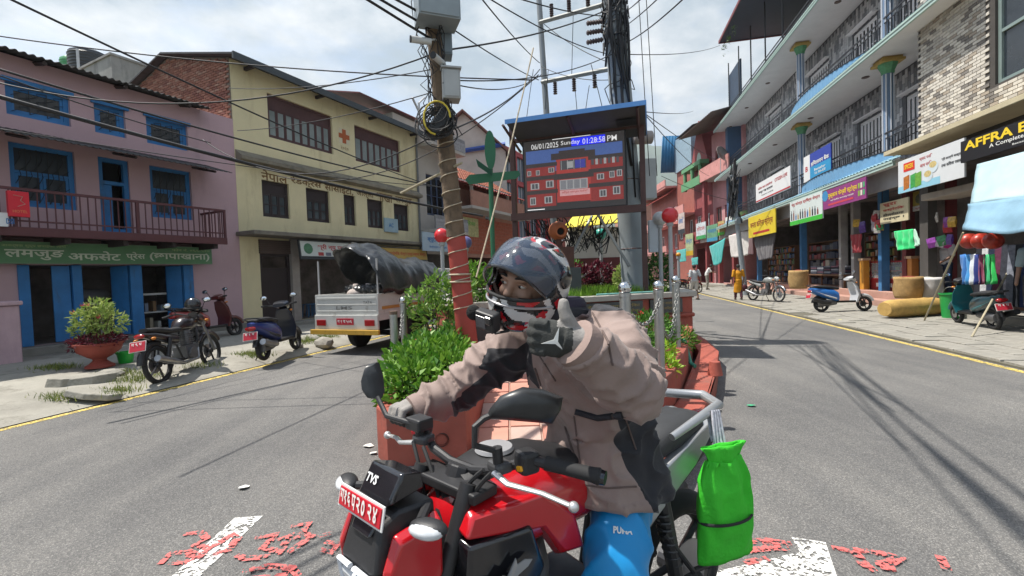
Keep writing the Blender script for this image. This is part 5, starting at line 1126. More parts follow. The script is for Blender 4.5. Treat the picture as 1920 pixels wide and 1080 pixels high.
# paved ramp in front, small cream curb
mb = MB(); mb.add([(-.38, 4.0, .03), (.62, 3.9, .03), (.48, 6.8, .34), (-.5, 6.7, .34)], [(0,1,2,3)]); rampo = mb.build('ramp_bed', P('tile_joint', '#a58a7c', .9, .15, 4), isl)
tl = [P('paver_pink', '#c08a78', .7, .12, 5), P('paver_salmon', '#b98070', .7, .12, 5), P('paver_pale', '#b59c90', .7, .12, 5)]
qme = []
for m_ in tl: b0 = MB(); b0.rings([[(-.142,-.142,0),(.142,-.142,0),(.142,.142,0),(-.142,.142,0)],[(-.136,-.136,.02),(.136,-.136,.02),(.136,.136,.02),(-.136,.136,.02)]], True, False, True); qme.append(b0.mesh('floor_tile', m_))
for i in range(3):
    for j in range(9):
        t_ = (j+.5)/9.3; y = 4.0+2.8*t_; x = -.22+i*.3+.0*t_; piece('floor_tile', qme[(i*2+j) % 3], rampo, loc=(x, y, .034+.31*t_)).rotation_euler = (.11, 0, .0)
mb = MB(); mb.box(-.36, .75, 3.72, 3.9, -.02, .08); mb.build('front_curb', P('cream_curb', '#b9b09a', .85, .12, 3, dirt=('#8a8270', .3, 4)), isl, bevel=.015)
# grey drain pipe and turquoise hose
mb = MB(); a = G(1300, 600); mb.tube([(1.95, 5.95, .60), (2.22, 6.05, .6), (2.27, 6.0, .57), (2.30, 5.9, .3), (2.33, 5.82, .27)], .028, 8); hp_ = mb.build('water_hose', P('green_hose', '#3f8f78', .5, .1)); tag(hp_, 'green hose bent over the planter wall between the posts', 'hose')
mb = MB(); mb.tube([FB.w(x_, -.03+.02*sin(x_*9), BEDZ+.055) for x_ in [2.2+k*.07 for k in range(18)]], .016, 6); o = mb.build('water_hose', P('teal_hose', '#6fa8a0', .5, .1)); tag(o, 'pale teal hose lying along the coping above the inscription', 'hose')
mb = MB(); mb.lathe([(.09, 0), (.085, .02), (.06, .16), (.05, .16)], 14, (2.42, 5.45, .241), cap=True); o = mb.build('clay_cup', brick_paint, None, smooth=True, ang=40); tag(o, 'small red clay cup sitting on the curb beside the hose end', 'cup')

# ---- bollards with chains
steel = P('brushed_steel', '#a8a9a8', .35, .15, 6, metal=.75); chrome = P('chrome', '#c9cbcc', .15, .05, metal=1); chainm = P('chain_steel', '#8b8b88', .45, .2, metal=.6)
bol = []
for k, (x, y, z0, z1, ball_, lab) in enumerate([(-1.40, 5.3, PLZ, 1.16, False, 'weathered steel post without a ball at the left planter corner'), (-1.56, 6.45, PLZ, 1.22, True, 'steel post with ball top behind the plain one on the left planter'),
        (.92, 3.7, .55, 1.40, True, 'steel ball-topped post right beside the rider'), (1.42, 4.4, .55, 1.38, True, 'steel ball-topped post before the inscription panel'), (2.06, 5.7, .55, 1.40, True, 'steel ball-topped post beside the green hose')]):
    t = thing('bollard', lab, 'bollard', (x, y, z0), group='steel posts on the planter walls'); h_ = z1-z0
    mb = MB(); mb.lathe([(.045, 0), (.045, h_-.07), (.05, h_-.07), (.05, h_-.04)], 16); mb.build('post', steel, t, smooth=True, ang=40)
    if ball_: mb = MB(); mb.ball((0, 0, h_), .055); mb.build('ball_top', chrome, t, smooth=True)
    else: mb = MB(); mb.lathe([(.047, h_-.04), (.047, h_)], 14); mb.build('cap', P('rusty_cap', '#6a5548', .7, .3), t)
    bol.append(Vector((x, y, z1)))
def chain(a, b_, sag, label, r=.028, wire=.007, n=None):
    pts = catenary(a, b_, sag, 40); L_ = sum((pts[i+1]-pts[i]).length for i in range(40)); n = n or int(L_/(r*1.5)); t = thing('chain', label, 'chain', a, group='chains between posts'); q = MB(); q.torus((0,0,0), r, wire, 'y', 12, 5)
    me = q.mesh('chain_link', chainm, True)
    for k in range(n):
        u = (k+.5)/n*40; i = min(39, int(u)); p = pts[i].lerp(pts[i+1], u-i); d = (pts[i+1]-pts[i]).normalized(); Rm = d.to_track_quat('X', 'Z').to_matrix().to_4x4() @ Matrix.Rotation(pi/2*(k % 2), 4, 'X') @ Matrix.Diagonal((1, .8, .7, 1))
        o = piece('chain_link', me, t); o.matrix_local = Matrix.Translation(p-Vector(a)) @ Rm
chain(bol[0]-Vector((0, -.05, .1)), bol[1]-Vector((0, .05, .15)), .28, 'rusty chain drooping between the two left planter posts')
chain(bol[2]-Vector((0, -.05, .12)), bol[3]-Vector((0, .05, .12)), .22, 'steel chain hanging between the rider side post and the middle post')
chain(bol[3]-Vector((0, -.05, .1)), bol[4]-Vector((0, .05, .12)), .5, 'steel chain drooping low before the inscription')

# ---- ball lamps
pipe_w = P('grey_white_pipe', '#a3a6a8', .45, .12, 5, dirt=('#6f7376', .2, 8))
def balllamp(px, py, dep, r, mat, lab, zb=BEDZ-.03):
    p = D(px, py, dep); t = thing('ball_lamp', lab, 'lamp', (p.x, p.y, zb), group='ball lamps around the bed'); h_ = p.z-zb
    mb = MB(); mb.lathe([(.04, 0), (.036, h_-r-.05), (.055, h_-r-.04), (.06, h_-r+.03)], 14); mb.build('post', pipe_w, t, smooth=True, ang=40)
    mb = MB(); mb.ball((0, 0, h_), r, 24, 16); mb.build('globe', mat, t, smooth=True); return p
redb = P('red_globe', '#cf2c34', .3, .05, coat=.3)
balllamp(828, 442, 8.3, .135, redb, 'red ball lamp beside the roped wooden pole', PLZ)
balllamp(873, 455, 9.2, .13, P('purple_globe', '#5d5a8c', .35, .1, coat=.3), 'purple ball lamp behind the roped pole')
g_ = balllamp(1126, 439, 10.6, .135, P('teal_globe', '#2f9c8a', .3, .08, coat=.3), 'teal ball lamp in the middle of the raised bed')
r_ = balllamp(1256, 404, 8.2, .145, redb, 'red ball lamp at the bed corner by the white globe')
balllamp(1237, 410, 8.9, .14, P('white_globe', '#b9bcbc', .25, .3, 9), 'dull white ball lamp behind the right red one')
balllamp(1272, 478, 13.0, .07, P('orange_globe', '#c98a2c', .4, .1), 'small orange ball lamp at the back of the bed')
chain(Vector((g_.x, g_.y, 1.75)), Vector((2.75, 10.0, 1.75)), .28, 'white chain drooping from the teal ball lamp toward the concrete pole', .03, .009)
chain(Vector((g_.x, g_.y, 1.8)), Vector((1.15, 9.6, 1.35)), .12, 'white chain drooping from the teal ball lamp toward the marble block', .03, .009)
# terracotta pot on marble block
mp = D(1045, 560, 9.3); t = thing('marble_block', 'dark marble pedestal standing in the bed behind the rider', 'pedestal', (mp.x+.25, mp.y, BEDZ-.03))
mb = MB(); mb.box(-.42, .22, -.25, .25, 0, .56); mb.build('block', marble, t, bevel=.01); mb = MB(); mb.box(-.3, .1, -.16, .16, .561, .98); mb.build('stand', P('rust_stand', '#5a3c34', .8, .3), t)
pp = D(1047, 433, 9.3); t = thing('terracotta_pot', 'round terracotta pot tipped with its mouth toward the road', 'pot', pp)
pot = P('terracotta', '#b3663f', .7, .15, 4, dirt=('#8a4a30', .3, 6)); mb = MB(); mb.lathe([(.02, .2), (.12, .17), (.19, .07), (.195, 0), (.16, -.1), (.1, -.15), (.09, -.18), (.11, -.21), (.085, -.21), (.07, -.17), (.09, -.1)], 22, axis='y', cap=False); o = mb.build('body', pot, t, smooth=True, ang=60); o.rotation_euler = (.15, 0, .15)
mb = MB(); mb.lathe([(.07, -.15), (.001, -.15)], 16, axis='y', cap=False); o = mb.build('mouth', MATS['drain_black'], t); o.rotation_euler = (.15, 0, .15)
mb = MB(); mb.box(-.05, .05, -.05, .05, pp.z*-1+BEDZ+.95, -.17); mb.build('support', MATS['rust_stand'], t)

# ---- green direction signpost
gp_ = D(925, 505, 8.8); greenm = P('signpost_green', '#2b6a4b', .5, .12, 3)
t = thing('direction_signpost', 'green signpost with an oval top and two pointed arms', 'signpost', (gp_.x, gp_.y, BEDZ-.03)); bz_ = BEDZ-.03
top_ = D(919, 300, 8.8); mb = MB(); mb.tube([(0, 0, 0), (top_.x-gp_.x, 0, top_.z-bz_)], .045, 12); mb.build('post', greenm, t, smooth=True)
ov = D(919, 281, 8.75); mb = MB(); mb.prism([((ov.x-gp_.x)+.105*cos(a*pi/12), -.05, (ov.z-bz_)+.37*sin(a*pi/12)) for a in range(24)], (0, .03, 0)); mb.build('oval_plate', greenm, t)
def arm(pts, dep, nm):
    mb = MB(); pp_ = [D(x, y, dep) for x, y in pts]; mb.prism([(p.x-gp_.x, -.06, p.z-bz_) for p in pp_], (0, .025, 0)); mb.build(nm, greenm, t)
arm([(872, 337), (880, 328), (972, 320), (976, 327), (968, 335), (880, 346)], 8.75, 'arrow_arm')
p_ = [D(x, y, 8.65) for x, y in ((894, 304), (920, 318), (922, 330), (898, 318))]; mb = MB(); mb.prism([(p.x-gp_.x, p.y-gp_.y+(.0 if i in (1, 2) else -.25), p.z-bz_) for i, p in enumerate(p_)], (.01, .03, 0)); mb.build('arrow_arm', P('signpost_green_dark', '#2a5a44', .5, .12, 3), t)

# ---- LED screen with blue roof
rustb = P('rust_brown_steel', '#4e3532', .6, .2, 4)
A0 = D(968, 520, 9.3); A1 = D(1210, 520, 8.55); dxy = Vector((A1.x-A0.x, A1.y-A0.y)); FS = Frame(A0.x, A0.y, (dxy.x, dxy.y)); SW = dxy.length
ls = thing('led_billboard', 'outdoor LED screen on rusty posts under a blue sheet roof', 'billboard', M=FS.M)
zbot = FS.at(985, 398, 0)[1]; ztop = FS.at(985, 267, 0)[1]; xa, xb = FS.at(984, 330)[0], FS.at(1172, 310)[0]
for x in (0, SW): mb = MB(); mb.box(x-.05, x+.05, -.0, .1, BEDZ-.05, FS.at(965 if x == 0 else 1205, 235 if x == 0 else 215)[1]); mb.build('post', rustb, ls, bevel=.008)
mb = MB(); mb.box(-.05, SW+.05, -.06, -.002, zbot-.16, zbot-.02); mb.build('crossbeam', rustb, ls); mb = MB(); mb.box(.05, SW-.05, .0, .06, ztop+.02, ztop+.1); mb.build('crossbeam', rustb, ls)
mb = MB(); mb.box(xa-.03, xb+.03, .0, .14, zbot-.015, ztop+.015); mb.build('cabinet', P('screen_black', '#1d1d1f', .5, .1), ls)
def E(n_, c, s=.5): return P(n_, c, .6, .12, 30, emit=s)
H_ = ztop-zbot; W_ = xb-xa
def sc(u0, u1, v0, v1, lay, m_, nm, skew=0, skew2=None):
    mb = MB(); s2 = skew if skew2 is None else skew2
    mb.poly([(xa+W_*u0, -.004-.0015*lay, zbot+H_*v0), (xa+W_*u1, -.004-.0015*lay, zbot+H_*(v0+skew)), (xa+W_*u1, -.004-.0015*lay, zbot+H_*(v1+s2)), (xa+W_*u0, -.004-.0015*lay, zbot+H_*v1)]); return mb.build(nm, m_, ls)
e_dark = E('led_dark', (.028, .026, .026)); e_sky = E('led_sky', (.05, .085, .22)); e_red = E('led_red', (.24, .035, .03)); e_red2 = E('led_red2', (.16, .026, .024)); e_roof = E('led_roof', (.035, .028, .028)); e_win = E('led_window', (.22, .22, .22)); e_wd = E('led_glass', (.05, .05, .055)); e_blue = E('led_blue', (.02, .03, .75)); e_text = E('led_text', (.55, .55, .55)); e_cap = E('led_caption', (.38, .2, .2))
sc(0, 1, 0, 1, 0, e_dark, 'picture_ground'); sc(.02, .98, .55, .86, 1, e_sky, 'picture_sky')
sc(.02, .32, .06, .62, 2, e_red2, 'picture_wing'); sc(.66, .98, .08, .66, 2, e_red2, 'picture_wing'); sc(.33, .67, .1, .72, 3, e_red, 'picture_tower')
for v, o_ in ((.24, 0), (.44, 0), (.62, 0)): sc(.0, .34, v, v+.055, 4, e_roof, 'picture_eave'); sc(.65, 1, v+.03, v+.085, 4, e_roof, 'picture_eave', .0)
sc(.3, .7, .42, .50, 5, e_roof, 'picture_eave'); sc(.28, .72, .70, .79, 5, e_roof, 'picture_eave'); sc(.36, .62, .79, .82, 5, e_roof, 'picture_eave'); sc(.0, 1, .0, .06, 5, e_dark, 'picture_eave')
for u, v, w_, h_ in [(.05, .09, .06, .11), (.2, .1, .08, .1), (.06, .31, .09, .09), (.22, .32, .08, .1), (.03, .51, .04, .07), (.12, .51, .04, .07), (.25, .53, .06, .07), (.75, .13, .07, .1), (.88, .15, .07, .11), (.73, .37, .07, .08), (.85, .38, .05, .09), (.92, .39, .05, .09)]:
    sc(u, u+w_, v, v+h_, 6, e_win, 'picture_window'); sc(u+w_*.16, u+w_*.45, v+h_*.12, v+h_*.88, 7, e_wd, 'picture_pane'); sc(u+w_*.55, u+w_*.84, v+h_*.12, v+h_*.88, 7, e_wd, 'picture_pane')
sc(.36, .64, .27, .41, 6, e_win, 'picture_window')
for k in range(4): sc(.37+k*.068, .425+k*.068, .28, .40, 7, E('led_pale', (.13, .13, .14)), 'picture_pane')
sc(.37, .63, .55, .68, 6, e_wd, 'picture_window')
for k in range(4): sc(.38+k*.063, .385+k*.063, .55, .68, 7, e_win, 'picture_mullion')
sc(.52, .62, .56, .67, 7, E('led_navy', (.04, .04, .2)), 'picture_pane'); sc(.44, .5, .57, .66, 7, e_win, 'picture_pane')
for k in range(7): sc(.68+k*.04, .705+k*.04, .58, .66, 6, e_win if k % 2 else e_wd, 'picture_window')
sc(.36, .66, .185, .265, 6, e_cap, 'picture_caption'); letter(ls, 'जिल्ला समन्वय समिति', (xa+W_*.38, -.018, zbot+H_*.215), U, Zv, W_*.26, H_*.035, e_red, .005)
sc(.49, .82, .865, .975, 8, e_blue, 'picture_blue_bar')
for s, a, w_ in (('06/01/2025', .08, .28), ('Sunday', .385, .19), ('01:28:58', .60, .22), ('PM', .84, .09)): letter(ls, s, (xa+W_*a, -.02, zbot+H_*(.865+.012)), U, Zv, W_*w_, H_*.075, e_text, .004)
sc(.02, .2, .018, .028, 8, E('led_white', (.7, .7, .7)), 'picture_strip'); sc(.3, .68, .985, .993, 8, E('led_white', (.7, .7, .7)), 'picture_strip')
# roof
zl = FS.at(945, 232, -.75)[1]+.04; xl, xr = FS.at(947, 238, -.75)[0], FS.at(1212, 200, -.75)[0]
corrugated(ls, 'roof_sheet', (xl, -.75, zl), (xr, -.75, zl), (xr, .5, zl-.2), (xl, .5, zl-.2), P('blue_sheet', '#5a93d6', .45, .1, 2), 16, .012)
mb = MB(); mb.add([(xl+.02, -.73, zl-.03), (xr-.02, -.73, zl-.03), (xr-.02, .49, zl-.225), (xl+.02, .49, zl-.225)], [(0, 1, 2, 3)]); mb.build('roof_shade_sheet', P('underside_shade_grey', '#4a4b4e', .7, .15), ls, solid=.004)  # added dark sheet: shade of the roof underside put into its colour
mb = MB(); mb.box(xl, xr, -.76, -.742, zl-.05, zl+.03); mb.build('roof_edge', P('blue_sheet', '#5a93d6'), ls)
for x in (.05, SW*.5, SW-.05): mb = MB(); mb.tube([(x, -.7, zl-.05), (x, .48, zl-.26)], .03, 4); mb.tube([(x, .05, ztop+.1), (x, .05, zl-.2)], .03, 4); mb.build('rafter', rustb, ls)
mb = MB(); mb.box(xb-.12, xb+.22, -.35, -.05, ztop+.08, zl-.14); mb.build('speaker_box', MATS['screen_black'], ls)

# ---- poles
conc_pole = P('concrete_pole', '#8f979c', .8, .12, 2, dirt=('#5f6669', .25, 3), streak=3)
c0 = D(1192, 520, 9.6); c1 = D(1143, -60, 9.6); c1.z += .4
cp = thing('concrete_pole', 'thick grey concrete power pole behind the screen wrapped in tangled cable', 'pole', (c0.x, c0.y, BEDZ-.05)); bz2 = BEDZ-.05
dd = c1-Vector((c0.x, c0.y, bz2)); mb = MB(); mb.tube([dd*t_ for t_ in (0, .5, 1)], [.29, .24, .19], 16); mb.build('shaft', conc_pole, cp, smooth=True)
for z in (.13, .33): mb = MB(); q_ = dd*z; mb.torus(q_, .285-.1*z, .012, 'z', 20, 5); mb.build('band', rustb, cp)
s0 = D(1030, 240, 11.5); s1 = D(1008, -40, 11.5)
cp2 = thing('steel_pole', 'slim grey steel power pole behind the screen', 'pole', (D(1046, 520, 11.5).x, s0.y, BEDZ-.05)); mb = MB(); mb.tube([(0, 0, 0), (s1.x-cp2.location.x, 0, s1.z-bz2)], [.09, .065], 12); mb.build('shaft', P('galv_grey', '#8a8e90', .45, .1, metal=.4), cp2, smooth=True)
ins = P('insulator_brown', '#4a3a38', .35, .1)
armm = P('crossarm_galv', '#9a9c98', .5, .12)
for (xa_, ya_, xb_, yb_), lab in (((1012, 42, 1140, 6), 'upper steel cross-arm joining the slim pole to the concrete pole'), ((1016, 154, 1155, 127), 'lower steel cross-arm with hanging insulators between the two poles')):
    a = D(xa_, ya_, 11.4); b_ = D(xb_, yb_, 9.75); t = thing('cross_arm', lab, 'cross-arm', a); mb = MB(); mb.tube([(0, 0, 0), b_-a], .055, 4); mb.build('channel', armm, t)
    for k in range(3):
        p = (b_-a)*(.2+.27*k); up = 1 if ya_ < 100 else -1; mb = MB(); prof = []
        for j in range(6): prof += [(.02, j*.05*up), (.05, (j*.05+.015)*up), (.05, (j*.05+.03)*up), (.02, (j*.05+.04)*up)]
        mb.lathe(prof, 10, p+Vector((0, 0, .06*up))); mb.build('insulator', ins, t, smooth=True, ang=50)
# shelf of rack insulators left of the concrete pole and the tangle of cable
for k in range(3):
    a = D(1100, (44, 62, 80)[k], 9.5); b_ = D(1130, (40, 57, 74)[k], 9.55); mb = MB(); prof = []
    mb.tube([a.lerp(b_, j/12) for j in range(13)], [.03+.025*(j % 2) for j in range(13)], 8); o = mb.build('rack_insulator', ins); tag(o, ['top black rack insulator on the concrete pole', 'middle black rack insulator on the concrete pole', 'bottom black rack insulator on the concrete pole'][k], 'insulator', 'rack insulators'); 
cable = P('cable_black', (.018, .018, .02), .6, .2)
rnd = random.Random(31); mb = MB()
for k in range(52):
    z = rnd.betavariate(4, 2)*.55+.45; c = dd*min(.98, z); a0_ = rnd.uniform(0, 6.3); n_ = rnd.randint(8, 16); R = rnd.uniform(.2, .3); pts = []
    for j in range(n_): a = a0_+j*.5; pts.append(c+Vector((R*cos(a)*rnd.uniform(.8, 1.15), R*sin(a)*rnd.uniform(.8, 1.15), (j-n_/2)*rnd.uniform(-.05, .09))))
    mb.tube(pts, rnd.uniform(.006, .014), 5)
for k in range(16):
    z = rnd.uniform(.5, .95); x = rnd.uniform(-.25, .2); mb.tube([dd*z+Vector((x, -.24, 0)), dd*(z-.1)+Vector((x+rnd.gauss(0, .05), -.28, 0)), dd*(z-.25)+Vector((x+rnd.gauss(0, .08), -.26, 0))], rnd.uniform(.01, .03), 5)
struct(mb.build('cable_tangle', cable, cp, smooth=True, ang=0), 'stuff')
# loops hanging below the screen
mb = MB(); rnd = random.Random(5)
for k in range(26):
    a = D(1040+rnd.uniform(-60, 140), 400+rnd.uniform(-4, 20), 9.6); b_ = D(1040+rnd.uniform(-60, 140), 405+rnd.uniform(-5, 30), 9.6); mb.tube([a+(b_-a)*t_+Vector((0, 0, -rnd.uniform(.15, .7)*4*t_*(1-t_))) for t_ in [j/12 for j in range(13)]], rnd.uniform(.006, .014), 4)
o = struct(mb.build('cable_loops', cable), 'stuff'); o['label'] = 'tangled black cable loops hanging below the screen'; o['category'] = 'cables'
for k, (a, b_) in enumerate((((1110, 405), (1060, 500)), ((1120, 400), (1180, 500)))):
    mb = MB(); mb.tube([D(*a, 9.5), D(*b_, 9.2)], .03, 6); o = mb.build('stay_brace', MATS['galv_grey']); tag(o, ['left sloping brace below the screen', 'right sloping brace below the screen'][k], 'brace', 'braces below the screen')
# meter boxes on the concrete pole
p = D(1205, 330, 9.2); mb = MB(); mb.box(p.x, p.x+.28, p.y, p.y+.25, p.z-.45, p.z+.35); o = mb.build('meter_box', P('grey_box', '#a4a9ab', .5, .12, 3), None, bevel=.01); tag(o, 'grey steel meter box on the right of the concrete pole', 'box')
p = D(1222, 430, 8.9); mb = MB(); mb.box(p.x-.05, p.x+.2, p.y, p.y+.1, p.z-.45, p.z+.18); o = mb.build('notice_panel', P('pale_panel', '#b4bdc4', .5, .1, 3), None, bevel=.01); tag(o, 'pale upright metal panel beside the right rusty screen post', 'panel')
p = D(1205, 258, 9.3); mb = MB(); mb.lathe([(.1, -.2), (.13, -.18), (.13, .18), (.1, .2)], 14, p, axis='x'); o = mb.build('transformer_drum', MATS['dirty_white'], None, smooth=True, ang=40); tag(o, 'pale drum canister mounted beside the concrete pole', 'canister')

# ---- roped wooden pole with boxes and cameras
w0 = D(880, 668, 6.0); w1 = D(803, -30, 5.75)
wp = thing('roped_wooden_pole', 'leaning wooden pole painted red below and wound with rope', 'pole', (w0.x, w0.y, PLZ-.03)); wd = Vector((w1.x-w0.x, w1.y-w0.y, w1.z-PLZ+.03))
zred = (D(850, 440, 5.9).z-PLZ)/wd.z
mb = MB(); mb.tube([wd*0, wd*zred*.5, wd*zred], [.138, .13, .121], 14); mb.build('red_base', P('pole_red', '#a5453c', .6, .12, 4, dirt=('#7a3a35', .2, 8)), wp, smooth=True)
mb = MB(); mb.tube([wd*(zred+.002), wd*.7, wd*1.0], [.12, .1, .08], 14); mb.build('wood_shaft', P('old_wood', '#6f5e4c', .85, .35, 6, bump=.4, bscale=30, dirt=('#3f362e', .4, 8), streak=6), wp, smooth=True)
ropem = P('rope', '#b7ab95', .85, .2, 20)
mb = MB(); pts = []; N_ = 420
for j in range(N_):
    t_ = .12+.55*j/N_; a = j*.21+.8*sin(j*.013); R = .137-.045*t_+.004; pts.append(wd*t_+Vector((R*cos(a), R*sin(a), .012*sin(j*.11))))
mb.tube(pts, .0075, 5); mb.build('rope_winding', ropem, wp, smooth=True, ang=0)
for zc_ in (.22, .24): mb = MB(); mb.torus(wd*zc_, .14, .012, 'z', 22, 5); mb.build('rope_knot', ropem, wp)
galvbox = P('box_grey', '#8d979c', .5, .15, 3, metal=.2, dirt=('#6a7074', .2, 5))
def polebox(name, lab, px, py, dep, sx, sy, sz, mat=galvbox, rz=.25, cat='box'):
    p = D(px, py, dep); t = thing(name, lab, cat, (p.x, p.y, p.z), rz); mb = MB(); mb.box(-sx/2, sx/2, -sy/2, sy/2, -sz/2, sz/2); mb.build('case', mat, t, bevel=.008)
    mb = MB(); mb.box(-sx/2+.02, sx/2-.02, -sy/2-.012, -sy/2-.001, -sz/2+.02, sz/2-.02); mb.build('door', mat, t, bevel=.004); mb = MB(); mb.box(-sx/2-.015, sx/2+.015, -sy/2-.03, sy/2+.01, sz/2+.001, sz/2+.02); mb.build('lid', mat, t); return t
polebox('cabinet_box', 'large grey steel cabinet at the head of the wooden pole', 819, 12, 5.6, .5, .35, .42, rz=.35)
polebox('cabinet_box', 'bluish grey box behind the wooden pole below the top cabinet', 832, 82, 5.95, .2, .22, .36, P('box_blue_grey', '#7f8d98', .5, .15, 3), rz=.2)
polebox('meter_box', 'pale grey meter box clamped to the wooden pole', 845, 162, 5.75, .22, .2, .36, P('box_pale', '#a9adae', .5, .1, 3), rz=.25)
def cctv(px, py, dep, rz, lab):
    p = D(px, py, dep); t = thing('security_camera', lab, 'camera', p, rz, group='security cameras on the wooden pole'); wm = P('cctv_white', '#c2c4c4', .4, .05)
    mb = MB(); mb.tube([(-.12, 0, 0), (.12, 0, 0)], .04, 10); mb.build('housing', wm, t, smooth=True, ang=40); mb = MB(); mb.lathe([(.042, 0), (.04, .015), (.01, .016)], 12, (-.137, 0, 0), axis='x'); mb.build('lens', MATS['screen_black'], t); mb = MB(); mb.tube([(.08, 0, .02), (.2, .05, .06)], .015, 6); mb.build('bracket', wm, t)
cctv(790, 76, 5.6, radians(20), 'white bullet camera pointing left below the top cabinet'); cctv(822, 112, 5.6, radians(70), 'white camera pointing down the road on the wooden pole')
# splice closure and coiled cable
p = D(815, 228, 5.65); t = thing('splice_closure', 'black ribbed cable closure tied to the wooden pole', 'closure', p); mb = MB(); 
for k in range(9): mb.box(-.02-.0, .02, -.09, .09, -.16+k*.036, -.16+k*.036+.026)
mb.box(-.018, .10, -.085, .085, -.165, .165); o = mb.build('case', P('closure_black', (.02, .022, .026), .5, .1), t, bevel=.004); o.rotation_euler = (0, .6, .4); o.scale = (1.3, 1.3, 1.0)
mb = MB(); rnd = random.Random(77)
for k in range(26): 
    c = Vector((rnd.gauss(.02, .03), rnd.gauss(0, .05), rnd.gauss(0, .06))); R = rnd.uniform(.12, .24); a_ = rnd.uniform(-.5, .5); mb.tube([c+Vector((R*cos(j*.35), R*.35*sin(j*.35+a_), R*.85*sin(j*.35))) for j in range(19)], rnd.uniform(.005, .010), 4)
struct(mb.build('cable_coil', cable, t), 'stuff'); mb = MB(); mb.tube([Vector((.16*cos(j*.35)+.05, -.13, .2*sin(j*.35))) for j in range(14)], .012, 5); mb.build('yellow_tie', P('tie_yellow', '#c9b43c', .6, .1), t)
mb = MB(); rnd = random.Random(9)
for k in range(12): 
    pts = [Vector((w0.x, w0.y, 0))+wd*(.98-.38*j/9)+Vector((rnd.gauss(0, .05)+.10*(1 if k % 2 else -1), -.12+rnd.gauss(0, .03), PLZ)) for j in range(10)]; mb.tube(pts, .006, 4)
o = struct(mb.build('loose_cables', cable), 'stuff'); o['label'] = 'loose thin cables running down the wooden pole'; o['category'] = 'cables'
# bamboo stick tied across, guy rope
a, b_ = D(752, 362, 6.6), D(866, 305, 5.7); mb = MB(); mb.tube([a, b_], [.02, .016], 7); o = mb.build('bamboo_stick', P('bamboo', '#a89f86', .7, .2, 8)); tag(o, 'thin bamboo stick tied across the wooden pole', 'stick')
mb = MB(); mb.tube(catenary(D(1000, 90, 8.0), D(893, 520, 6.4), .08, 10), .012, 6); o = mb.build('guy_rope', ropem); tag(o, 'pale guy rope slanting down past the signpost to the planter', 'rope')

# ---- yellow canopy booth behind the screen
p = D(1120, 520, 13.2); t = thing('yellow_booth', 'small white booth with dark red base and yellow sloping canopy behind the screen', 'booth', (p.x, p.y, BEDZ-.02))
x0, x1 = D(1068, 450, 13.2).x-p.x, D(1185, 450, 13.2).x-p.x; zt_ = D(1120, 425, 13.2).z-BEDZ; zm = D(1120, 482, 13.2).z-BEDZ
mb = MB(); mb.box(x0, x1, 0, 1.0, zm, zt_); mb.build('wall', offwhite, t); mb = MB(); mb.box(x0-.02, x1+.02, -.02, 1.02, 0, zm-.001); mb.build('base', P('dark_red_base', '#5c2224', .7, .15), t)
zc1 = D(1120, 390, 13.2).z-BEDZ; mb = MB(); mb.add([(x0-.25, -.35, zt_-.03), (x1+.2, -.35, zt_+.12), (x1-.1, .6, zc1+.1), (x0+.35, .6, zc1)], [(0,1,2,3)]); mb.build('canopy', P('canopy_yellow', '#d9c63c', .6, .08), t, solid=.03)

# ---- overhead cables
def wire(a, b_, sag, r, lab, grp='overhead cables'):
    mb = MB(); mb.tube(catenary(a, b_, sag, 22), r, 5); o = mb.build('overhead_cable', cable, None, smooth=True, ang=0); return tag(o, lab, 'cable', grp)
W = wire
L1 = 'black overhead cable crossing in front of the pink and cream houses'
WP = lambda f: Vector((w0.x, w0.y, PLZ))+wd*f
W(D(-60, 165, 5.5), D(905, 405, 13), .12, .03, 'thick bundled cable sagging across the pink balcony front')
W(D(-60, 112, 5.5), D(830, 352, 12.5), .12, .016, 'medium cable running just above the thick bundle on the pink house', 'overhead cables')
for a, b_, da, db, sag, r in [((-40, 62), (1000, 150), 6.5, 6.1, .12, .009), ((-60, -40), (790, 342), 4, 12, .1, .012), ((-60, 140), (820, 98), 6, 5.85, .5, .010), ((-60, 120), (395, 268), 6, 9, .05, .010), ((-40, 235), (820, 350), 6, 12, .1, .008),
        ((380, 262), (800, 262), 9, 6, .55, .009), ((430, 165), (820, 128), 9, 5.85, .1, .007), ((445, 245), (820, 170), 9, 5.85, .1, .007), ((520, 330), (1010, 140), 11, 9, .8, .011)]:
    W(D(*a, da), D(*b_, db), sag, r, L1)
L2 = 'black overhead cable strung between the wooden pole and the power poles'
for a, b_, da, db, sag, r in [((825, 95), (1130, 22), 5.9, 9.6, .1, .013), ((828, 40), (1010, 150), 5.9, 11.3, .05, .010), ((850, 242), (1012, 130), 5.9, 11.3, .15, .012), ((905, 0), (1012, 118), 5.5, 11.3, .05, .009), ((890, -20), (1135, 100), 5.5, 9.6, .1, .009), ((950, -10), (1130, 30), 6, 9.6, .05, .010), ((840, 155), (1015, 140), 5.9, 11.3, .2, .009), ((840, 150), (1160, 95), 5.9, 9.6, .2, .009), ((1015, 125), (1140, 150), 11.3, 9.6, .1, .008), ((1020, 45), (1150, 120), 11.3, 9.6, .1, .009)]:
    W(D(*a, da), D(*b_, db), sag, r, L2)
L3 = 'black overhead cable leaving the concrete power pole over the right road'
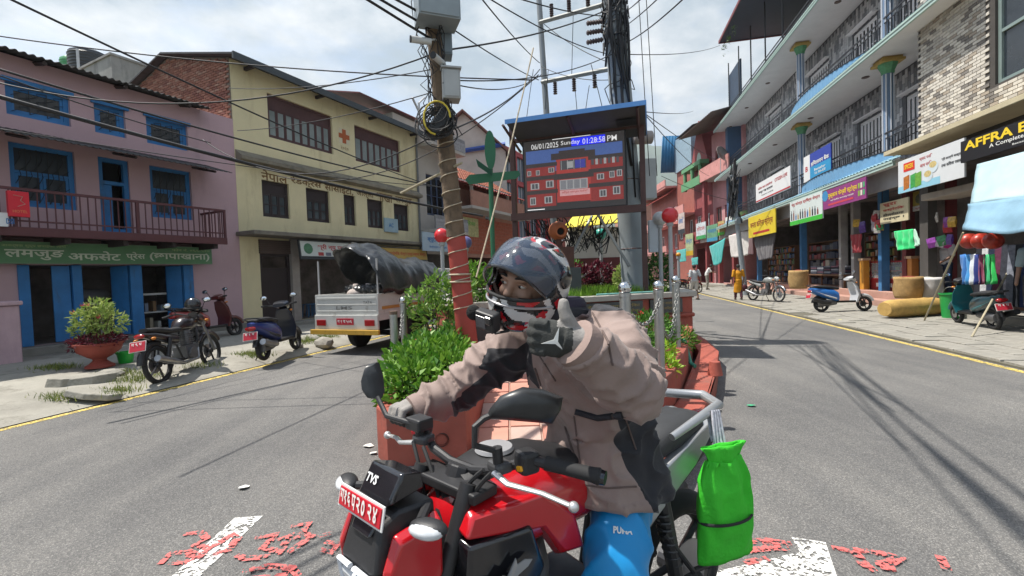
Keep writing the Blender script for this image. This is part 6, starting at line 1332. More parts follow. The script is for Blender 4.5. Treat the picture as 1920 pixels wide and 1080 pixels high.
for a, b_, da, db, sag, r in [((1175, 20), (1240, -40), 9.6, 4, .02, .009), ((1178, 45), (1262, -30), 9.6, 5, .02, .009), ((1178, 78), (1300, -20), 9.6, 5, .05, .010), ((1180, 102), (1350, 85), 9.7, 24, .15, .010), ((1212, 210), (1300, 208), 9.7, 34, .1, .010), ((1212, 215), (1345, 300), 9.7, 30, .1, .010), ((1212, 218), (1330, 330), 9.7, 30, .2, .010), ((1385, 395), (1860, 180), 26, 12, .1, .018), ((1240, 330), (1400, 380), 20, 26, .2, .012)]:
    W(D(*a, da), D(*b_, db), sag, r, L3)
for px in (1196, 1210):
    W(D(px, -30, 9.0), D(px+22, 330, 9.0), 0, .008, 'thin straight stay wire dropping behind the screen roof')
for px0, y0, px1, y1, d0 in ((1028, 130, 1022, 205, 11), (1075, 20, 1072, 140, 10.8), (1105, 160, 1095, 230, 10.2), (1078, 165, 1082, 210, 10.6), (1108, 120, 1130, 205, 9.9), (1000, 130, 985, 240, 11)):
    W(D(px0, y0, d0), D(px1, y1, d0), -.03, .008, 'short jumper cable hanging between cross-arm and screen roof')
# cables passing overhead toward the camera: only their shadows fall into view
L4 = 'black overhead cable running above the right road toward the near pole'
for k in range(7):
    a = Vector((c1.x-.15+.05*k, c1.y, 8.2+.12*(k % 4))); b_ = Vector((-4.6-.45*k+(1.6 if k > 4 else 0), -8-.3*k, 7.4)); W(a, b_, .5, .014+.004*(k % 2), L4)
L5 = 'black overhead cable running above the left road toward the near pole'
for k in range(3): W(D(840, 150-20*k, 5.9)+Vector((0, 0, .4)), Vector((-9.5-.8*k, -5, 7.0)), .35, .016, L5)
# ---------------------------------------------------------------- lofted shapes and two-wheelers
def loft(mb, secs, n=16, p=2.6, cap=True):
    """secs: (x, cy, cz, ry, rz[, shear]) rings across x, superellipse sections"""
    R = []
    for s in secs:
        x, cy, cz, ry, rz = s[:5]; sh_ = s[5] if len(s) > 5 else 0; ring = []
        for k in range(n):
            a = 2*pi*k/n; c, d = cos(a), sin(a); yy = ry*abs(c)**(2/p)*(1 if c > 0 else -1); zz = rz*abs(d)**(2/p)*(1 if d > 0 else -1); ring.append((x+sh_*zz, cy+yy, cz+zz))
        R.append(ring)
    return mb.rings(R, True, cap, cap)
rubber = P('tyre_rubber', (.022, .022, .023), .8, .2, 8); blackp = P('black_plastic', (.022, .022, .024), .45, .15, 5); alloy = P('dark_alloy', (.05, .05, .055), .4, .1, metal=.5); engm = P('engine_grey', (.16, .16, .165), .45, .25, 8, metal=.5)
seatm = P('seat_vinyl', (.02, .02, .022), .6, .15, 6, bump=.2, bscale=200); mirror_g = P('mirror_glass', (.7, .75, .8), .03, 0, metal=1); exh = P('exhaust_steel', (.35, .35, .36), .35, .2, metal=.8)
plate_r = P('plate_red', '#b8283a', .5, .05); tail_r = P('tail_red', '#a01418', .2, .1, coat=.5); amber = P('amber_lens', '#c87a2a', .2, .1); lens_c = P('clear_lens', (.62, .64, .66), .1, .25, 30, coat=.6)
def wheel(parent, x, z, r, w=.055, spokes=5, wire=False):
    mb = MB(); mb.torus((x, 0, z), r-w*.75, w*.75, 'y', 32, 10); t = mb.build('wheel', rubber, parent, smooth=True, ang=0)
    mb = MB(); mb.lathe([(r-w*1.3, -w*.5), (r-w*1.15, -w*.5), (r-w*1.15, w*.5), (r-w*1.3, w*.5), (r-w*1.3, -w*.5)], 28, (x, 0, z), axis='y', cap=False); mb.lathe([(.045, -w*.8), (.045, w*.8)], 14, (x, 0, z), axis='y')
    k = 18 if wire else spokes
    for i in range(k): a = 2*pi*i/k; mb.tube([(x+.04*cos(a), w*.4*(1 if i % 2 else -1) if wire else 0, z+.04*sin(a)), (x+(r-w*1.25)*cos(a+(.15 if wire else 0)), 0, z+(r-w*1.25)*sin(a+(.15 if wire else 0)))], .004 if wire else .016, 5)
    mb.build('rim', MATS['chrome'] if wire else alloy, t); 
    mb = MB(); mb.lathe([(r*.42, .012), (r*.42, .016)], 20, (x, w*.7, z), axis='y'); mb.build('brake_disc', exh, t)
def mirror(parent, base, tip, face, s=1.0, stem=None):
    mb = MB(); b_, t_ = Vector(base), Vector(tip); mb.tube([b_, b_+(t_-b_)*.5+Vector((.0, 0, .03)), t_], .007, 6); o = mb.build('mirror', blackp, parent)
    mb = MB(); mb.ball(t_, (.022*s, .075*s, .045*s), 14, 8); mb.build('mirror_shell', stem or blackp, o, smooth=True); mb = MB(); mb.ball(t_-Vector((.012, 0, 0)), (.013*s, .066*s, .038*s), 14, 8); mb.build('mirror_glass', mirror_g, o, smooth=True)
def place2(t, rear, front, lean=-.1, wb=1.3):
    d = front-rear; d.z = 0; m = (rear+front)/2; t.location = (m.x, m.y, min(rear.z, front.z)); t.rotation_mode = 'XYZ'; t.rotation_euler = (-lean, 0, atan2(d.y, d.x))
def scooter(label, c1, c2, c3, rear, front, lean=.08, steer=.3, plate=True):
    t = thing('scooter', label, 'scooter', group='scooters parked along the street'); place2(t, rear, front, lean)
    P1 = P('paint_'+c1[1:], c1, .3, .06, coat=.6); P2 = P('paint_'+c2[1:], c2, .3, .06, coat=.6); P3 = P('paint_'+c3[1:], c3, .4, .1)
    wheel(t, -.62, .225, .225); wheel(t, .62, .225, .225)
    mb = MB(); loft(mb, [(-.95, 0, .70, .04, .03), (-.85, 0, .66, .11, .09), (-.6, 0, .58, .16, .15), (-.3, 0, .52, .17, .17), (-.16, 0, .45, .15, .16)], 16); mb.build('rear_body', P1, t, smooth=True, ang=50)
    mb = MB(); loft(mb, [(-.8, 0, .62, .118, .035), (-.55, 0, .50, .168, .04), (-.25, 0, .40, .175, .035)], 14); mb.build('side_stripe', P2, t, smooth=True, ang=50)
    mb = MB(); loft(mb, [(-.88, 0, .75, .08, .03), (-.7, 0, .765, .13, .045), (-.45, 0, .75, .14, .05), (-.3, 0, .725, .13, .045), (-.12, 0, .70, .09, .04)], 14); mb.build('seat', seatm, t, smooth=True, ang=50)
    mb = MB(); mb.box(-.2, .32, -.14, .14, .27, .33); mb.build('floorboard', P3, t, bevel=.015)
    mb = MB(); mb.rings([[(.30, -.17, .28), (.36, -.16, .26), (.36, .16, .26), (.30, .17, .28)], [(.36, -.2, .5), (.45, -.15, .5), (.45, .15, .5), (.36, .2, .5)], [(.30, -.19, .72), (.42, -.12, .74), (.42, .12, .74), (.30, .19, .72)], [(.24, -.12, .9), (.34, -.07, .92), (.34, .07, .92), (.24, .12, .9)]]); mb.build('front_apron', P2, t, smooth=True, ang=40, bevel=.01)
    mb = MB(); mb.rings([[(.37, -.09, .42), (.50, -.05, .44), (.50, .05, .44), (.37, .09, .42)], [(.40, -.12, .62), (.52, -.04, .62), (.52, .04, .62), (.40, .12, .62)], [(.34, -.06, .86), (.38, -.03, .88), (.38, .03, .88), (.34, .06, .86)]]); mb.build('front_panel', P1, t, smooth=True, ang=40)
    mb = MB(); mb.torus((.62, 0, .225), .255, .05, 'y', 12, 8, .3, 2.3); mb.build('front_fender', P2, t, smooth=True, ang=60)
    mb = MB(); mb.torus((-.62, 0, .225), .25, .05, 'y', 10, 8, 1.2, 2.9); mb.build('rear_fender', P3, t, smooth=True, ang=60)
    for s in (-1, 1): mb = MB(); mb.tube([(.62, .06*s, .225), (.47, .06*s, .6)], .018, 8); mb.build('fork', alloy, t)
    mb = MB(); mb.tube([(.47, 0, .55), (.28, 0, .98)], .03, 8); mb.tube([(.18, -.34, 1.0), (.26, -.15, .98), (.28, 0, .97), (.26, .15, .98), (.18, .34, 1.0)], .014, 8); mb.build('handlebar', blackp, t)
    for s in (-1, 1): mb = MB(); mb.tube([(.16, .36*s, 1.0), (.21, .24*s, .995)], .02, 8); mb.build('grip', rubber, t); mirror(t, (.25, .2*s, 1.0), (.2, .3*s, 1.16), None); mb = MB(); mb.ball((.36, .13*s, .86), (.03, .035, .02)); mb.build('indicator', amber, t, smooth=True)
    mb = MB(); loft(mb, [(.16, 0, .98, .13, .04), (.26, 0, 1.0, .17, .07), (.36, 0, .96, .12, .075), (.4, 0, .94, .06, .05)], 14); mb.build('handlebar_cover', P2 if c1 != '#24414a' else blackp, t, smooth=True, ang=50)
    mb = MB(); mb.ball((.385, 0, .95), (.04, .085, .05)); mb.build('headlight', lens_c, t, smooth=True)
    mb = MB(); mb.tube([(-.45, -.17, .27), (-.62, -.19, .29), (-.95, -.2, .38)], [.05, .06, .055], 12); mb.build('exhaust', exh if c3 != '#1c1c1e' else blackp, t, smooth=True, ang=40)
    mb = MB(); loft(mb, [(-.75, -.02, .25, .1, .09), (-.45, -.02, .27, .12, .1), (-.2, 0, .27, .08, .06)], 12); mb.build('engine', engm, t, smooth=True, ang=40)
    mb = MB(); mb.tube([(-.6, -.13, .74), (-.9, -.13, .8), (-1.0, 0, .82), (-.9, .13, .8), (-.6, .13, .74)], .014, 6); mb.build('grab_rail', blackp, t, smooth=True)
    mb = MB(); mb.ball((-.93, 0, .63), (.04, .1, .045)); mb.build('tail_light', tail_r, t, smooth=True)
    if plate:
        mb = MB(); mb.cbox((-.97, 0, .5), (.008, .24, .13), Euler((0, .3, 0)).to_matrix()); pl = mb.build('number_plate', plate_r, t); mb = MB(); mb.cbox((-.965, 0, .499), (.008, .26, .15), Euler((0, .3, 0)).to_matrix()); mb.build('plate_border', P('paper_white', '#d8d5d0'), pl)
        q_ = Euler((0, .3, 0)).to_matrix(); letter(pl, 'ग १ प', (-.976, .09, .512), (0, -1, 0), q_ @ Vector((0, 0, 1)), .17, .045, whitet, .02); letter(pl, '४५२', (-.976+.017, .08, .45), (0, -1, 0), q_ @ Vector((0, 0, 1)), .15, .045, whitet, .02)
    mb = MB(); mb.tube([(-.5, .1, .2), (-.45, .28, .0)], .012, 6); mb.build('side_stand', blackp, t)
    return t
def zs(p, z): return Vector((p.x, p.y, z))
scooter('blue and white scooter parked side-on before the pink shop steps', '#2f6fb8', '#c9ccd0', '#1c1c1e', G(1545, 585, .055), G(1617, 583, .055), lean=.1)
scooter('dark teal scooter with red plate parked by the green bucket', '#24414a', '#1f6a74', '#1c1c1e', G(1866, 618, .055), G(1866, 618, .055)+Vector((.40, 1.17, 0)), lean=.1)
scooter('blue scooter parked behind the pickup on the left pavement', '#27397a', '#1d2230', '#2a2a2c', GL(497, 676), GL(497, 676)+Vector((0, 1.24, 0)), lean=.1)
scooter('red scooter parked against the pink house front', '#8a2f2a', '#5a2422', '#1c1c1e', GL(372, 642), GL(428, 628), lean=.1, plate=False)
def motorbike(label, c1, rear, front, lean=.1, wire=False, plate=True, vintage=False, gr=None):
    t = thing('motorcycle', label, 'motorcycle', group=gr); place2(t, rear, front, lean); P1 = P('paint_'+c1[1:], c1, .3, .06, coat=.6); R = .305
    wheel(t, -.66, R, R, .05, 5, wire); wheel(t, .68, R, R, .045, 5, wire)
    mb = MB(); loft(mb, [(-.12, 0, .82, .07, .05), (-.02, 0, .86, .12, .10), (.15, 0, .87, .14, .13), (.3, 0, .86, .11, .10), (.37, 0, .84, .06, .06)], 16); mb.build('tank', P1, t, smooth=True, ang=50)
    mb = MB(); loft(mb, [(-.82, 0, .86, .07, .03), (-.6, 0, .83, .12, .05), (-.4, 0, .79, .13, .045), (-.1, 0, .79, .09, .045)], 14); mb.build('seat', seatm, t, smooth=True, ang=50)
    mb = MB(); loft(mb, [(-.92, 0, .80, .05, .03), (-.7, 0, .76, .10, .06), (-.4, 0, .68, .11, .09), (-.2, 0, .64, .09, .08)], 14); mb.build('tail_cowl', P1, t, smooth=True, ang=50)
    mb = MB(); mb.box(-.12, .22, -.11, .11, .28, .5); mb.lathe([(.085, 0), (.09, .12), (.07, .26)], 14, (.1, 0, .5)); 
    for k in range(6): mb.lathe([(.115, .52+k*.035), (.115, .53+k*.035)], 14, (.1, 0, 0))
    mb.lathe([(.1, -.16), (.1, .16)], 16, (.0, 0, .36), axis='y'); mb.build('engine', engm, t, bevel=.01)
    mb = MB()
    for s in (-1, 1): mb.tube([(.36, 0, .88), (.3, .06*s, .6), (.2, .07*s, .3), (-.2, .09*s, .28), (-.3, .09*s, .55), (-.85, .07*s, .75)], .016, 6); mb.tube([(-.2, .1*s, .3), (-.66, .1*s, R)], .022, 6); mb.tube([(-.6, .12*s, .34), (-.45, .12*s, .68)], .03, 8)
    mb.build('frame', blackp, t)
    for s in (-1, 1): mb = MB(); mb.tube([(.68, .08*s, R), (.44, .08*s, .95)], [.026, .02], 8); mb.build('fork', exh, t, smooth=True)
    mb = MB(); mb.torus((.68, 0, R), .33, .045, 'y', 14, 8, .5, 2.5); mb.build('front_fender', P1 if not vintage else MATS['chrome'], t, smooth=True, ang=60)
    mb = MB(); mb.torus((-.66, 0, R), .34, .05, 'y', 12, 8, 1.3, 3.0); mb.build('rear_fender', blackp if not vintage else MATS['chrome'], t, smooth=True, ang=60)
    mb = MB(); mb.tube([(.2, -.36, 1.02), (.32, -.22, 1.05), (.4, -.06, .99), (.4, .06, .99), (.32, .22, 1.05), (.2, .36, 1.02)], .013, 8); mb.build('handlebar', blackp, t, smooth=True)
    for s in (-1, 1): mb = MB(); mb.tube([(.18, .38*s, 1.015), (.25, .28*s, 1.04)], .019, 8); mb.build('grip', rubber, t); mirror(t, (.3, .22*s, 1.06), (.3, .34*s, 1.22), None); mb = MB(); mb.ball((.5, .15*s, .87), (.045, .03, .025)); mb.ball((-.82, .13*s, .72), (.04, .03, .025)); mb.build('indicator', amber, t, smooth=True)
    mb = MB(); mb.ball((.5, 0, .92), (.1, .09, .1)) if vintage else loft(mb, [(.38, 0, .95, .1, .1), (.5, 0, .9, .11, .12), (.6, 0, .85, .07, .07)], 12); mb.build('headlight_cowl', P1, t, smooth=True, ang=50)
    mb = MB(); mb.ball((.575, 0, .86 if not vintage else .92), (.045, .07, .07)); mb.build('headlight', lens_c, t, smooth=True)
    mb = MB(); mb.tube([(.2, -.1, .42), (.1, -.14, .25), (-.3, -.15, .24), (-.5, -.16, .3), (-.88, -.17, .42)], [.02, .022, .03, .05, .05], 12); mb.build('exhaust', exh, t, smooth=True, ang=40)
    mb = MB(); mb.ball((-.92, 0, .78), (.03, .08, .035)); mb.build('tail_light', tail_r, t, smooth=True)
    if plate: mb = MB(); mb.cbox((-.99, 0, .64), (.008, .22, .14), Euler((0, .35, 0)).to_matrix()); pl = mb.build('number_plate', plate_r, t); letter(pl, 'ग ९ प', (-1.0, .08, .65), (0, -1, 0), (.34, 0, .94), .15, .045, whitet, .02); mb = MB(); mb.cbox((-.984, 0, .639), (.006, .24, .16), Euler((0, .35, 0)).to_matrix()); mb.build('plate_border', MATS['paper_white'], pl)
    mb = MB(); mb.tube([(-.1, .12, .28), (-.08, .3, .0)], .013, 6); mb.build('side_stand', blackp, t)
    return t
m1 = motorbike('black motorcycle with red plate parked by the terracotta urn', '#2a1f20', G(303, 720, .03), G(303, 720, .03)+Vector((-.08, 1.32, 0)), lean=.13, gr='motorcycles parked along the street')
motorbike('pale wire-wheeled motorcycle parked beside the woman in yellow', '#8f9290', G(1419, 564, .055), G(1450, 566, .055), lean=.1, wire=True, vintage=True, plate=False, gr='motorcycles parked along the street')
# helmet hung on the left motorcycle mirror
hp0 = m1.matrix_basis @ Vector((.28, -.1, 1.17)); mb = MB(); mb.ball((0, 0, 0), (.13, .115, .125), 20, 12); t = thing('spare_helmet', 'black helmet resting on the handlebar of the black motorcycle', 'helmet', hp0); mb.build('shell', P('helmet_black', (.02, .02, .022), .2, .05, coat=.5), t, smooth=True); mb = MB(); mb.torus((0, 0, -.06), .12, .018, 'z', 20, 6); mb.build('rim', rubber, t)

# ---------------------------------------------------------------- white pickup with tarpaulin
tr = G(592, 640); dT = Vector((.34, .94, 0)).normalized()
whitep = P('truck_white', '#c9c9c4', .45, .1, 3, dirt=('#8a8478', .3, 5)); yb_ = P('bumper_yellow', '#c59a3a', .6, .15, 5, dirt=('#7a6030', .35, 8))
p0 = D(594, 600, 9.6); TW = 1.58
pk_ = thing('pickup_truck', 'white pickup truck with tailgate toward the viewer and a tarped load', 'truck', (p0.x, p0.y, 0), atan2(dT.y, dT.x))
# local: x forward, y left ; left rear corner at origin, body toward -y
zb_, zt_ = .82, 1.24
mb = MB(); mb.box(0, 2.6, -TW, 0, zb_-.12, zb_); mb.build('bed_floor', whitep, pk_)
mb = MB(); mb.box(-.02, .03, -TW, 0, zb_+.001, zt_); mb.box(-.03, -.021, -TW+.05, -.05, zb_+.06, zb_+.09); mb.box(-.03, -.021, -TW+.05, -.05, zt_-.1, zt_-.06); mb.box(-.03, -.021, -TW+.05, -.05, zb_+.2, zb_+.22); mb.build('tailgate', whitep, pk_, bevel=.008)
for y in (-.04, -TW): mb = MB(); mb.box(.031, 2.6, y, y+.04, zb_+.001, zt_); mb.build('side_board', whitep, pk_, bevel=.006)
mb = MB(); mb.box(.1, 2.0, -TW-.012, -TW-.002, zb_+.1, zb_+.16); mb.build('side_stripe', P('orange_stripe', '#c08a48', .5, .1), pk_)
mb = MB(); mb.box(-.06, .0, -TW-.0, 0, zb_-.30, zb_-.0); pn = mb.build('rear_panel', whitep, pk_, bevel=.01)
mb = MB(); mb.box(-.12, -.061, -TW-.05, .08, zb_-.40, zb_-.30); mb.build('bumper', yb_, pk_, bevel=.008)
for y in (-.17, -TW+.2): mb = MB(); mb.box(-.085, -.061, y-.13, y+.1, zb_-.22, zb_-.10); mb.build('tail_light', tail_r, pk_, bevel=.006); 
mb = MB(); mb.box(-.075, -.061, -1.0, -.58, zb_-.2, zb_-.07); pl = mb.build('number_plate', plate_r, pk_); letter(pl, 'ग १ च ५०६', (-.078, -.61, zb_-.17), (0, -1, 0), (0, 0, 1), .36, .07, whitet, .02)
letter(pn, 'TATA', (-.034, -TW+.35, zt_-.2), (0, -1, 0), (0, 0, 1), .22, .06, P('grey_text', '#7a7a78', .5, 0), .01); letter(pn, 'LMS', (-.034, -.55, zb_+.11), (0, -1, 0), (0, 0, 1), .4, .07, MATS['grey_text'], .01)
mb = MB(); mb.box(.1, 3.9, -1.15, -1.05, .42, .68); mb.box(.1, 3.9, -.55, -.45, .42, .68); mb.tube([(.95, -.1, .33), (.95, -TW+.1, .33)], .06, 8); mb.build('chassis', blackp, pk_)
for x in (.95, 3.3):
    for y in (-.34, -TW+.12):
        mb = MB(); mb.lathe([(.18, -.11), (.30, -.11), (.34, -.07), (.34, .07), (.30, .11), (.18, .11)], 26, (x, y, .34), axis='y'); w_ = mb.build('wheel', rubber, pk_, smooth=True, ang=40); mb = MB(); mb.lathe([(.17, -.09), (.05, -.06), (.05, .06), (.17, .09)], 18, (x, y, .34), axis='y'); mb.build('rim', P('rim_grey', (.2, .2, .2), .5, .2), w_)
mb = MB(); mb.rings([[(2.68, -TW, .55), (4.3, -TW, .55), (4.3, 0, .55), (2.68, 0, .55)], [(2.68, -TW, 1.15), (4.3, -TW+.04, 1.12), (4.3, -.04, 1.12), (2.68, 0, 1.15)], [(2.72, -TW+.12, 1.75), (3.4, -TW+.14, 1.75), (3.4, -.14, 1.75), (2.72, -.12, 1.75)]]); mb.build('cab', whitep, pk_, bevel=.02)
# hoop frame, tarpaulin, sacks (load rests on the bed)
tp = thing('black_tarpaulin', 'shiny black plastic tarpaulin bunched over the pickup load frame', 'tarpaulin', (p0.x, p0.y, 0), atan2(dT.y, dT.x))
tarm = P('black_plastic_sheet', (.022, .024, .026), .28, .25, 4, bump=.6, bscale=9, spec=.6)
vs = []; fs = []; NU, NV = 44, 40
for i in range(NU+1):
    for j in range(NV+1):
        u, v = i/NU, j/NV; x0_t = .1+1.3*max(0, .55-v); x = x0_t+(2.65-x0_t)*u; a = pi*v; 
        y = -TW/2+(TW/2+.05)*cos(a)*(1.02 if v > .5 else .98); top = 2.18-.25*(1-u)*(1-v)**2-.1*u
        z = 1.3+(top-1.3)*sin(a)**.75
        if u < .45: lift = (.45-u)/.45; z += 0 if v > .62 else lift*.55*(1-v/.62)**.8; 
        sagz = .10*noise.noise((x*2.1, y*2.5, 4.2))+.06*(1-abs(noise.noise((x*4, y*4+v*4, 1.7))))**4+.22*(u < .5)*sin(pi*u*2)*sin(a)-.1; nrm = .07*noise.noise((x*3+4, v*7, 2)); vs.append((x-.12*(1-u)*abs(sin(3*a)), y*(1+nrm*.3), z+sagz-.05*abs(sin(u*9))*.6))
        if i and j: b0 = i*(NV+1)+j; fs.append((b0-NV-2, b0-NV-1, b0, b0-1))
mb = MB(); mb.add(vs, fs); mb.build('sheet', tarm, tp, smooth=True, ang=0, solid=.006)
mb = MB()
rnd = random.Random(4)
for k in range(9): c = Vector((.25+.1*rnd.random(), -TW+.15+.1*k, 1.33)); mb.ball(c, (.16, .12, .1), 10, 7)
o = mb.build('bunched_fold', tarm, tp, smooth=True, ang=0); o.modifiers.new('r', 'REMESH').voxel_size = .03; d_ = o.modifiers.new('d', 'DISPLACE'); tx = bpy.data.textures.new('cl', 'CLOUDS'); tx.noise_scale = .08; d_.texture = tx; d_.strength = .09
struct(o, 'stuff'); o['kind'] = 'structure'; del o['kind']
for k, y in enumerate((-.05, -TW+.05)):
    mb = MB(); mb.tube([(.06, y, zt_-.02), (.06, y, 1.95)], .02, 6); mb.build('hoop_post', MATS['galv'], pk_)
sackw = P('sack_white', '#b5a9a2', .85, .2, 6, bump=.4, bscale=40)
for k in range(3):
    c = pk_.matrix_basis @ Vector((.25+.12*k, -.85-.22*k, 1.24)); mb = MB(); mb.ball((0, 0, 0), (.2, .17, .12), 14, 9); mb.tube([(0, 0, .1), (.0, .02, .2)], [.05, .07], 7); o = mb.build('load_sack', sackw, None, smooth=True, ang=0); o.location = c; tag(o, ['tied pale sack peeking over the tailgate', 'second pale sack beside the tied one in the truck bed', 'pale sack under the tarpaulin edge'][k], 'sack', 'sacks in the truck bed')
# ---------------------------------------------------------------- cloth, sacks, goods on the right pavement
def cloth(name, label, corners, mat, nu=20, nv=16, fold=.05, freq=7, sag=0.0, cat='cloth', grp=None, seed=0):
    a, b_, c, d = map(Vector, corners); n = (b_-a).cross(d-a).normalized(); vs = []; fs = []
    for i in range(nu+1):
        for j in range(nv+1):
            u, v = i/nu, j/nv; p = a.lerp(b_, u).lerp(d.lerp(c, u), v); k = fold*v**.5*(sin(freq*u*2*pi+seed+v*1.5)*.6+noise.noise((u*5+seed, v*3, seed))*.9); p = p+n*k-Vector((0, 0, sag*4*u*(1-u)*(.3+.7*v))); vs.append(p)
            if i and j: b0 = i*(nv+1)+j; fs.append((b0-nv-2, b0-nv-1, b0, b0-1))
    mb = MB(); mb.add(vs, fs); o = mb.build(name, mat, None, smooth=True, ang=0, solid=.006); return tag(o, label, cat, grp)
def rq(px0, py0, px1, py1, px2, py2, px3, py3, y0, y1, fr): 
    f = lambda px, py, y: fr.w(fr.at(px, py, y)[0], y, fr.at(px, py, y)[1]); return [f(px0, py0, y0), f(px1, py1, y0), f(px2, py2, y1), f(px3, py3, y1)]
fabric = lambda n, c: P(n, c, .85, .14, 5, bump=.15, bscale=60, sheen=.2)
cloth('dark_cloth', 'dark grey cloth hung below the yellow grocery sign', rq(1412, 446, 1456, 432, 1447, 484, 1422, 489, -1.7, -1.7, FR), fabric('cloth_dark', '#4a464c'), grp='cloths hung at shop fronts')
cloth('maroon_cloth', 'narrow maroon cloth between the white and dark cloths', rq(1404, 448, 1413, 444, 1412, 478, 1402, 476, -1.75, -1.75, FR), fabric('cloth_maroon', '#5a3238'), grp='cloths hung at shop fronts')
cloth('white_cloth', 'white cloth hung across the shop before the pole', rq(1366, 442, 1408, 428, 1406, 476, 1370, 482, -1.9, -1.9, FQ), fabric('cloth_white', '#c9c4c0'), sag=.1, grp='cloths hung at shop fronts')
cloth('teal_cloth', 'large teal cloth with pointed hem hung at the far shops', rq(1330, 462, 1360, 446, 1352, 492, 1337, 497, -2.1, -2.1, FQ), fabric('cloth_teal', '#2fa8a4'), sag=.1, grp='cloths hung at shop fronts')
cloth('teal_cloth', 'teal cloth at the far end behind the walking man', rq(1268, 470, 1286, 466, 1286, 490, 1272, 492, -1.6, -1.6, FQ), fabric('cloth_teal', '#2fa8a4'), grp='cloths hung at shop fronts')
cloth('teal_cloth', 'small teal cloth beside the walking man head', rq(1296, 484, 1309, 482, 1308, 496, 1297, 497, -1.4, -1.4, FQ), fabric('cloth_teal', '#2fa8a4'), grp='cloths hung at shop fronts')
cloth('green_towel', 'bright green towel hung over a line at the cosmetics shop', rq(1676, 434, 1712, 429, 1713, 466, 1680, 470, -1.25, -1.25, FR), fabric('towel_green', '#2fd07a'), freq=3, fold=.06)
cloth('pale_towel', 'pale green towel beside the bright green one', rq(1713, 430, 1716, 429, 1727, 458, 1714, 464, -1.25, -1.25, FR), fabric('towel_pale', '#b5d8c6'), freq=2)
cloth('red_cloth', 'red clothes hanging at the edge of the fancy store', rq(1594, 440, 1616, 438, 1612, 474, 1598, 474, -.9, -.9, FR), fabric('cloth_red', '#a03a42'), freq=3, fold=.08)
# blue and white tarpaulin awning on sticks
tarpm = P('tarp_blue_white', '#a9c6cf', .6, .12, 3, bump=.3, bscale=90); tarpb = P('tarp_blue', '#7fa3b8', .6, .14, 3, bump=.3, bscale=90)
A = FA.w(FA.at(1832, 308, -.95)[0], -.95, FA.at(1832, 308, -.95)[1]); B = FA.w(FA.at(1832, 308, -.95)[0]+3.6, -.95, A.z); 
fp = lambda px, py, y: FA.w(FA.at(px, py, y)[0], y, FA.at(px, py, y)[1])
C1 = fp(1806, 432, -1.9); C2 = C1+(B-A)
Mi = A.lerp(C1, .62); Mj = B.lerp(C2, .62)
cloth('tarpaulin_awning', 'pale blue tarpaulin awning upper sheet tied below the black sign', [A, B, Mj, Mi], tarpm, 30, 14, .04, 3, .06, 'awning', 'awning sheets')
cloth('tarpaulin_awning', 'darker blue lower sheet of the tarpaulin awning with scalloped hem', [Mi-Vector((.02, 0, .0)), Mj, C2, C1], tarpb, 30, 10, .06, 3, .16, 'awning', 'awning sheets', 2)
bam = P('bamboo', '#a89f86', .7, .2, 8)
for k, (top, ft, lab) in enumerate((((1806, 436), (1733, 601), 'bamboo prop leaning from the awning corner to the pavement'), ((1912, 470), (1822, 632), 'bamboo prop slanting in front of the teal scooter'))):
    f_ = G(*ft, .06); tt = fp(*top, -1.9) if k == 0 else D(1912, 470, f_.y+1.6); mb = MB(); mb.tube([f_, tt], .018, 7); tag(mb.build('bamboo_prop', bam), lab, 'prop', 'bamboo props')
# clothes rack under the awning
cr = thing('clothes_rack', 'rack of patterned cloth lengths hanging under the tarpaulin awning', 'rack', M=FA.M); x0 = FA.at(1850, 480, -.6)[0]; zt_ = FA.at(1860, 462, -.6)[1]
mb = MB(); mb.tube([(x0-.3, -.6, zt_), (x0+3, -.6, zt_)], .02, 6); mb.build('rail', black_iron, cr)
cs = ['#23242e', '#c9c9cc', '#1e2a44', '#6a2f4a', '#3a3d48', '#8a8f9c', '#20242c', '#2d3a66', '#b8b0a8', '#4a2430']
for k in range(16): mb = MB(); x = x0-.2+k*.17; mb.rings([[(x, -.66, zt_), (x+.15, -.64, zt_), (x+.15, -.55, zt_), (x, -.55, zt_)], [(x-.01, -.7, zt_-.8), (x+.17, -.66, zt_-.8), (x+.16, -.54, zt_-.8), (x, -.54, zt_-.8)], [(x, -.72, .5), (x+.16, -.68, .5), (x+.16, -.54, .5), (x, -.54, .5)]]); mb.build('cloth_length', P('rackcloth%d' % (k % 10), cs[k % 10], .85, .45, 14), cr)
for k in range(7):
    c = ['#2c6fb5', '#3a8fd0', '#d5dde4', '#1c2f78', '#7a2a4a', '#2fb070', '#28c058'][k]; o = cloth('hanging_garment', ['blue garment on the rack front', 'sky blue garment on the rack front', 'white garment on the rack front', 'navy garment on the rack front', 'plum garment on the rack front', 'green garment on the rack front', 'bright green garment at the rack end'][k], rq(1800+9*k, 478, 1811+9*k, 476, 1813+9*k, 532, 1801+9*k, 534, -1.2, -1.2, FA), fabric('garment%d' % k, c), 8, 8, .05, 1, 0, 'garment', 'garments on the rack', k)
for k in range(3):
    p = fp(1818+22*k, 452, -1.2); mb = MB(); mb.ball((0, 0, 0), (.2, .14, .17), 14, 9); o = mb.build('snack_bundle', P('snack_red', '#b03a2c', .35, .6, 9), None, smooth=True, ang=0); o.location = p; tag(o, 'bundle of shiny red snack packets hung under the awning', 'packets', 'snack bundles')
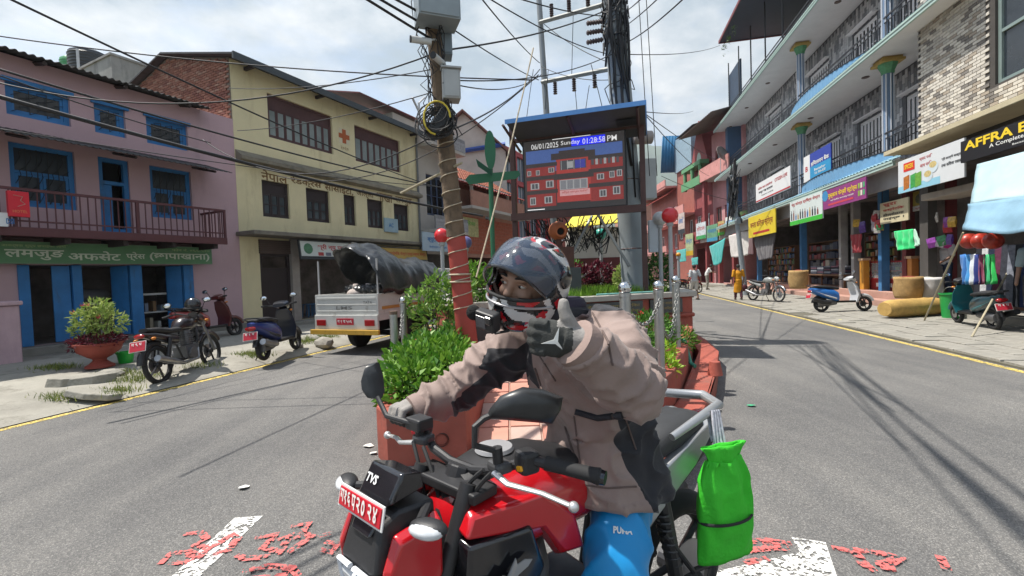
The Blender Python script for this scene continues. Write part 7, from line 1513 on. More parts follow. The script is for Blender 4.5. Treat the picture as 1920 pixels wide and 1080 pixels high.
# hanging packets by the shop
rnd = random.Random(6); pc = ['#8a3f9a', '#b9b4c0', '#5a3a8c', '#b02c34', '#c9a23c', '#d5d2cc', '#3f8f5a']
for k in range(22):
    px = 1598+rnd.uniform(0, 60) if k < 14 else 1748+rnd.uniform(0, 50); py = rnd.uniform(402, 436) if k < 14 else rnd.uniform(402, 455); x, z = FR.at(px, py, -1.1); c = FR.w(x, -1.1+rnd.uniform(-.1, .1), z); mb = MB(); mb.rings([[(-.1, -.005, -.14), (.1, -.005, -.14), (.1, .005, -.14), (-.1, .005, -.14)], [(-.1, -.035, 0), (.1, -.035, 0), (.1, .035, 0), (-.1, .035, 0)], [(-.1, -.005, .14), (.1, -.005, .14), (.1, .005, .14), (-.1, .005, .14)]])
    o = mb.build('hanging_packet', P('packet_'+pc[k % 7][1:], pc[k % 7], .3, .5, 18), None); o.location = c; o.rotation_euler = (0, rnd.gauss(0, .15), -1.3+rnd.gauss(0, .3)); tag(o, 'shiny packet hanging in the purple and white row beside the cosmetics sign' if k < 14 else 'shiny packet hanging in the red row behind the shopper', 'packet', 'hanging packets by the cosmetics sign' if k < 14 else 'hanging packets behind the shopper')
# sacks
burlap = P('burlap', '#a98a5a', .9, .25, 8, bump=.6, bscale=120, dirt=('#7a6038', .3, 5)); chil = P('red_chillies', '#8a2c22', .6, .5, 30, bump=.8, bscale=60); rice = P('rice_white', '#c9c6bc', .7, .15, 30, bump=.5, bscale=120)
def sack(px, py, z, r, h, mat, fill, lab):
    p = G(px, py, z); t = thing('open_sack', lab, 'sack', (p.x, p.y, z), group='open sacks before the shops'); mb = MB(); R = []
    for j in range(9):
        v = j/8; rr = r*(.97+.07*sin(pi*v)-.08*(1-v)**4)*(1+.05*(v > .85)); R.append([(rr*cos(a*pi/10)*(1+.14*noise.noise((a*.7, v*3, px))), rr*sin(a*pi/10)*(1+.06*noise.noise((a*.7, v*3, px+5))), h*v) for a in range(20)])
    R.append([(r*.9*cos(a*pi/10), r*.9*sin(a*pi/10), h*.93) for a in range(20)]); mb.rings(R, True, True, False); mb.build('bag', mat, t, smooth=True, ang=0)
    mb = MB(); mb.lathe([(r*.93, h*.92), (r*.6, h*.99), (r*.2, h*1.03), (.005, h*1.04)], 18); o = mb.build('contents', fill, t, smooth=True)
sack(1497, 541, PZ+.001, .36, .78, burlap, chil, 'tall burlap sack of red chillies on the platform by the drinks shop')
sack(1703, 559, PZ+.001, .32, .6, burlap, chil, 'burlap sack of red chillies beside the white sack')
sack(1738, 557, PZ+.001, .34, .55, P('sack_plain_white', '#c9c8c8', .7, .1, 4, bump=.3), rice, 'white plastic sack full of grain beside the burlap sack')
sack(1628, 540, PZ+.001, .3, .42, P('burlap_dark', '#7d6a4e', .9, .25, 8, bump=.5), P('dry_beans', '#5a4636', .8, .4, 30), 'low brown sack before the red counter')
sack(1735, 522, PZ+.001, .42, .8, P('burlap_dark', '#7d6a4e'), P('dry_beans', '#5a4636'), 'large brown sack behind the white grain sack')
# burlap roll on the pavement
a, b_ = G(1658, 597, .06), G(1760, 590, .06); d = (b_-a); n_ = 22; t = thing('burlap_roll', 'long stuffed burlap roll lying on the pavement by the bamboo prop', 'roll', a, atan2(d.y, d.x)); mb = MB()
mb.rings([[(d.length*1.05*i/n_, .24*(1-.25*(abs(i/n_-.5)*2)**6)*cos(k*pi/10)*(1+.08*noise.noise((i*.5, k*.6, 1))), .24+.235*(1-.25*(abs(i/n_-.5)*2)**6)*sin(k*pi/10)*(1+.05*noise.noise((i*.5, k*.6, 3)))) for k in range(20)] for i in range(n_+1)]); mb.build('bag', P('burlap_gold', '#bd9a58', .85, .2, 6, bump=.5, bscale=100, dirt=('#6a5a30', .35, 9)), t, smooth=True, ang=50)
# green bucket, left bucket, urn
def bucket(p, r0, r1, h, c, lab):
    t = thing('bucket', lab, 'bucket', p); m_ = P('bucket_'+c[1:], c, .4, .08); mb = MB(); mb.lathe([(r0, 0), (r1, h), (r1*1.08, h), (r1*1.08, h-.03), (r1*.97, h-.03), (r1*.97, h-.01), (r0*.92, .02)], 22, cap=True); mb.build('body', m_, t, smooth=True, ang=40)
    mb = MB(); mb.torus((0, 0, h*.9), r1*1.03, .006, 'x', 14, 5, 0, pi); mb.build('handle', MATS['galv'], t)
bucket(G(1782, 596, .06), .16, .21, .62, '#2a9a4c', 'tall green plastic bin beside the teal scooter')
bucket(GL(236, 680), .1, .13, .2, '#1fae3c', 'small bright green bucket beside the terracotta urn')
up_ = GL(188, 688); t = thing('flower_urn', 'terracotta pedestal urn planted with pale leaves and red flowers', 'urn', up_); terr = P('urn_red', '#8f4236', .75, .15, 4, dirt=('#6a3028', .3, 6))
mb = MB(); mb.lathe([(.2, 0), (.2, .03), (.15, .06), (.09, .12), (.1, .15), (.16, .18), (.29, .28), (.32, .38), (.34, .39), (.34, .42), (.27, .42), (.25, .36)], 24, cap=True); mb.build('vase', terr, t, smooth=True, ang=40)
URN = up_+Vector((0, 0, .40))
# stacked cloth and small table at fancy store
t = thing('cloth_stall', 'table with stacks of folded dark cloth before the fancy store', 'table', M=FR.M @ Matrix.Translation((xs_(1520, 520, -.6), -.7, PZ+.001))); W_ = xs_(1588, 520, -.6)-xs_(1520, 520, -.6)
mb = MB(); mb.box(0, W_, 0, .6, .5, .55); mb.build('top', woodf, t)
for k in range(4): mb = MB(); mb.box(*((0, .06) if k % 2 else (W_-.06, W_)), *((0, .06) if k < 2 else (.54, .6)), 0, .499); mb.build('leg', woodf, t)
rnd = random.Random(12)
for k in range(5):
    for j in range(6): mb = MB(); x = .05+k*W_/5; mb.box(x+rnd.uniform(0, .02), x+W_/5-.06, .08, .5, .551+j*.06, .551+j*.06+.055); mb.build('folded_cloth', P('fold%d' % ((k*3+j) % 5), ['#2a3040', '#4a4f5c', '#8b8f98', '#1f2430', '#5a3a4a'][(k*3+j) % 5], .85, .2), t, bevel=.012)
sp_ = G(1398, 552, .1); t = thing('street_pole', 'slim leaning street pole with lamp box beside the white cloth', 'pole', (sp_.x, sp_.y, .05)); q0 = D(1372, 330, sp_.y); mb = MB(); mb.tube([(0, 0, 0), (q0.x-sp_.x, 0, q0.z)], [.13, .09], 10); mb.build('shaft', conc_pole, t, smooth=True)
mb = MB(); rnd = random.Random(3)
for k in range(26): c = Vector(((q0.x-sp_.x)*.86, 0, q0.z*.86)); mb.tube([c+Vector((rnd.gauss(0, .12), rnd.gauss(0, .12), rnd.gauss(0, .7))) for j in range(5)], .03, 4)
struct(mb.build('cable_tangle', cable, t), 'stuff'); mb = MB(); mb.lathe([(.16, -.1), (.2, 0), (.16, .1)], 12, ((q0.x-sp_.x)*.58, -.1, q0.z*.62), axis='y'); mb.build('meter', galvbox, t)
# ---------------------------------------------------------------- the red motorcycle in front (local: x forward, y left, z up)
HB = Vector((-.813, -.582, 0)).normalized(); BO = Vector((.108, 1.493, 0)); BM = Matrix(((HB.x, -HB.y, 0, BO.x), (HB.y, HB.x, 0, BO.y), (0, 0, 1, 0), (0, 0, 0, 1)))
bk = thing('red_motorcycle', 'red and black street motorcycle with red number plate ridden by the man', 'motorcycle', M=BM)
ST = Matrix.Translation((.33, 0, 0)) @ Matrix.Rotation(radians(12), 4, 'Z') @ Matrix.Translation((-.33, 0, 0))
gred = P('gloss_red', (.50, .008, .014), .22, .06, 3, coat=.8); gblk = P('gloss_black', (.012, .012, .015), .16, .1, 4, coat=.6); satin = P('satin_black', (.022, .022, .024), .5, .15, 30, bump=.08, bscale=300)
silv = P('silver_paint', (.42, .43, .44), .35, .08, 4, metal=.6); drl = P('drl_white', (.72, .74, .78), .2, .05)
def S(): m = MB(); m.T = ST; return m
NM = ST @ Matrix.Translation((.655, 0, .97)) @ Matrix.Diagonal((.8, .8, .68, 1)) @ Matrix.Translation((-.63, 0, -.94))
def S2(): m = MB(); m.T = NM; return m
BMI = BM.inverted()
def BL(px, py, y):
    o = BMI @ EYE; d = BMI.to_3x3() @ ray(px, py); return o+d*((y-o.y)/d.y)
wheel(bk, -.66, .305, .305, .07)
m = S(); m.torus((.70, 0, .30), .25, .05, 'y', 32, 10); fw = m.build('wheel', rubber, bk, smooth=True, ang=0); m = S(); m.lathe([(.2, -.03), (.22, -.03), (.22, .03), (.2, .03)], 28, (.70, 0, .3), axis='y', cap=False)
for i in range(5): a = i*1.2566; m.tube([(.7, 0, .3), (.7+.21*cos(a), 0, .3+.21*sin(a))], .016, 6)
m.build('rim', alloy, fw); m = S(); m.torus((.70, 0, .30), .33, .05, 'y', 14, 8, .5, 2.5); m.build('front_fender', gblk, bk, smooth=True, ang=60)
for s in (-1, 1):
    m = S(); m.tube([(.70, .1*s, .30), (.58, .1*s, .62)], .03, 10); m.tube([(.58, .1*s, .6), (.40, .1*s, 1.0)], .022, 10); m.build('fork', satin, bk, smooth=True, ang=40)
# headlight mask: nose loft, lens, drl, red side cowls, plate, cluster
m = S2(); m.rings([[(.44, -.11, .98), (.44, .11, .98), (.44, .12, .80), (.44, -.12, .80)], [(.56, -.095, .985), (.56, .095, .985), (.58, .12, .80), (.58, -.12, .80)], [(.615, -.075, .94), (.615, .075, .94), (.645, .10, .80), (.645, -.10, .80)], [(.625, -.06, .90), (.625, .06, .90), (.655, .075, .80), (.655, -.075, .80)]]); m.build('nose_cowl', satin, bk, bevel=.012, smooth=True, ang=30)
m = S2(); m.rings([[(.585, -.07, .978), (.585, .07, .978), (.628, .055, .905), (.628, -.055, .905)], [(.592, -.065, .985), (.592, .065, .985), (.637, .05, .908), (.637, -.05, .908)]]); m.build('position_lamp', gblk, bk, bevel=.004)
m = S2(); m.rings([[(.56, -.12, .80), (.56, .12, .80), (.60, .085, .655), (.60, -.085, .655)], [(.655, -.09, .80), (.655, .09, .80), (.645, .06, .66), (.645, -.06, .66)]]); m.build('headlight_housing', gblk, bk, bevel=.012, smooth=True, ang=30)
m = S2(); m.rings([[(.65, -.072, .785), (.65, .072, .785), (.64, .05, .675), (.64, -.05, .675)], [(.668, -.062, .775), (.668, .062, .775), (.655, .042, .685), (.655, -.042, .685)]]); m.build('headlight', lens_c, bk, bevel=.006)
for s in (-1, 1): m = S2(); m.tube([(.664, .01*s, .802), (.66, .083*s, .798), (.652, .062*s, .67)], .009, 8); m.build('running_light', drl, bk, smooth=True)
for s in (-1, 1):
    m = S2(); m.rings([[(.44, .115*s, .95), (.60, .115*s, .93), (.64, .118*s, .82), (.62, .09*s, .52), (.50, .09*s, .46), (.43, .105*s, .72)], [(.45, .16*s, .925), (.59, .15*s, .91), (.625, .155*s, .82), (.60, .115*s, .55), (.505, .115*s, .50), (.445, .15*s, .73)]]); m.build('side_cowl', gred, bk, bevel=.008, smooth=True, ang=30)
    m = S2(); m.tube([(.46, .1*s, .96), (.545, .18*s, .975)], .016, 8); m.build('indicator_stem', satin, bk); m = S2(); m.T = NM @ Matrix.Translation((.55, .225*s, .975)) @ Matrix.Rotation(.35*s, 4, 'Z'); m.ball((0, 0, 0), (.034, .06, .028), 16, 10); ic = m.build('indicator', satin, bk, smooth=True); m = S2(); m.T = NM @ Matrix.Translation((.561, .228*s, .972)) @ Matrix.Rotation(.35*s, 4, 'Z'); m.ball((0, 0, 0), (.030, .055, .026), 16, 10); m.build('indicator_lens', lens_c, ic, smooth=True)
PR = Euler((0, -.18, 0)).to_matrix(); pc_ = Vector((.628, 0, 1.0))
def plate_part(nm, sy, sz, off, mat): m = S2(); m.cbox(pc_+PR @ Vector((off, 0, 0)), (.005, sy*1.18, sz), PR); return m.build(nm, mat, bk, bevel=.0015)
pb0 = plate_part('plate_border', .215, .082, 0, P('plate_white', '#d5d5d3', .4, .03)); plate_part('number_plate', .200, .064, .0035, P('plate_red_gloss', '#c01a2c', .35, .04))
Sx = (ST.to_3x3() @ Vector((0, 1, 0))); Sz = (ST.to_3x3() @ (PR @ Vector((0, 0, 1))))
for s_, a, w_ in (('ग१६', -.09, .05), ('प', -.032, .018), ('२', -.008, .017), ('०', .016, .015), ('२', .046, .017), ('४', .07, .017)):
    letter(bk, s_, NM @ (pc_+PR @ Vector((.009, a*1.18, -.02))), Sx, Sz, w_*.98, .034, whitet, .02)
m = S2(); m.rings([[(.46, -.075, 1.075), (.46, .075, 1.075), (.46, .085, 1.02), (.46, -.085, 1.02)], [(.53, -.085, 1.10), (.53, .085, 1.10), (.575, .09, 1.01), (.575, -.09, 1.01)], [(.54, -.08, 1.095), (.54, .08, 1.095), (.59, .08, 1.005), (.59, -.08, 1.005)]]); m.build('instrument_cluster', gblk, bk, bevel=.008, smooth=True, ang=30)
letter(bk, 'TVS', NM @ Vector((.5725, -.07, 1.045)), Sx, ST.to_3x3() @ Vector((-.55, 0, .83)), .05, .022, P('logo_white', '#d9d9d9', .4, 0), .03)
# steering stem, bars, grips, levers, switches, mirrors
m = S(); m.tube([(.42, 0, .80), (.33, 0, 1.0)], .045, 12); m.box(.33, .42, -.14, .14, .955, .985); m.build('triple_clamp', satin, bk, bevel=.006)
m = S(); m.tube([(.25, -.39, 1.05), (.30, -.24, 1.065), (.335, -.13, 1.02), (.335, -.05, 1.0), (.335, .05, 1.0), (.335, .13, 1.02), (.30, .24, 1.065), (.25, .39, 1.05)], .0135, 10); m.build('handlebar', satin, bk, smooth=True)
for s in (-1, 1):
    m = S(); m.tube([(.242, .415*s, 1.047), (.245, .405*s, 1.048), (.25, .39*s, 1.05), (.27, .33*s, 1.056), (.287, .275*s, 1.062)], [.014, .021, .0185, .017, .0185], 14); g = m.build('grip', rubber, bk, smooth=True)
    m = S(); m.tube([(.24, .42*s, 1.046), (.247, .395*s, 1.0485)], [.017, .02], 12); m.build('bar_end', gblk, g, smooth=True, ang=30)
    m = S(); m.cbox((.305, .225*s, 1.06), (.055, .055, .06), Euler((0, 0, -.3*s)).to_matrix()); sw = m.build('switch_box', satin, bk, bevel=.012)
    m = S(); m.cbox((.335, .226*s, 1.05), (.008, .024, .014), Euler((.3, 0, -.3*s)).to_matrix()); m.build('switch', P('switch_yellow', '#e0a01c', .4, .05) if s > 0 else P('switch_red', '#c0202c', .4, .05), sw, bevel=.003)
    m = S(); m.cbox((.345, .165*s, 1.045), (.05, .06, .03), Euler((0, 0, -.2*s)).to_matrix()); m.build('lever_perch', P('perch_grey', (.06, .06, .062), .4, .1), bk, bevel=.01)
    m = S(); m.tube([(.375, .175*s, 1.04), (.385, .23*s, 1.03), (.35, .31*s, 1.018), (.335, .385*s, 1.005)], [.011, .009, .008, .0075], 10, flat=.7); m.ball((.334, .39*s, 1.004), .013); m.build('lever', P('lever_alloy', (.62, .62, .62), .35, .08, metal=.7), bk, smooth=True)
    m = S(); m.tube([(.355, .17*s, 1.055), (.358, .17*s, 1.10)], .014, 10); m.tube([(.358, .17, 1.09), ST.inverted() @ BL(889, 835, .165), ST.inverted() @ BL(890, 800, .165), ST.inverted() @ BL(908, 784, .17), ST.inverted() @ BL(930, 775, .185)] if s > 0 else [(.36, -.17, 1.09), ST.inverted() @ BL(725, 780, -.27), ST.inverted() @ BL(708, 745, -.33)], .0085, 8); m.build('mirror_stalk', satin, bk, smooth=True)
ml = [BL(*q_) for q_ in ((909, 786, .165), (918, 766, .18), (938, 742, .2), (980, 725, .225), (1020, 730, .25), (1056, 745, .275), (1052, 768, .275), (1036, 795, .262), (1000, 792, .24), (950, 788, .20))]; mc = sum(ml, Vector())/len(ml); nb = (BMI.to_3x3() @ (BM @ mc-EYE)).normalized()
m = MB(); m.rings([[mc+(p-mc)*.97-nb*.002 for p in ml], [p for p in ml], [mc+(p-mc)*.99+nb*.02 for p in ml], [mc+(p-mc)*.75-nb*.035 for p in ml]][::-1] if False else [[mc+(p-mc)*.45-nb*.034 for p in ml], [mc+(p-mc)*.8-nb*.022 for p in ml], [mc+(p-mc)*.98-nb*.004 for p in ml], [mc+(p-mc)+nb*.006 for p in ml], [mc+(p-mc)*.97+nb*.012 for p in ml]]); m.build('mirror', P('mirror_black', (.03, .032, .034), .35, .3, 14), bk, smooth=True, ang=50)
mr = [BL(*q_) for q_ in ((700, 748, -.34), (690, 735, -.36), (687, 705, -.38), (694, 682, -.38), (706, 680, -.37), (714, 705, -.36), (717, 735, -.34), (712, 748, -.33))]; mc = sum(mr, Vector())/8; nb = Vector((1, .2, 0)).normalized()
m = MB(); m.rings([[mc+(p-mc)*k_+nb*o_ for p in mr] for k_, o_ in ((.5, .035), (.85, .022), (1, 0), (.97, -.01))]); m.build('mirror', MATS['mirror_black'], bk, smooth=True, ang=50)
m = S(); m.cbox((.345, -.185, 1.09), (.06, .075, .04)); m.build('brake_reservoir', satin, bk, bevel=.008)
for k in range(4): m = S(); m.tube(catenary((.38, (.17, -.17, .14, -.12)[k], 1.04), (.42, (.05, -.05, .0, .03)[k], .85), -.02, 8)[:], .006, 6); m.build('control_cable', rubber, bk, smooth=True)
# tank, shrouds, knee panels
m = MB(); loft(m, [(-.16, 0, .80, .09, .06), (-.05, 0, .835, .135, .10), (.08, 0, .865, .165, .12), (.22, 0, .88, .178, .125), (.34, 0, .87, .15, .11), (.42, 0, .85, .09, .075)], 24, 2.5); m.build('tank', gred, bk, smooth=True, ang=60)
m = MB(); loft(m, [(-.06, 0, .915, .085, .045), (.08, 0, .96, .10, .048), (.24, 0, .975, .10, .048), (.36, 0, .945, .085, .05)], 16, 2.5); m.build('tank_spine', satin, bk, smooth=True, ang=60)
m = MB(); m.lathe([(.06, 1.018), (.055, 1.028), (.01, 1.03)], 22, (.22, 0, 0)); m.build('fuel_cap', P('cap_dull', (.3, .3, .31), .5, .2), bk, smooth=True, ang=40)
for s in (-1, 1):
    m = MB(); m.rings([[(.40, .10*s, .955), (.17, .12*s, .955), (.02, .11*s, .84), (-.03, .11*s, .68), (.10, .12*s, .70), (.2, .13*s, .85), (.43, .13*s, .90)], [(.40, .165*s, .94), (.18, .185*s, .935), (.05, .165*s, .83), (.0, .15*s, .70), (.09, .155*s, .72), (.19, .19*s, .845), (.43, .185*s, .895)]]); m.build('tank_wing', gred, bk, bevel=.010, smooth=True, ang=30)
    m = MB(); m.rings([[(.44, .10*s, .89), (.22, .13*s, .885), (.15, .12*s, .72), (.22, .10*s, .56), (.38, .10*s, .60), (.45, .09*s, .74)], [(.425, .195*s, .88), (.24, .205*s, .87), (.18, .18*s, .73), (.235, .15*s, .60), (.36, .16*s, .63), (.425, .175*s, .75)]]); m.build('tank_shroud', gblk, bk, bevel=.01, smooth=True, ang=30)
    hz_ = [(.40, .74), (.385, .765), (.36, .76), (.34, .785), (.325, .775), (.31, .80), (.30, .815), (.295, .795), (.27, .80), (.245, .79), (.26, .775), (.29, .765), (.30, .745), (.27, .735), (.30, .725), (.325, .74), (.35, .735), (.38, .715)]
    m = MB(); m.prism([(x, (.206-.13*max(0, .8-z))*s, z) for x, z in hz_], (0, .003*s, 0)); m.build('horse_emblem', silv, bk)
m = MB(); m.box(-.14, .25, -.13, .13, .28, .52); m.lathe([(.10, 0), (.11, .14), (.09, .24)], 16, (.16, 0, .5)); m.lathe([(.11, -.17), (.11, .17)], 18, (.0, 0, .38), axis='y'); m.build('engine', engm, bk, bevel=.015)
m = MB()
for s in (-1, 1): m.tube([(.36, 0, .86), (.3, .07*s, .6), (.22, .09*s, .32), (-.2, .1*s, .3), (-.28, .11*s, .6), (-.8, .08*s, .82)], .02, 8); m.tube([(-.2, .11*s, .34), (-.66, .11*s, .305)], .026, 8)
m.build('frame', satin, bk, smooth=True)
m = MB(); m.tube([(-.5, .12, .38), (-.42, .12, .72)], .03, 10)
for k in range(8): m.torus((-.49+.01*k, .12, .44+.03*k), .028, .005, 'z', 14, 5)
m.build('shock_absorber', P('spring_black', (.03, .03, .03), .4, .1), bk)
m = MB(); m.tube([(-.3, -.14, .3), (-.6, -.17, .36), (-.95, -.18, .5)], [.03, .06, .06], 14); m.build('exhaust', satin, bk, smooth=True)
m = MB(); m.tube([(-.42, .13, .58), (-.55, .16, .4), (-.82, .17, .36), (-.86, .15, .52), (-.72, .14, .62)], .011, 8); m.build('saree_guard', satin, bk, smooth=True)
m = MB(); loft(m, [(-.42, 0, .83, .09, .05), (-.3, 0, .80, .13, .05), (-.12, 0, .79, .10, .06), (.0, 0, .82, .07, .05)], 16, 2.8); m.build('rider_seat', seatm, bk, smooth=True, ang=60)
m = MB(); loft(m, [(-.80, 0, .90, .06, .03), (-.72, 0, .905, .11, .045), (-.55, 0, .89, .125, .055), (-.42, 0, .87, .12, .06), (-.37, 0, .84, .09, .05)], 18, 2.8); m.build('pillion_seat', P('pillion_vinyl', (.035, .036, .038), .55, .15, 6, bump=.15, bscale=250), bk, smooth=True, ang=60)
for s in (-1, 1):
    m = MB(); m.rings([[(-.86, .06*s, .90), (-.60, .09*s, .80), (-.28, .10*s, .60), (-.22, .10*s, .68), (-.42, .11*s, .83), (-.80, .08*s, .93)], [(-.85, .10*s, .895), (-.60, .145*s, .79), (-.30, .14*s, .62), (-.24, .15*s, .70), (-.42, .15*s, .83), (-.79, .125*s, .925)]]); m.build('tail_panel', silv, bk, bevel=.008, smooth=True, ang=30)
m = MB(); m.tube([(-.46, .145, .93), (-.6, .155, .965), (-.80, .13, .98), (-.90, 0, .975), (-.80, -.13, .98), (-.6, -.155, .965), (-.46, -.145, .93)], [.014, .017, .02, .022, .02, .017, .014], 12); m.build('grab_rail', silv, bk, smooth=True)
m = MB(); m.ball((-.9, 0, .88), (.03, .07, .03)); m.build('tail_light', tail_r, bk, smooth=True)
# green drawstring bag on the grab rail
gm = P('bag_green', '#3cc42c', .75, .12, 5, bump=.25, bscale=40); bg = thing('green_drawstring_bag', 'bright green cloth drawstring bag tied to the grab rail of the red motorcycle', 'bag', M=BM @ Matrix.Translation((-.665, .225, 0)) @ Matrix.Rotation(-.30, 4, 'Z')); R_ = []
for j in range(25):
    v = j/24; z = .44+.38*v; hw = .128*(1-.12*v) if v < .8 else .128*(.904-.30*(v-.8)/.2); hd = .05*sin(pi*min(1, .12+v*.75))**.6*(1-.3*v); hd = max(.012, hd)
    R_.append([(hw*abs(cos(a))**.75*(1 if cos(a) > 0 else -1)+.004*noise.noise((a*2, v*5, 1)), hd*sin(a)*(1+.45*noise.noise((a*2.2, v*4, 7))+.55*v*v*sin(a*8))+.012*noise.noise((cos(a)*3, v*6, 3)), z+.02*noise.noise((a, v*2, 5))*v) for a in [2*pi*k/40 for k in range(40)]])
m = MB(); m.rings(R_); m.build('pouch', gm, bg, smooth=True, ang=0)
m = MB(); m.rings([[(hw_*cos(a), .014*sin(a)+.02*noise.noise((a*2, z, 1)), z) for a in [2*pi*k/24 for k in range(24)]] for hw_, z in ((.085, .80), (.07, .825), (.085, .855), (.105, .875))], True, False, False); m.build('frill', gm, bg, smooth=True, ang=0, solid=.004)
m = MB(); m.torus((0, 0, .60), .105, .006, 'z', 30, 6); o = m.build('strap', rubber, bg); o.scale = (1.12, .56, 1)
cordm = P('cord_white', '#bcbcc4', .8, .35, 60)
for k in range(4): m = MB(); m.tube([(.0+.02*(k-1.5), .0, .81), (-.03+.015*k, -.03, .88), (-.04+.01*k, -.065, .985), (-.05+.012*k, -.095, .965), (-.03+.012*k, -.05, .87)], .006, 6); m.build('cord', cordm, bg, smooth=True)

# ---------------------------------------------------------------- rider
rd = thing('person', 'rider in tan and black jacket, blue trousers and full-face helmet giving a thumbs-up', 'person', M=BM)
def remesh(mb, name, mats, vox, parent, disp=None, matfn=None, smooth=2):
    o = mb.build('tmp', mats[0]); r = o.modifiers.new('r', 'REMESH'); r.mode = 'VOXEL'; r.voxel_size = vox
    if smooth: s = o.modifiers.new('s', 'SMOOTH'); s.iterations = smooth*3; s.factor = .5
    bpy.context.view_layer.update(); me = bpy.data.meshes.new_from_object(o.evaluated_get(bpy.context.evaluated_depsgraph_get())); bpy.data.objects.remove(o); me.name = name
    me.materials.clear()
    for m_ in mats: me.materials.append(m_)
    if disp:
        ns = [v.normal.copy() for v in me.vertices]
        for v, n in zip(me.vertices, ns): v.co += n*disp(v.co)
    if matfn: me.polygons.foreach_set('material_index', [matfn(p.center, p.normal) for p in me.polygons])
    else: me.polygons.foreach_set('material_index', [0]*len(me.polygons))
    me.polygons.foreach_set('use_smooth', [True]*len(me.polygons)); me.update(); return put(name, me, parent)
def seg(p, a, b_):
    d = b_-a; t = max(0, min(1, (p-a).dot(d)/d.dot(d))); q = a+d*t; return (p-q).length, t, q
V = Vector
LARM = [V((-.13, .15, 1.335)), V((-.06, .265, 1.31)), V((.02, .365, 1.235)), V((.12, .37, 1.315)), V((.20, .355, 1.375))]
RARM = [V((-.08, -.14, 1.335)), V((.05, -.25, 1.225)), V((.17, -.31, 1.13)), V((.27, -.33, 1.095)), V((.325, -.335, 1.08))]
TOR = [((-.185, .025, .805), .172, .235), ((-.185, .025, .835), .178, .235), ((-.205, .02, .90), .165, .215), ((-.225, 0, 1.0), .155, .20), ((-.18, 0, 1.12), .15, .205), ((-.125, 0, 1.24), .14, .21), ((-.1, 0, 1.335), .115, .19), ((-.07, -.005, 1.395), .085, .12), ((-.05, -.005, 1.435), .07, .08)]
def volume(k, arms=True):
    mb = MB(); mb.rings([[(c[0]+rx*k*abs(cos(a))**.85*(1 if cos(a) > 0 else -1), c[1]+ry*k*abs(sin(a))**.85*(1 if sin(a) > 0 else -1), c[2]) for a in [2*pi*i/32 for i in range(32)]] for c, rx, ry in TOR])
    mb.tube(LARM, [.09*k, .086*k, .078*k, .064*k, .054*k], 20); mb.tube(RARM, [.098*k, .086*k, .072*k, .06*k, .054*k], 20); mb.ball(LARM[2], .078*k); mb.ball(LARM[0], .098*k); mb.ball(RARM[0], .1*k); return mb
skin = P('skin_brown', (.40, .235, .165), .5, .12, 8)
# body: one continuous figure inside the clothes, with the face
HC = V((.05, -.015, 1.515)); HM = Matrix.Translation(HC) @ Matrix.Rotation(radians(17), 4, 'Z') @ Matrix.Rotation(radians(-14), 4, 'X') @ Matrix.Rotation(radians(4), 4, 'Y')
mb = volume(.78)
for s in (1, -1): mb.tube([(-.22, .10*s, .78), (-.13, .17*s, .72), (-.05, .225*s, .63), (.03, .265*s, .49), (.02, .305*s, .30), (-.02, .32*s, .10)], [.075, .072, .068, .06, .05, .04], 14)
mb.tube([(-.06, -.005, 1.36), HC-V((.01, 0, .05))], .055, 14)
mb.T = HM; mb.ball((0, 0, .01), (.098, .076, .115), 24, 18); mb.ball((.055, 0, -.055), (.045, .052, .05), 18, 12); mb.ball((.092, 0, .028), (.016, .056, .012), 16, 8)
mb.tube([(.092, 0, .02), (.108, 0, -.004), (.118, 0, -.02), (.1, 0, -.032)], [.009, .012, .015, .011], 12)
for s in (1, -1): mb.ball((.074, .036*s, -.02), (.026, .024, .022), 12, 8)
remesh(mb, 'body', [skin], .0075, rd, smooth=1)
hd_ = lambda mb: setattr(mb, 'T', HM) or mb
eyew = P('eye_white', (.62, .58, .54), .25, .05); irism = P('iris_dark', (.02, .012, .008), .15, 0); hairb = P('dark_hair', (.012, .010, .009), .7, .1)
for s in (1, -1):
    mb = hd_(MB()); mb.ball((.0865, .033*s, .008), (.011, .0145, .0075), 16, 10); e = mb.build('eye', eyew, rd, smooth=True); mb = hd_(MB()); mb.ball((.0935, .033*s-.003, .008), (.005, .0068, .0068), 14, 8); mb.build('iris', irism, e, smooth=True)
    mb = hd_(MB()); mb.tube([(.101, .014*s, .029), (.102, .032*s, .036), (.089, .056*s, .030)], [.004, .0055, .003], 8); mb.build('eyebrow', hairb, rd, smooth=True)
    mb = hd_(MB()); mb.tube([(.092, .018*s, .0105), (.0985, .033*s, .0165), (.087, .049*s, .0105)], .0035, 8); mb.build('eyelid', skin, rd, smooth=True)
mb = hd_(MB()); mb.tube([(.085, -.035, -.052), (.108, -.012, -.043), (.111, 0, -.042), (.108, .012, -.043), (.085, .035, -.052)], [.004, .007, .007, .007, .004], 8); mb.build('moustache', hairb, rd, smooth=True)
mb = hd_(MB()); R_ = [[(.104*cos(b_)*cos(a)-.002, .083*cos(b_)*sin(a), .045+.075*sin(b_)) for a in [2*pi*k/28 for k in range(28)]] for b_ in [j*pi/20 for j in range(10)]]; mb.rings(R_, True, False, True); mb.build('skull_cap', P('cap_black', (.008, .008, .009), .9, .1), rd, smooth=True)
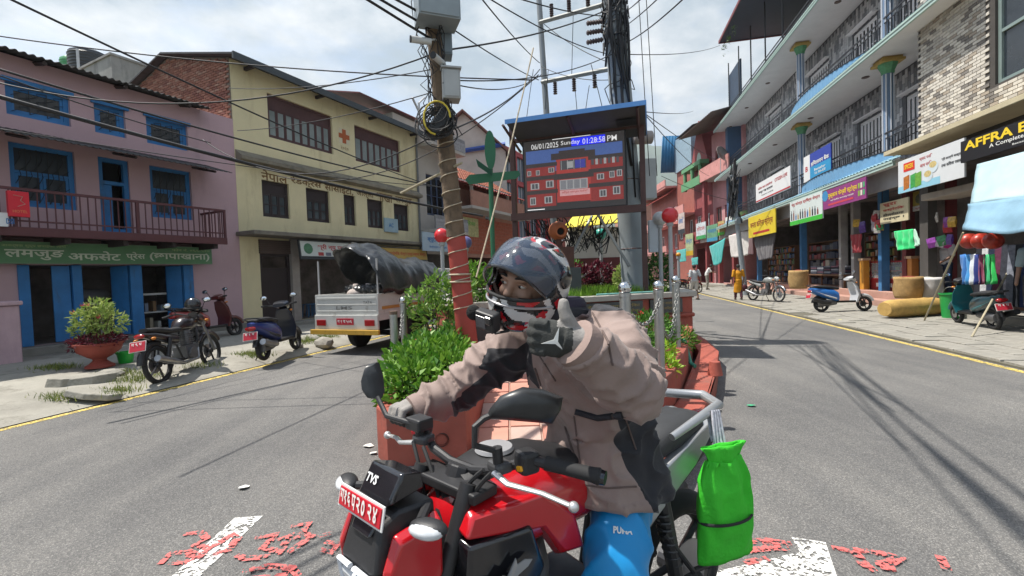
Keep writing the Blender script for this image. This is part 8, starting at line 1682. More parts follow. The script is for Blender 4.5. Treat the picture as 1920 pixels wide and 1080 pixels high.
# jacket
jm, jt, jb_, jN, jL = nmat('jacket_cloth'); at_ = jN('ShaderNodeAttribute'); at_.attribute_name = 'panel'; th_ = jN('ShaderNodeMath'); th_.operation = 'GREATER_THAN'; th_.inputs[1].default_value = .5; jL(at_.outputs['Fac'], th_.inputs[0])
nz_ = jN('ShaderNodeTexNoise'); nz_.inputs['Scale'].default_value = 9; nz_.inputs['Detail'].default_value = 6; tc_ = jN('ShaderNodeTexCoord'); jL(tc_.outputs['Object'], nz_.inputs['Vector']); rr_ = jN('ShaderNodeValToRGB'); rr_.color_ramp.elements[0].color = (.20, .145, .125, 1); rr_.color_ramp.elements[1].color = (.33, .245, .215, 1); jL(nz_.outputs['Fac'], rr_.inputs[0])
mx_ = jN('ShaderNodeMix'); mx_.data_type = 'RGBA'; jL(th_.outputs[0], mx_.inputs[0]); jL(rr_.outputs[0], mx_.inputs[6]); mx_.inputs[7].default_value = (.014, .014, .018, 1); jL(mx_.outputs[2], jb_.inputs['Base Color']); jb_.inputs['Roughness'].default_value = .78; jb_.inputs['Sheen Weight'].default_value = .15
wv_ = jN('ShaderNodeTexNoise'); wv_.inputs['Scale'].default_value = 220; jL(tc_.outputs['Object'], wv_.inputs['Vector']); bp_ = jN('ShaderNodeBump'); bp_.inputs['Strength'].default_value = .2; bp_.inputs['Distance'].default_value = .004; jL(wv_.outputs['Fac'], bp_.inputs['Height']); jL(bp_.outputs[0], jb_.inputs['Normal'])
tan = P('jacket_tan', (.27, .195, .17), .8, .1, 9, bump=.12, bscale=160); jblk = P('jacket_black', (.016, .016, .021), .75, .15, 9, bump=.12, bscale=160)
def armof(p):
    best = (9, 0, None, 0)
    for nm, A_ in ((1, LARM), (2, RARM)):
        L_ = 0
        for i in range(4):
            d, t, q = seg(p, A_[i], A_[i+1])
            if d < best[0]: best = (d, L_+t*(A_[i+1]-A_[i]).length, q, nm)
            L_ += (A_[i+1]-A_[i]).length
    return best
def rdg(p, e=5): return (1-abs(noise.noise(p)))**e
def jdisp(p):
    d, l_, q, nm = armof(p); k = min(1, max(0, (d-.07)/.08)); w_ = 0
    if k < 1:
        c = rdg(V((l_*16, p.z*7+p.x*3, p.y*5))+V((nm*5, 2, 1))); w_ = .024*c-.007+.012*rdg(p*12, 8)+.004*noise.noise(p*25)
        w_ += .010*max(0, 1-abs(l_-(.27 if nm == 1 else .30))/.09)*sin(l_*110+p.z*50)
    t_ = .024*rdg(V((p.x*5+p.z*3.5, p.y*5-p.z*3, p.z*2.2)))-.009+.018*rdg(p*9, 9)+.004*noise.noise(p*30)
    return w_*(1-k)+t_*k+(.010 if .812 < p.z < .835 else 0)
def jval(p):
    d, l_, q, nm = armof(p); v = [-.05]
    if nm == 2: v.append(min(.115-d, q.z+.002-p.z, .42-l_, l_-.04))
    else: v.append(min(.115-d, q.z-.052-p.z, .23-l_, l_-.09))
    v.append(min(p.y-.09, -.165+.2*(p.z-.8)-p.x, p.z-.78, 1.30-p.z)); v.append(min(-.115-p.y, -.2-p.x))
    v.append(min(p.z-1.16+(p.y+.1)*.6, 1.29-p.z, p.y+.20, -.07-p.y, p.x+.09)); v.append(p.z-1.425); return max(v)
jo = remesh(volume(1.0), 'jacket', [jm], .008, rd, jdisp, None, 2)
pa_ = jo.data.attributes.new('panel', 'FLOAT', 'POINT'); pa_.data.foreach_set('value', [max(0, min(1, .5+jval(v.co)*60)) for v in jo.data.vertices])
jk = lambda nm, mb, m_=None, **k: mb.build(nm, m_ or tan, rd, **k)
from mathutils.bvhtree import BVHTree
def hitter(o): return BVHTree.FromPolygons([v.co for v in o.data.vertices], [p.vertices for p in o.data.polygons])
jb = hitter(jo)
def onto(bv, px, py, lift=.002):
    e = BMI @ EYE; d = (BMI.to_3x3() @ ray(px, py)).normalized(); h = bv.ray_cast(e, d); return h[0]-d*lift if h[0] is not None else None
def trace(nm, pts, r, mat, bv=None, n=10, flat=1):
    P_ = [onto(bv or jb, x0+(x1-x0)*k/n, y0+(y1-y0)*k/n) for (x0, y0), (x1, y1) in zip(pts, pts[1:]) for k in range(n)]; P_ = [p for p in P_ if p]
    if len(P_) > 3: mb = MB(); mb.tube(P_, r, 6, flat=flat); jk(nm, mb, mat, smooth=True)
seamm = P('jacket_seam', (.12, .085, .075), .8, .1)
trace('pocket_opening', [(1078, 772), (1120, 784), (1172, 778)], .010, jblk)
trace('pocket_seam', [(1076, 780), (1088, 870), (1140, 905)], .0028, seamm); trace('pocket_seam', [(1172, 782), (1195, 850)], .0028, seamm)
trace('zip_flap', [(1003, 690), (1020, 740)], .005, seamm); trace('zip_flap', [(1060, 800), (1075, 850), (1085, 905)], .005, seamm)
trace('sleeve_seam', [(1105, 575), (1140, 640), (1150, 690)], .0028, seamm); trace('chest_flap', [(1010, 665), (1045, 720)], .0028, seamm); trace('hem_seam', [(1085, 908), (1140, 915), (1200, 912)], .0028, seamm)
mb = MB(); mb.tube([(-.055+.09*cos(a), .095*sin(a), 1.405+.012*cos(a)) for a in [2*pi*k/24 for k in range(25)]], .022, 10, flat=1.4); jk('collar', mb, jblk, smooth=True)
mb = MB(); mb.tube([(-.05+.078*cos(a), .08*sin(a), 1.435) for a in [2*pi*k/24 for k in range(25)]], .02, 10, flat=1.5); jk('neck_gaiter', mb, P('gaiter', (.03, .025, .045), .85, .2), smooth=True)
mb = MB(); mb.T = Matrix.Translation((-.06, .12, 1.398)) @ Matrix.Rotation(.5, 4, 'X') @ Matrix.Rotation(-.3, 4, 'Y'); mb.cbox((0, 0, 0), (.055, .045, .008)); jk('shoulder_tab', mb, P('tab_grey', '#6f5f5e', .8, .2, 30), bevel=.003)
# trousers
blue = P('track_blue', '#0088c8', .5, .08, 5, sheen=.1)
mb = MB()
for s in (1, -1): mb.tube([(-.22, .11*s, .78), (-.13, .175*s, .73), (-.05, .225*s, .64), (.03, .265*s, .50), (.02, .305*s, .32), (-.02, .32*s, .12)], [.095, .098, .094, .085, .08, .072], 20)
mb.ball((-.22, 0, .79), (.13, .17, .06))
tro = remesh(mb, 'trousers', [blue], .012, rd, lambda p: .020*rdg(V((p.x*9+p.y*6, p.y*5, p.z*2.5)))-.006+.005*noise.noise(p*15), None, 1)
tb_ = hitter(tro); q0, q1, q2 = onto(tb_, 1150, 1000, .004), onto(tb_, 1186, 1003, .004), onto(tb_, 1150, 986, .004)
if q0 and q1 and q2: letter(rd, 'PUMA', q0, q1-q0, q2-q0, (q1-q0).length, (q2-q0).length, whitet, .04)
for s in (1, -1): mb = MB(); loft(mb, [(-.10, .32*s, .05, .035, .05), (.0, .32*s, .055, .042, .055), (.12, .32*s, .035, .045, .035), (.17, .32*s, .025, .03, .02)], 14); mb.build('shoe', P('shoe_dark', (.03, .03, .03), .6, .2), rd, smooth=True)
# gloves
glv = P('glove_dark', '#343634', .8, .15, 40, bump=.25, bscale=300); glg = P('glove_pale', '#8c8884', .8, .12, 40, bump=.2, bscale=300)
HL = Matrix(((.813, -.582, 0, .205), (-.582, -.813, 0, .358), (0, 0, 1, 1.385), (0, 0, 0, 1))) @ Matrix.Rotation(-.12, 4, 'Y')
mb = MB(); mb.T = HL; mb.ball((.045, .008, -.002), (.058, .030, .046), 20, 14); mb.tube([(-.04, 0, -.01), (.0, .004, -.003), (.03, .006, 0)], [.040, .036, .038], 18)
for k in range(4):
    z = .031-.0215*k; L_ = (.0, .004, .0, -.008)[k]; mb.tube([(.07, -.004, z), (.097+L_, .004, z), (.106+L_, .024, z-.001), (.092+L_, .046, z-.002), (.062, .050, z-.002), (.045, .040, z)], [.0135, .0135, .0130, .0125, .0115, .010], 12)
mb.tube([(.012, .006, .025), (.028, .0, .052), (.036, .002, .072), (.038, .005, .090), (.038, .007, .097)], [.021, .0175, .0150, .0130, .008], 14)
HLi = HL.inverted()
remesh(mb, 'glove', [glv, glg], .0035, rd, lambda p: .0012*noise.noise(p*60), lambda p, n: (lambda q: 1 if (q.z > .045 or q.x < .012 or (q.z > .030 and q.x < .05)) else 0)(HLi @ p), 1)
mb = MB(); mb.T = HL
for a, l_, w_ in ((1.75, .034, .006), (-.25, .034, .006), (3.9, .030, .005)): c = V((.052, -.0235, -.004)); d = V((cos(a), 0, sin(a))); n = V((-d.z, 0, d.x)); mb.add([c+n*w_, c-n*w_, c+d*l_+V((0, .004, 0))], [(0, 1, 2)])
mb.build('glove_emblem', whitet, rd, solid=.002)
mb = MB(); mb.T = Matrix.Translation((.345, -.345, 1.085)) @ Matrix.Rotation(.25, 4, 'Z'); mb.ball((-.01, 0, .012), (.05, .048, .028), 18, 12); mb.tube([(-.06, .02, .0), (-.02, .006, .01)], [.042, .044], 16)
for k in range(4): y = .032-.0215*k; mb.tube([(.02, y, .018), (.048, y, .014), (.058, y, -.01), (.045, y, -.032), (.02, y, -.036)], [.0135, .0130, .0125, .0115, .010], 12)
mb.tube([(-.015, .03, .0), (.0, .045, -.02), (.02, .048, -.03)], [.018, .016, .012], 12)
remesh(mb, 'glove', [glg, glv], .0045, rd, lambda p: .0012*noise.noise(p*60), lambda p, n: 0 if p.z > 1.06 else 1, 1)
for A_, r_ in ((LARM, .062), (RARM, .060)):
    mb = MB(); d = (A_[4]-A_[3]).normalized(); mb.tube([A_[4]-d*.03, A_[4]-d*.012, A_[4]+d*.012, A_[4]+d*.016], [r_*.95, r_, r_*.98, r_*.8], 22); jk('cuff', mb, smooth=True, ang=50)
# helmet
HX = HM @ Matrix.Translation((.002, 0, .012)); hw = P('helmet_white', (.62, .62, .62), .2, .05, coat=.7); hr = P('helmet_red', (.5, .012, .02), .2, .05, coat=.7); hk = P('helmet_gloss_black', (.014, .014, .016), .18, .05, coat=.7)
def hpos(th, ph, k=1.0):
    c, s = cos(ph), sin(ph); c2 = c if ph > 0 else c**.45; f = max(0, cos(th)); x = .148*c2*cos(th); y = .126*c2*sin(th); z = .142*s
    if ph < 0: x *= 1+.13*(-s)*f; z *= 1.06+.10*f; y *= 1-.06*(-s)
    return (x*k, y*k, z*k)
NT, NP = 160, 96; P0, P1_ = -1.12, pi/2
def port(th, ph):
    a = abs((th+pi) % (2*pi)-pi); lo_ = -.22+.06*(a/1.3)**2; hi = .40-.12*(a/1.3)**2; return a < 1.32 and lo_ < ph < hi and ((a/1.33)**4+((ph-.09)/.34)**6 < 1)
vs = []; fs = []; ms = []
for j in range(NP+1):
    for i in range(NT): vs.append(hpos(2*pi*i/NT, P0+(P1_-.01-P0)*j/NP))
def hgraph(th, ph):
    a = (th+pi) % (2*pi)-pi; s = abs(a)
    if ph > .95: return 1 if noise.noise((a*1.5, ph*4, 2)) > .1 else (2 if sin(a*5+ph*9) > .6 else 0)
    k = ph+.75*(s-1.5); q = sin(k*9+1.2*sin(s*5)); z = sin(s*7-ph*11)
    if q > .5 and ph > -.75: return 1
    if q < -.62 and z > -.1: return 2
    if ph < -.45 and .75 < s < 1.5: return 1 if (ph+.8)*1.6 < s-.75 else 2 if z > .3 else 0
    if ph < -.3 and s < .3: return 0
    return 0
for j in range(NP):
    for i in range(NT):
        th, ph = 2*pi*(i+.5)/NT, P0+(P1_-.01-P0)*(j+.5)/NP
        if port(th, ph): continue
        k = (i+1) % NT; fs.append((j*NT+i, j*NT+k, (j+1)*NT+k, (j+1)*NT+i)); ms.append(hgraph(th, ph))
mb = MB(); mb.T = HX; mb.add(vs, fs); mb.m = ms; hs = mb.build('helmet', [hk, hw, hr], rd, smooth=True, ang=0); so_ = hs.modifiers.new('t', 'SOLIDIFY'); so_.thickness = .012; so_.offset = -1
lin = P('helmet_lining', (.01, .01, .011), .95, .2)
mb = MB(); mb.T = HX; fs2 = [f for f in fs]; mb.add([tuple(V(v)*.915) for v in vs], fs2); mb.build('lining', lin, hs, smooth=True, ang=0)
rim = [V(hpos(1.30*cos(a)*(abs(cos(a))**-.45 if abs(cos(a)) > .01 else 1)*.999, .09+.31*sin(a)*(abs(sin(a))**-.3 if abs(sin(a)) > .01 else 1), 1.0)) for a in [2*pi*k/72 for k in range(73)]]
mb = MB(); mb.T = HX; mb.tube(rim, .0055, 8); mb.build('port_seal', rubber, hs, smooth=True); mb = MB(); mb.T = HX; mb.tube([V(hpos(1.36*cos(a), -.36, 1.012)) for a in [pi*k/30 for k in range(31)]], .004, 6); mb.build('chin_trim', P('trim_grey', (.4, .4, .42), .3, .05, metal=.5), hs, smooth=True)
VR = HX @ Matrix.Rotation(radians(-45), 4, 'Y'); vv = []; vf = []
for j in range(15):
    for i in range(49): vv.append(hpos(-1.3+2.6*i/48, (-.44+.80*j/14), 1.05))
    if j: vf += [((j-1)*49+i, (j-1)*49+i+1, j*49+i+1, j*49+i) for i in range(48)]
mb = MB(); mb.T = VR; mb.add(vv, vf); vz, t_, b_, N_, L_ = nmat('visor_tint'); b_.inputs['Base Color'].default_value = (.05, .075, .12, 1); b_.inputs['Roughness'].default_value = .04; b_.inputs['Alpha'].default_value = .45; b_.inputs['Coat Weight'].default_value = 1.0
mb.build('visor', vz, hs, smooth=True, ang=0, solid=.002)
mb = MB(); mb.T = VR; mb.tube([V(hpos(-1.3+2.6*i/48, -.445, 1.052)) for i in range(49)], .0045, 8); mb.build('visor_edge', gblk, hs, smooth=True)
for s in (1, -1): mb = MB(); mb.T = HX; mb.ball((-.005, .131*s, .03), (.03, .008, .03), 18, 8); mb.build('visor_pivot', hk, hs, smooth=True)
# action camera with foam microphone on the chin bar
ac = thing('action_camera', 'black action camera with foam microphone mounted on the helmet chin', 'camera', M=BM @ HX @ Matrix.Translation((.185, -.005, -.105)) @ Matrix.Rotation(.25, 4, 'Y'))
mb = MB(); mb.box(-.016, .018, -.037, .037, -.03, .03); mb.build('body', satin, ac, bevel=.006); mb = MB(); mb.box(.0185, .021, -.030, .006, -.02, .018); mb.build('front_screen', P('screen_grey', (.10, .10, .11), .15, .3, 40), ac, bevel=.001)
mb = MB(); mb.box(.0185, .027, .010, .034, -.0, .026); mb.build('lens', gblk, ac, bevel=.004); mb = MB(); mb.ball((.0, -.058, .008), (.022, .024, .024), 18, 12); mb.build('foam_microphone', P('foam_black', (.012, .012, .012), 1, .3, 60, bump=.6, bscale=300), ac, smooth=True)
mb = MB(); mb.box(-.06, -.0165, -.014, .014, -.02, .012); mb.tube([(-.01, -.02, -.032), (-.03, 0, -.06), (-.06, .03, -.055)], .005, 6); mb.build('mount', satin, ac)
# ---------------------------------------------------------------- street people
def person(label, pos, face, H, joints, cloth, hair=True, cap=None):
    """joints: dict of offsets in body frame (x forward, y left, z up) scaled to height H"""
    t = thing('person', label, 'person', pos, face); k = H/1.7; J = {n: V(p)*k for n, p in joints.items()}
    def limb(mb, names, rs): mb.tube([J[n] for n in names], [r*k for r in rs], 12)
    sk = P('skin_street', (.22, .12, .08), .55, .12, 8); mb = MB()
    mb.tube([J['pel'], J['waist'], J['chest'], J['neck']], [.13*k, .115*k, .14*k, .06*k], 14, flat=.75); mb.tube([J['neck'], J['head']], .05*k, 10); mb.ball(J['head']+V((.005, 0, .03*k)), (.095*k, .078*k, .115*k), 14, 10); mb.ball(J['head']+V((.1*k, 0, .01*k)), .016*k)
    for s in 'lr': limb(mb, ['sh'+s, 'el'+s, 'wr'+s, 'ha'+s], [.048, .04, .028, .03]); mb.ball(J['ha'+s], (.035*k, .025*k, .045*k)); limb(mb, ['hip'+s, 'kn'+s, 'an'+s], [.08, .055, .035]); mb.tube([J['an'+s], J['an'+s]+V((.15*k, 0, -.05*k))], [.04*k, .028*k], 8)
    remesh(mb, 'body', [sk], .014, t, smooth=1)
    hb = P('dark_hair', (.012, .010, .009))
    mb = MB(); c = J['head']+V((-.012*k, 0, .05*k)); mb.ball(c, (.1*k, .088*k, .10*k), 14, 10); mb.build('hair' if not cap else 'cap', hb if not cap else P('cap_'+cap[1:], cap, .7, .1), t, smooth=True)
    if cap: mb = MB(); mb.ball(J['head']+V((.09*k, 0, .07*k)), (.07*k, .06*k, .012*k)); mb.build('cap_peak', MATS['cap_'+cap[1:]], t, smooth=True)
    for nm, col, kind in cloth:
        mb = MB(); m_ = P('cl_'+col[1:], col, .85, .12, 8, bump=.1, bscale=100)
        if kind in ('shirt', 'kurta'):
            mb.tube([J['pel']-V((0, 0, .03*k)), J['waist'], J['chest'], J['neck']-V((0, 0, .02))], [.165*k, .15*k, .165*k, .075*k], 16, flat=.78)
            for s in 'lr': mb.tube([J['sh'+s], J['el'+s]], [.075*k, .062*k], 12); mb.ball(J['sh'+s], .075*k)
            if kind == 'kurta': mb.tube([J['pel']+V((0, 0, .05*k)), (J['knl']+J['knr'])/2-V((0, 0, .12*k))], [.175*k, .21*k], 16, flat=.8)
        if kind in ('shorts', 'trousers'):
            e = 'kn' if kind == 'shorts' else 'an'
            for s in 'lr': mb.tube([J['hip'+s]+V((0, 0, .06*k)), J['kn'+s]] if kind == 'shorts' else [J['hip'+s]+V((0, 0, .06*k)), J['kn'+s], J['an'+s]], [.105*k, .085*k] if kind == 'shorts' else [.105*k, .08*k, .06*k], 12)
            mb.ball(J['pel'], (.12*k, .16*k, .09*k))
        remesh(mb, nm, [m_], .014, t, lambda p: .008*rdg(p*8)-.003, None, 1)
    for s in 'lr': mb = MB(); a = J['an'+s]; loft(mb, [(a.x-.07*k, a.y, a.z-.055*k, .03*k, .03*k), (a.x+.05*k, a.y, a.z-.055*k, .042*k, .035*k), (a.x+.17*k, a.y, a.z-.065*k, .03*k, .022*k)], 10); mb.build('shoe', P('sandal', (.04, .03, .025), .7, .2), t, smooth=True)
    return t, J
base = dict(pel=(0, 0, .92), waist=(0, 0, 1.05), chest=(.01, 0, 1.28), neck=(.0, 0, 1.44), head=(.02, 0, 1.56), shl=(0, .19, 1.38), shr=(0, -.19, 1.38), ell=(-.02, .25, 1.1), elr=(-.02, -.25, 1.1), wrl=(.06, .25, .86), wrr=(.06, -.25, .86), hal=(.08, .25, .79), har=(.08, -.25, .79), hipl=(0, .09, .88), hipr=(0, -.09, .88), knl=(.03, .1, .48), knr=(.03, -.1, .48), anl=(-.02, .1, .09), anr=(-.02, -.1, .09))
def pose(**k): d = dict(base); d.update(k); return d
up = lambda p, z: (p.x, p.y, z)
person('woman in yellow kurta walking away along the kerb with a maroon bag', up(G(1385, 563, .05), .06), radians(80), 1.55, pose(knl=(.12, .09, .5), anl=(.16, .09, .1), knr=(-.02, -.09, .48), anr=(-.16, -.09, .12)), [('trousers', '#4a2430', 'trousers'), ('kurta', '#c98a12', 'kurta')])
bgp = G(1396, 556, .05); t = thing('hand_bag', 'maroon bag carried by the woman in yellow', 'bag', (bgp.x, bgp.y, .35)); mb = MB(); mb.ball((0, 0, .12), (.16, .1, .17), 14, 10); mb.build('pouch', P('bag_maroon', '#4a1a26', .8, .2), t, smooth=True); mb = MB(); mb.torus((0, 0, .32), .09, .012, 'y', 16, 6); mb.build('handle', MATS['bag_maroon'], t)
person('man in white shirt and pale shorts walking up the road beside the island', up(G(1303, 562), 0), radians(100), 1.68, pose(knl=(.16, .09, .52), anl=(.05, .09, .2), knr=(-.02, -.09, .48), anr=(-.14, -.09, .1), wrl=(.2, .24, .95), hal=(.25, .24, .9), elr=(-.1, -.25, 1.12), wrr=(-.1, -.27, .88), har=(-.09, -.27, .82)), [('shorts', '#c2bdb2', 'shorts'), ('shirt', '#b9bbbd', 'shirt')])
person('man in white shirt leaning over the counter at the far shops', up(G(1326, 543, .15), .15), radians(-20), 1.62, pose(chest=(.12, 0, 1.24), neck=(.2, 0, 1.38), head=(.27, 0, 1.47), shl=(.13, .18, 1.33), shr=(.13, -.18, 1.33), ell=(.25, .22, 1.12), elr=(.25, -.22, 1.12), wrl=(.42, .18, 1.1), wrr=(.42, -.18, 1.1), hal=(.48, .17, 1.1), har=(.48, -.17, 1.1)), [('trousers', '#8d8a80', 'trousers'), ('shirt', '#cfcfcd', 'shirt')])
pz = FR.w(FR.at(1775, 560, -.7)[0], -.75, 0); tq, J = person('man in red cap and white shirt with pink shoulders standing at the sacks', (pz.x, pz.y, PZ+.001), radians(195), 1.72, pose(head=(.05, .0, 1.55), elr=(.12, -.24, 1.12), wrr=(.3, -.12, 1.0), har=(.36, -.1, .96), ell=(.1, .24, 1.12), wrl=(.28, .14, .98), hal=(.34, .12, .95)), [('trousers', '#20304a', 'trousers'), ('shirt', '#c9c9cf', 'shirt')], cap='#7a1f2c')
mb = MB(); k = 1.01
mb.tube([J['shr']+V((0, -.02, .03)), J['chest']+V((0, 0, .12)), J['shl']+V((0, .02, .03))], [.085, .105, .085], 14); remesh(mb, 'pink_yoke', [P('cl_pink', '#c93a9a', .85, .1)], .012, tq, None, None, 1)
pz = fp(1908, 600, -1.3); person('shopkeeper in grey shirt half hidden behind the tarpaulin awning', (pz.x+.1, pz.y-.25, .21), radians(200), 1.75, pose(), [('trousers', '#2a2c30', 'trousers'), ('shirt', '#7f9098', 'shirt')])
rbp = G(1290, 548); motorbike('red motorcycle parked beyond the walking man', '#8a2430', zs(G(1283, 551), 0), zs(G(1310, 549), 0), lean=.1, plate=False, gr='motorcycles parked along the street')
# ---------------------------------------------------------------- planting
def leaves(mb, c, rad, n, size, rnd, asp=.42, droop=.2, shell=.45, up=.3):
    for _ in range(n):
        d = V((rnd.gauss(0, 1), rnd.gauss(0, 1), rnd.gauss(0, 1))).normalized(); r = shell+(1-shell)*rnd.random()**.6; p = V(c)+V((d.x*rad[0]*r, d.y*rad[1]*r, d.z*rad[2]*r))
        a = (d+V((rnd.gauss(0, .5), rnd.gauss(0, .5), up+rnd.gauss(0, .4)))).normalized(); s = a.cross(V((rnd.gauss(0, 1), rnd.gauss(0, 1), rnd.gauss(0, 1)))).normalized(); L_ = size*rnd.uniform(.6, 1.25); w_ = L_*asp; n_ = a.cross(s)
        mb.add([p, p+a*L_*.45+s*w_*.5+n_*.06*L_, p+a*L_-n_*droop*L_, p+a*L_*.45-s*w_*.5+n_*.06*L_], [(0, 1, 2), (0, 2, 3)])
def shrub(name, label, base_, clumps, n, size, mat, stem=True, grp='planting in the island', flowers=None, seed=1, asp=.42, cat='shrub'):
    t = thing(name, label, cat, base_, group=grp); rnd = random.Random(seed); mb = MB(); tot = sum(c[1][0]*c[1][1]+.001 for c in clumps)
    for c, r in clumps: leaves(mb, c, r, int(n*(r[0]*r[1]+.001)/tot), size, rnd, asp)
    me = bpy.data.meshes.new('foliage'); me.from_pydata(mb.v, [], mb.f); me.materials.append(mat); put('foliage', me, t)
    if stem:
        mb = MB()
        for c, r in clumps:
            for _ in range(4): e = V(c)+V((rnd.gauss(0, r[0]*.4), rnd.gauss(0, r[1]*.4), rnd.uniform(-.2, .7)*r[2])); b0 = V((c[0]*.5+rnd.gauss(0, .03), c[1]*.5+rnd.gauss(0, .03), 0)); mb.tube([b0, b0.lerp(e, .5)+V((rnd.gauss(0, .02), 0, .03)), e], [.012, .008, .004], 5)
        mb.build('stem', P('plant_stem', (.10, .08, .04), .8, .3), t)
    if flowers:
        col, k, sz = flowers
        for _ in range(k):
            c, r = rnd.choice(clumps); p = V(c)+V((rnd.uniform(-.8, .8)*r[0], -abs(rnd.gauss(0, .6))*r[1], rnd.uniform(.3, 1.0)*r[2])); mb = MB()
            for q in range(6): a = q*pi/3; mb.add([p, p+V((cos(a)*sz, -.01, sin(a)*sz)), p+V((cos(a+.5)*sz*1.05, .01, sin(a+.5)*sz*1.05))], [(0, 1, 2)])
            mb.build('flower', P('flower_'+col[1:], col, .6, .2, 9), t)
    return t
lf1 = leafmat('leaf_bright', '#39701c', '#7fa83c'); lf2 = leafmat('leaf_mid', '#2f5f20', '#6a9a3a'); lf3 = leafmat('leaf_pale', '#6f8f3f', '#b8c472'); lf4 = leafmat('leaf_maroon', '#3a1420', '#7a2a3c'); lf5 = leafmat('leaf_lime', '#6fae2c', '#c0d048')
# big bush in the front left planter
shrub('leafy_bush', 'dense bright green leafy bush filling the front left planter', (-.95, 4.35, PLZ-.1), [((.03, -.2, .18), (.34, .30, .26)), ((-.1, .25, .26), (.32, .36, .27)), ((.25, .2, .24), (.28, .34, .25)), ((-.05, .75, .28), (.34, .36, .27)), ((.22, .8, .26), (.28, .34, .26))], 3000, .085, lf1, seed=2, asp=.62)
shrub('leafy_bush', 'feathery green bush behind the bright one beside the plain steel post', (-1.05, 5.5, PLZ-.05), [((.1, 0, .25), (.3, .3, .24)), ((.25, .5, .28), (.26, .32, .24))], 900, .085, lf2, seed=3, asp=.45)
shrub('tall_plant', 'tall loose plant with pale upright leaves before the pickup', (-1.2, 6.6, PLZ), [((-.15, 0, .75), (.22, .2, .22)), ((.08, .1, .95), (.2, .2, .2)), ((.3, 0, .8), (.24, .25, .28)), ((.1, -.1, .5), (.35, .3, .3)), ((.45, .3, .9), (.2, .2, .22))], 900, .11, leafmat('leaf_shrub', '#4a7a2a', '#9ab85a'), seed=4, asp=.4)
shrub('tall_plant', 'leafy plant with yellow blooms right of the roped pole', (-.45, 7.4, PLZ), [((0, 0, .95), (.28, .25, .3)), ((.25, .2, 1.05), (.22, .2, .22)), ((-.2, .1, 1.1), (.2, .2, .2))], 800, .10, lf1, seed=5, flowers=('#d8b82c', 5, .03))
shrub('flower_bush', 'flowering bush with red and yellow blooms behind the right posts', (1.25, 4.9, .46), [((.0, 0, .25), (.3, .4, .28)), ((.3, .5, .3), (.35, .4, .28)), ((.6, 1.1, .25), (.35, .4, .26)), ((-.2, .5, .2), (.3, .4, .25))], 2600, .075, lf2, seed=6, flowers=('#c02a22', 5, .035), asp=.34)
shrub('flower_bush', 'small lime leafed plant with yellow leaves below the hose', (1.5, 4.75, .46), [((.0, -.1, .08), (.18, .2, .14)), ((.1, .1, .2), (.12, .12, .1))], 420, .07, lf5, seed=7, flowers=('#d8c22c', 4, .03))
shrub('fern', 'small ferny plant at the foot of the right post by the hose', (2.15, 6.1, .46), [((.0, 0, .12), (.3, .25, .18))], 700, .08, lf1, seed=8, asp=.2, cat='plant')
shrub('maroon_shrub', 'dark maroon leafed shrub in the bed behind the rider', (1.75, 10.4, BEDZ-.03), [((-.2, 0, .3), (.4, .4, .32)), ((.3, .1, .35), (.35, .35, .32))], 1300, .11, lf4, seed=9, asp=.5)
shrub('leafy_shrub', 'green variegated shrub before the concrete pole', (2.55, 9.9, BEDZ-.03), [((.0, 0, .3), (.32, .3, .32)), ((.25, .1, .2), (.25, .25, .25))], 900, .1, lf3, seed=10, asp=.5)
shrub('leafy_shrub', 'green shrub growing below the yellow booth', (1.45, 11.8, BEDZ-.03), [((.0, 0, .45), (.45, .4, .35))], 900, .12, lf2, seed=11)
shrub('leafy_shrub', 'dark green shrub beside the right rusty screen post', (3.1, 9.6, BEDZ-.03), [((.0, 0, .4), (.28, .3, .42))], 800, .09, leafmat('leaf_deep', '#23401c', '#4f7a34'), seed=12)
shrub('urn_plant', 'pale leafed plant with red flowers growing in the terracotta urn', URN, [((-.1, 0, .42), (.26, .24, .2)), ((.16, .05, .35), (.26, .24, .22)), ((.0, 0, .6), (.22, .2, .15)), ((-.26, 0, .25), (.16, .16, .14))], 900, .085, lf3, seed=13, grp='planting on the left pavement', flowers=('#c0364a', 4, .04))
shrub('urn_plant', 'maroon trailing plant around the rim of the terracotta urn', URN, [((.0, 0, .06), (.38, .36, .1)), ((-.25, -.1, .0), (.15, .15, .1))], 600, .075, lf4, False, seed=14, grp='planting on the left pavement')
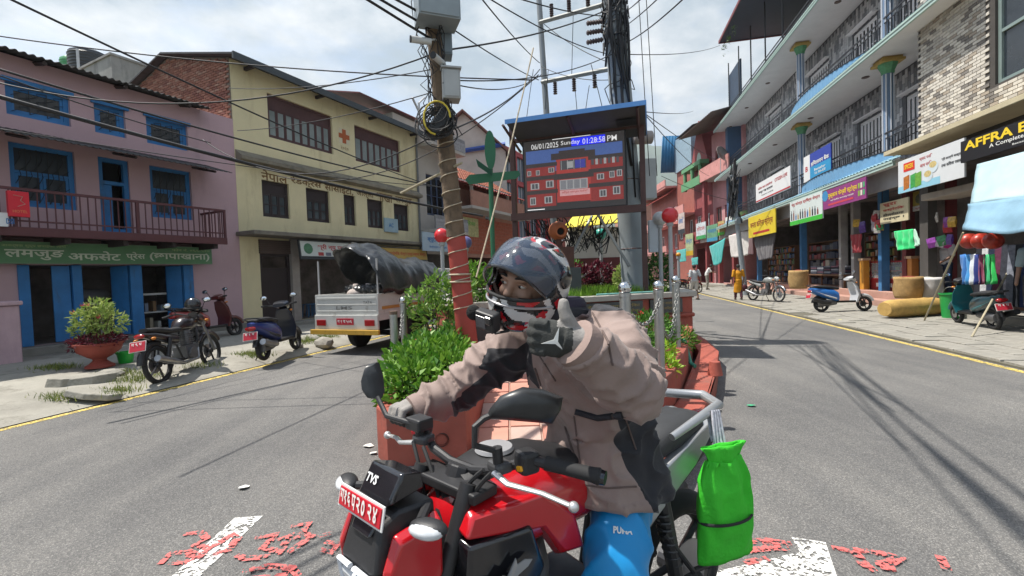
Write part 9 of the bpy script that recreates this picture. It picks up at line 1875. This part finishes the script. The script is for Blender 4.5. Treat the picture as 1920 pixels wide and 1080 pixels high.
# grass on the bed and weeds on the pavement (uncountable)
def grass(name, label, spots, n, h, mat, seed):
    rnd = random.Random(seed); mb = MB()
    for _ in range(n):
        c, r, z = rnd.choice(spots); p = V((c[0]+rnd.gauss(0, r[0]), c[1]+rnd.gauss(0, r[1]), z)); a = rnd.uniform(0, 6.3); hh = h*rnd.uniform(.5, 1.3); w_ = V((cos(a), sin(a), 0))*.006; l_ = V((rnd.gauss(0, .35), rnd.gauss(0, .35), 1))*hh
        mb.add([p-w_, p+w_, p+l_*.6+w_*.6, p+l_], [(0, 1, 2, 3)])
    me = bpy.data.meshes.new(name); me.from_pydata(mb.v, [], mb.f); me.materials.append(mat); o = struct(put(name, me), 'stuff'); o['label'] = label; o['category'] = 'grass'; return o
gm_ = leafmat('grass_blade', '#4a7a1e', '#8fb83c'); rnd = random.Random(1); sp = []
while len(sp) < 70:
    x, y = rnd.uniform(-.5, 3.2), rnd.uniform(7.3, 12.5)
    if y > 7.2+.32*(x+.7)+.3 and x < 3.0: sp.append(((x, y), (.12, .12), BEDZ-.03))
grass('bed_grass', 'bright green grass growing on the raised bed', sp, 9000, .17, gm_, 2)
wl_ = []
for px, py in ((95, 692), (105, 690), (215, 718), (250, 712), (270, 705), (215, 735), (230, 700), (120, 745), (370, 688), (480, 668), (465, 664), (575, 640), (590, 634), (560, 645), (610, 632)):
    p = GL(px, py); wl_.append(((p.x, p.y), (.16, .10), p.z-.01))
grass('pavement_weeds', 'patchy weeds growing in the broken left pavement', wl_, 3800, .09, leafmat('weed_blade', '#47622a', '#9aa055'), 3)
# haze over the valley
mb = MB(); mb.box(-3400, 3400, -250, 3300, -1.2, 900); hz = mb.build('haze', None); hz.data.materials.clear(); hm = bpy.data.materials.new('haze_air'); hm.use_nodes = True; ht = hm.node_tree; ht.nodes.remove(ht.nodes['Principled BSDF']); pv = ht.nodes.new('ShaderNodeVolumePrincipled'); pv.inputs['Color'].default_value = (.80, .88, .95, 1); pv.inputs['Density'].default_value = .00028; pv.inputs['Anisotropy'].default_value = .2; ht.links.new(pv.outputs[0], ht.nodes['Material Output'].inputs['Volume']); hz.data.materials.append(hm); struct(hz, 'stuff')
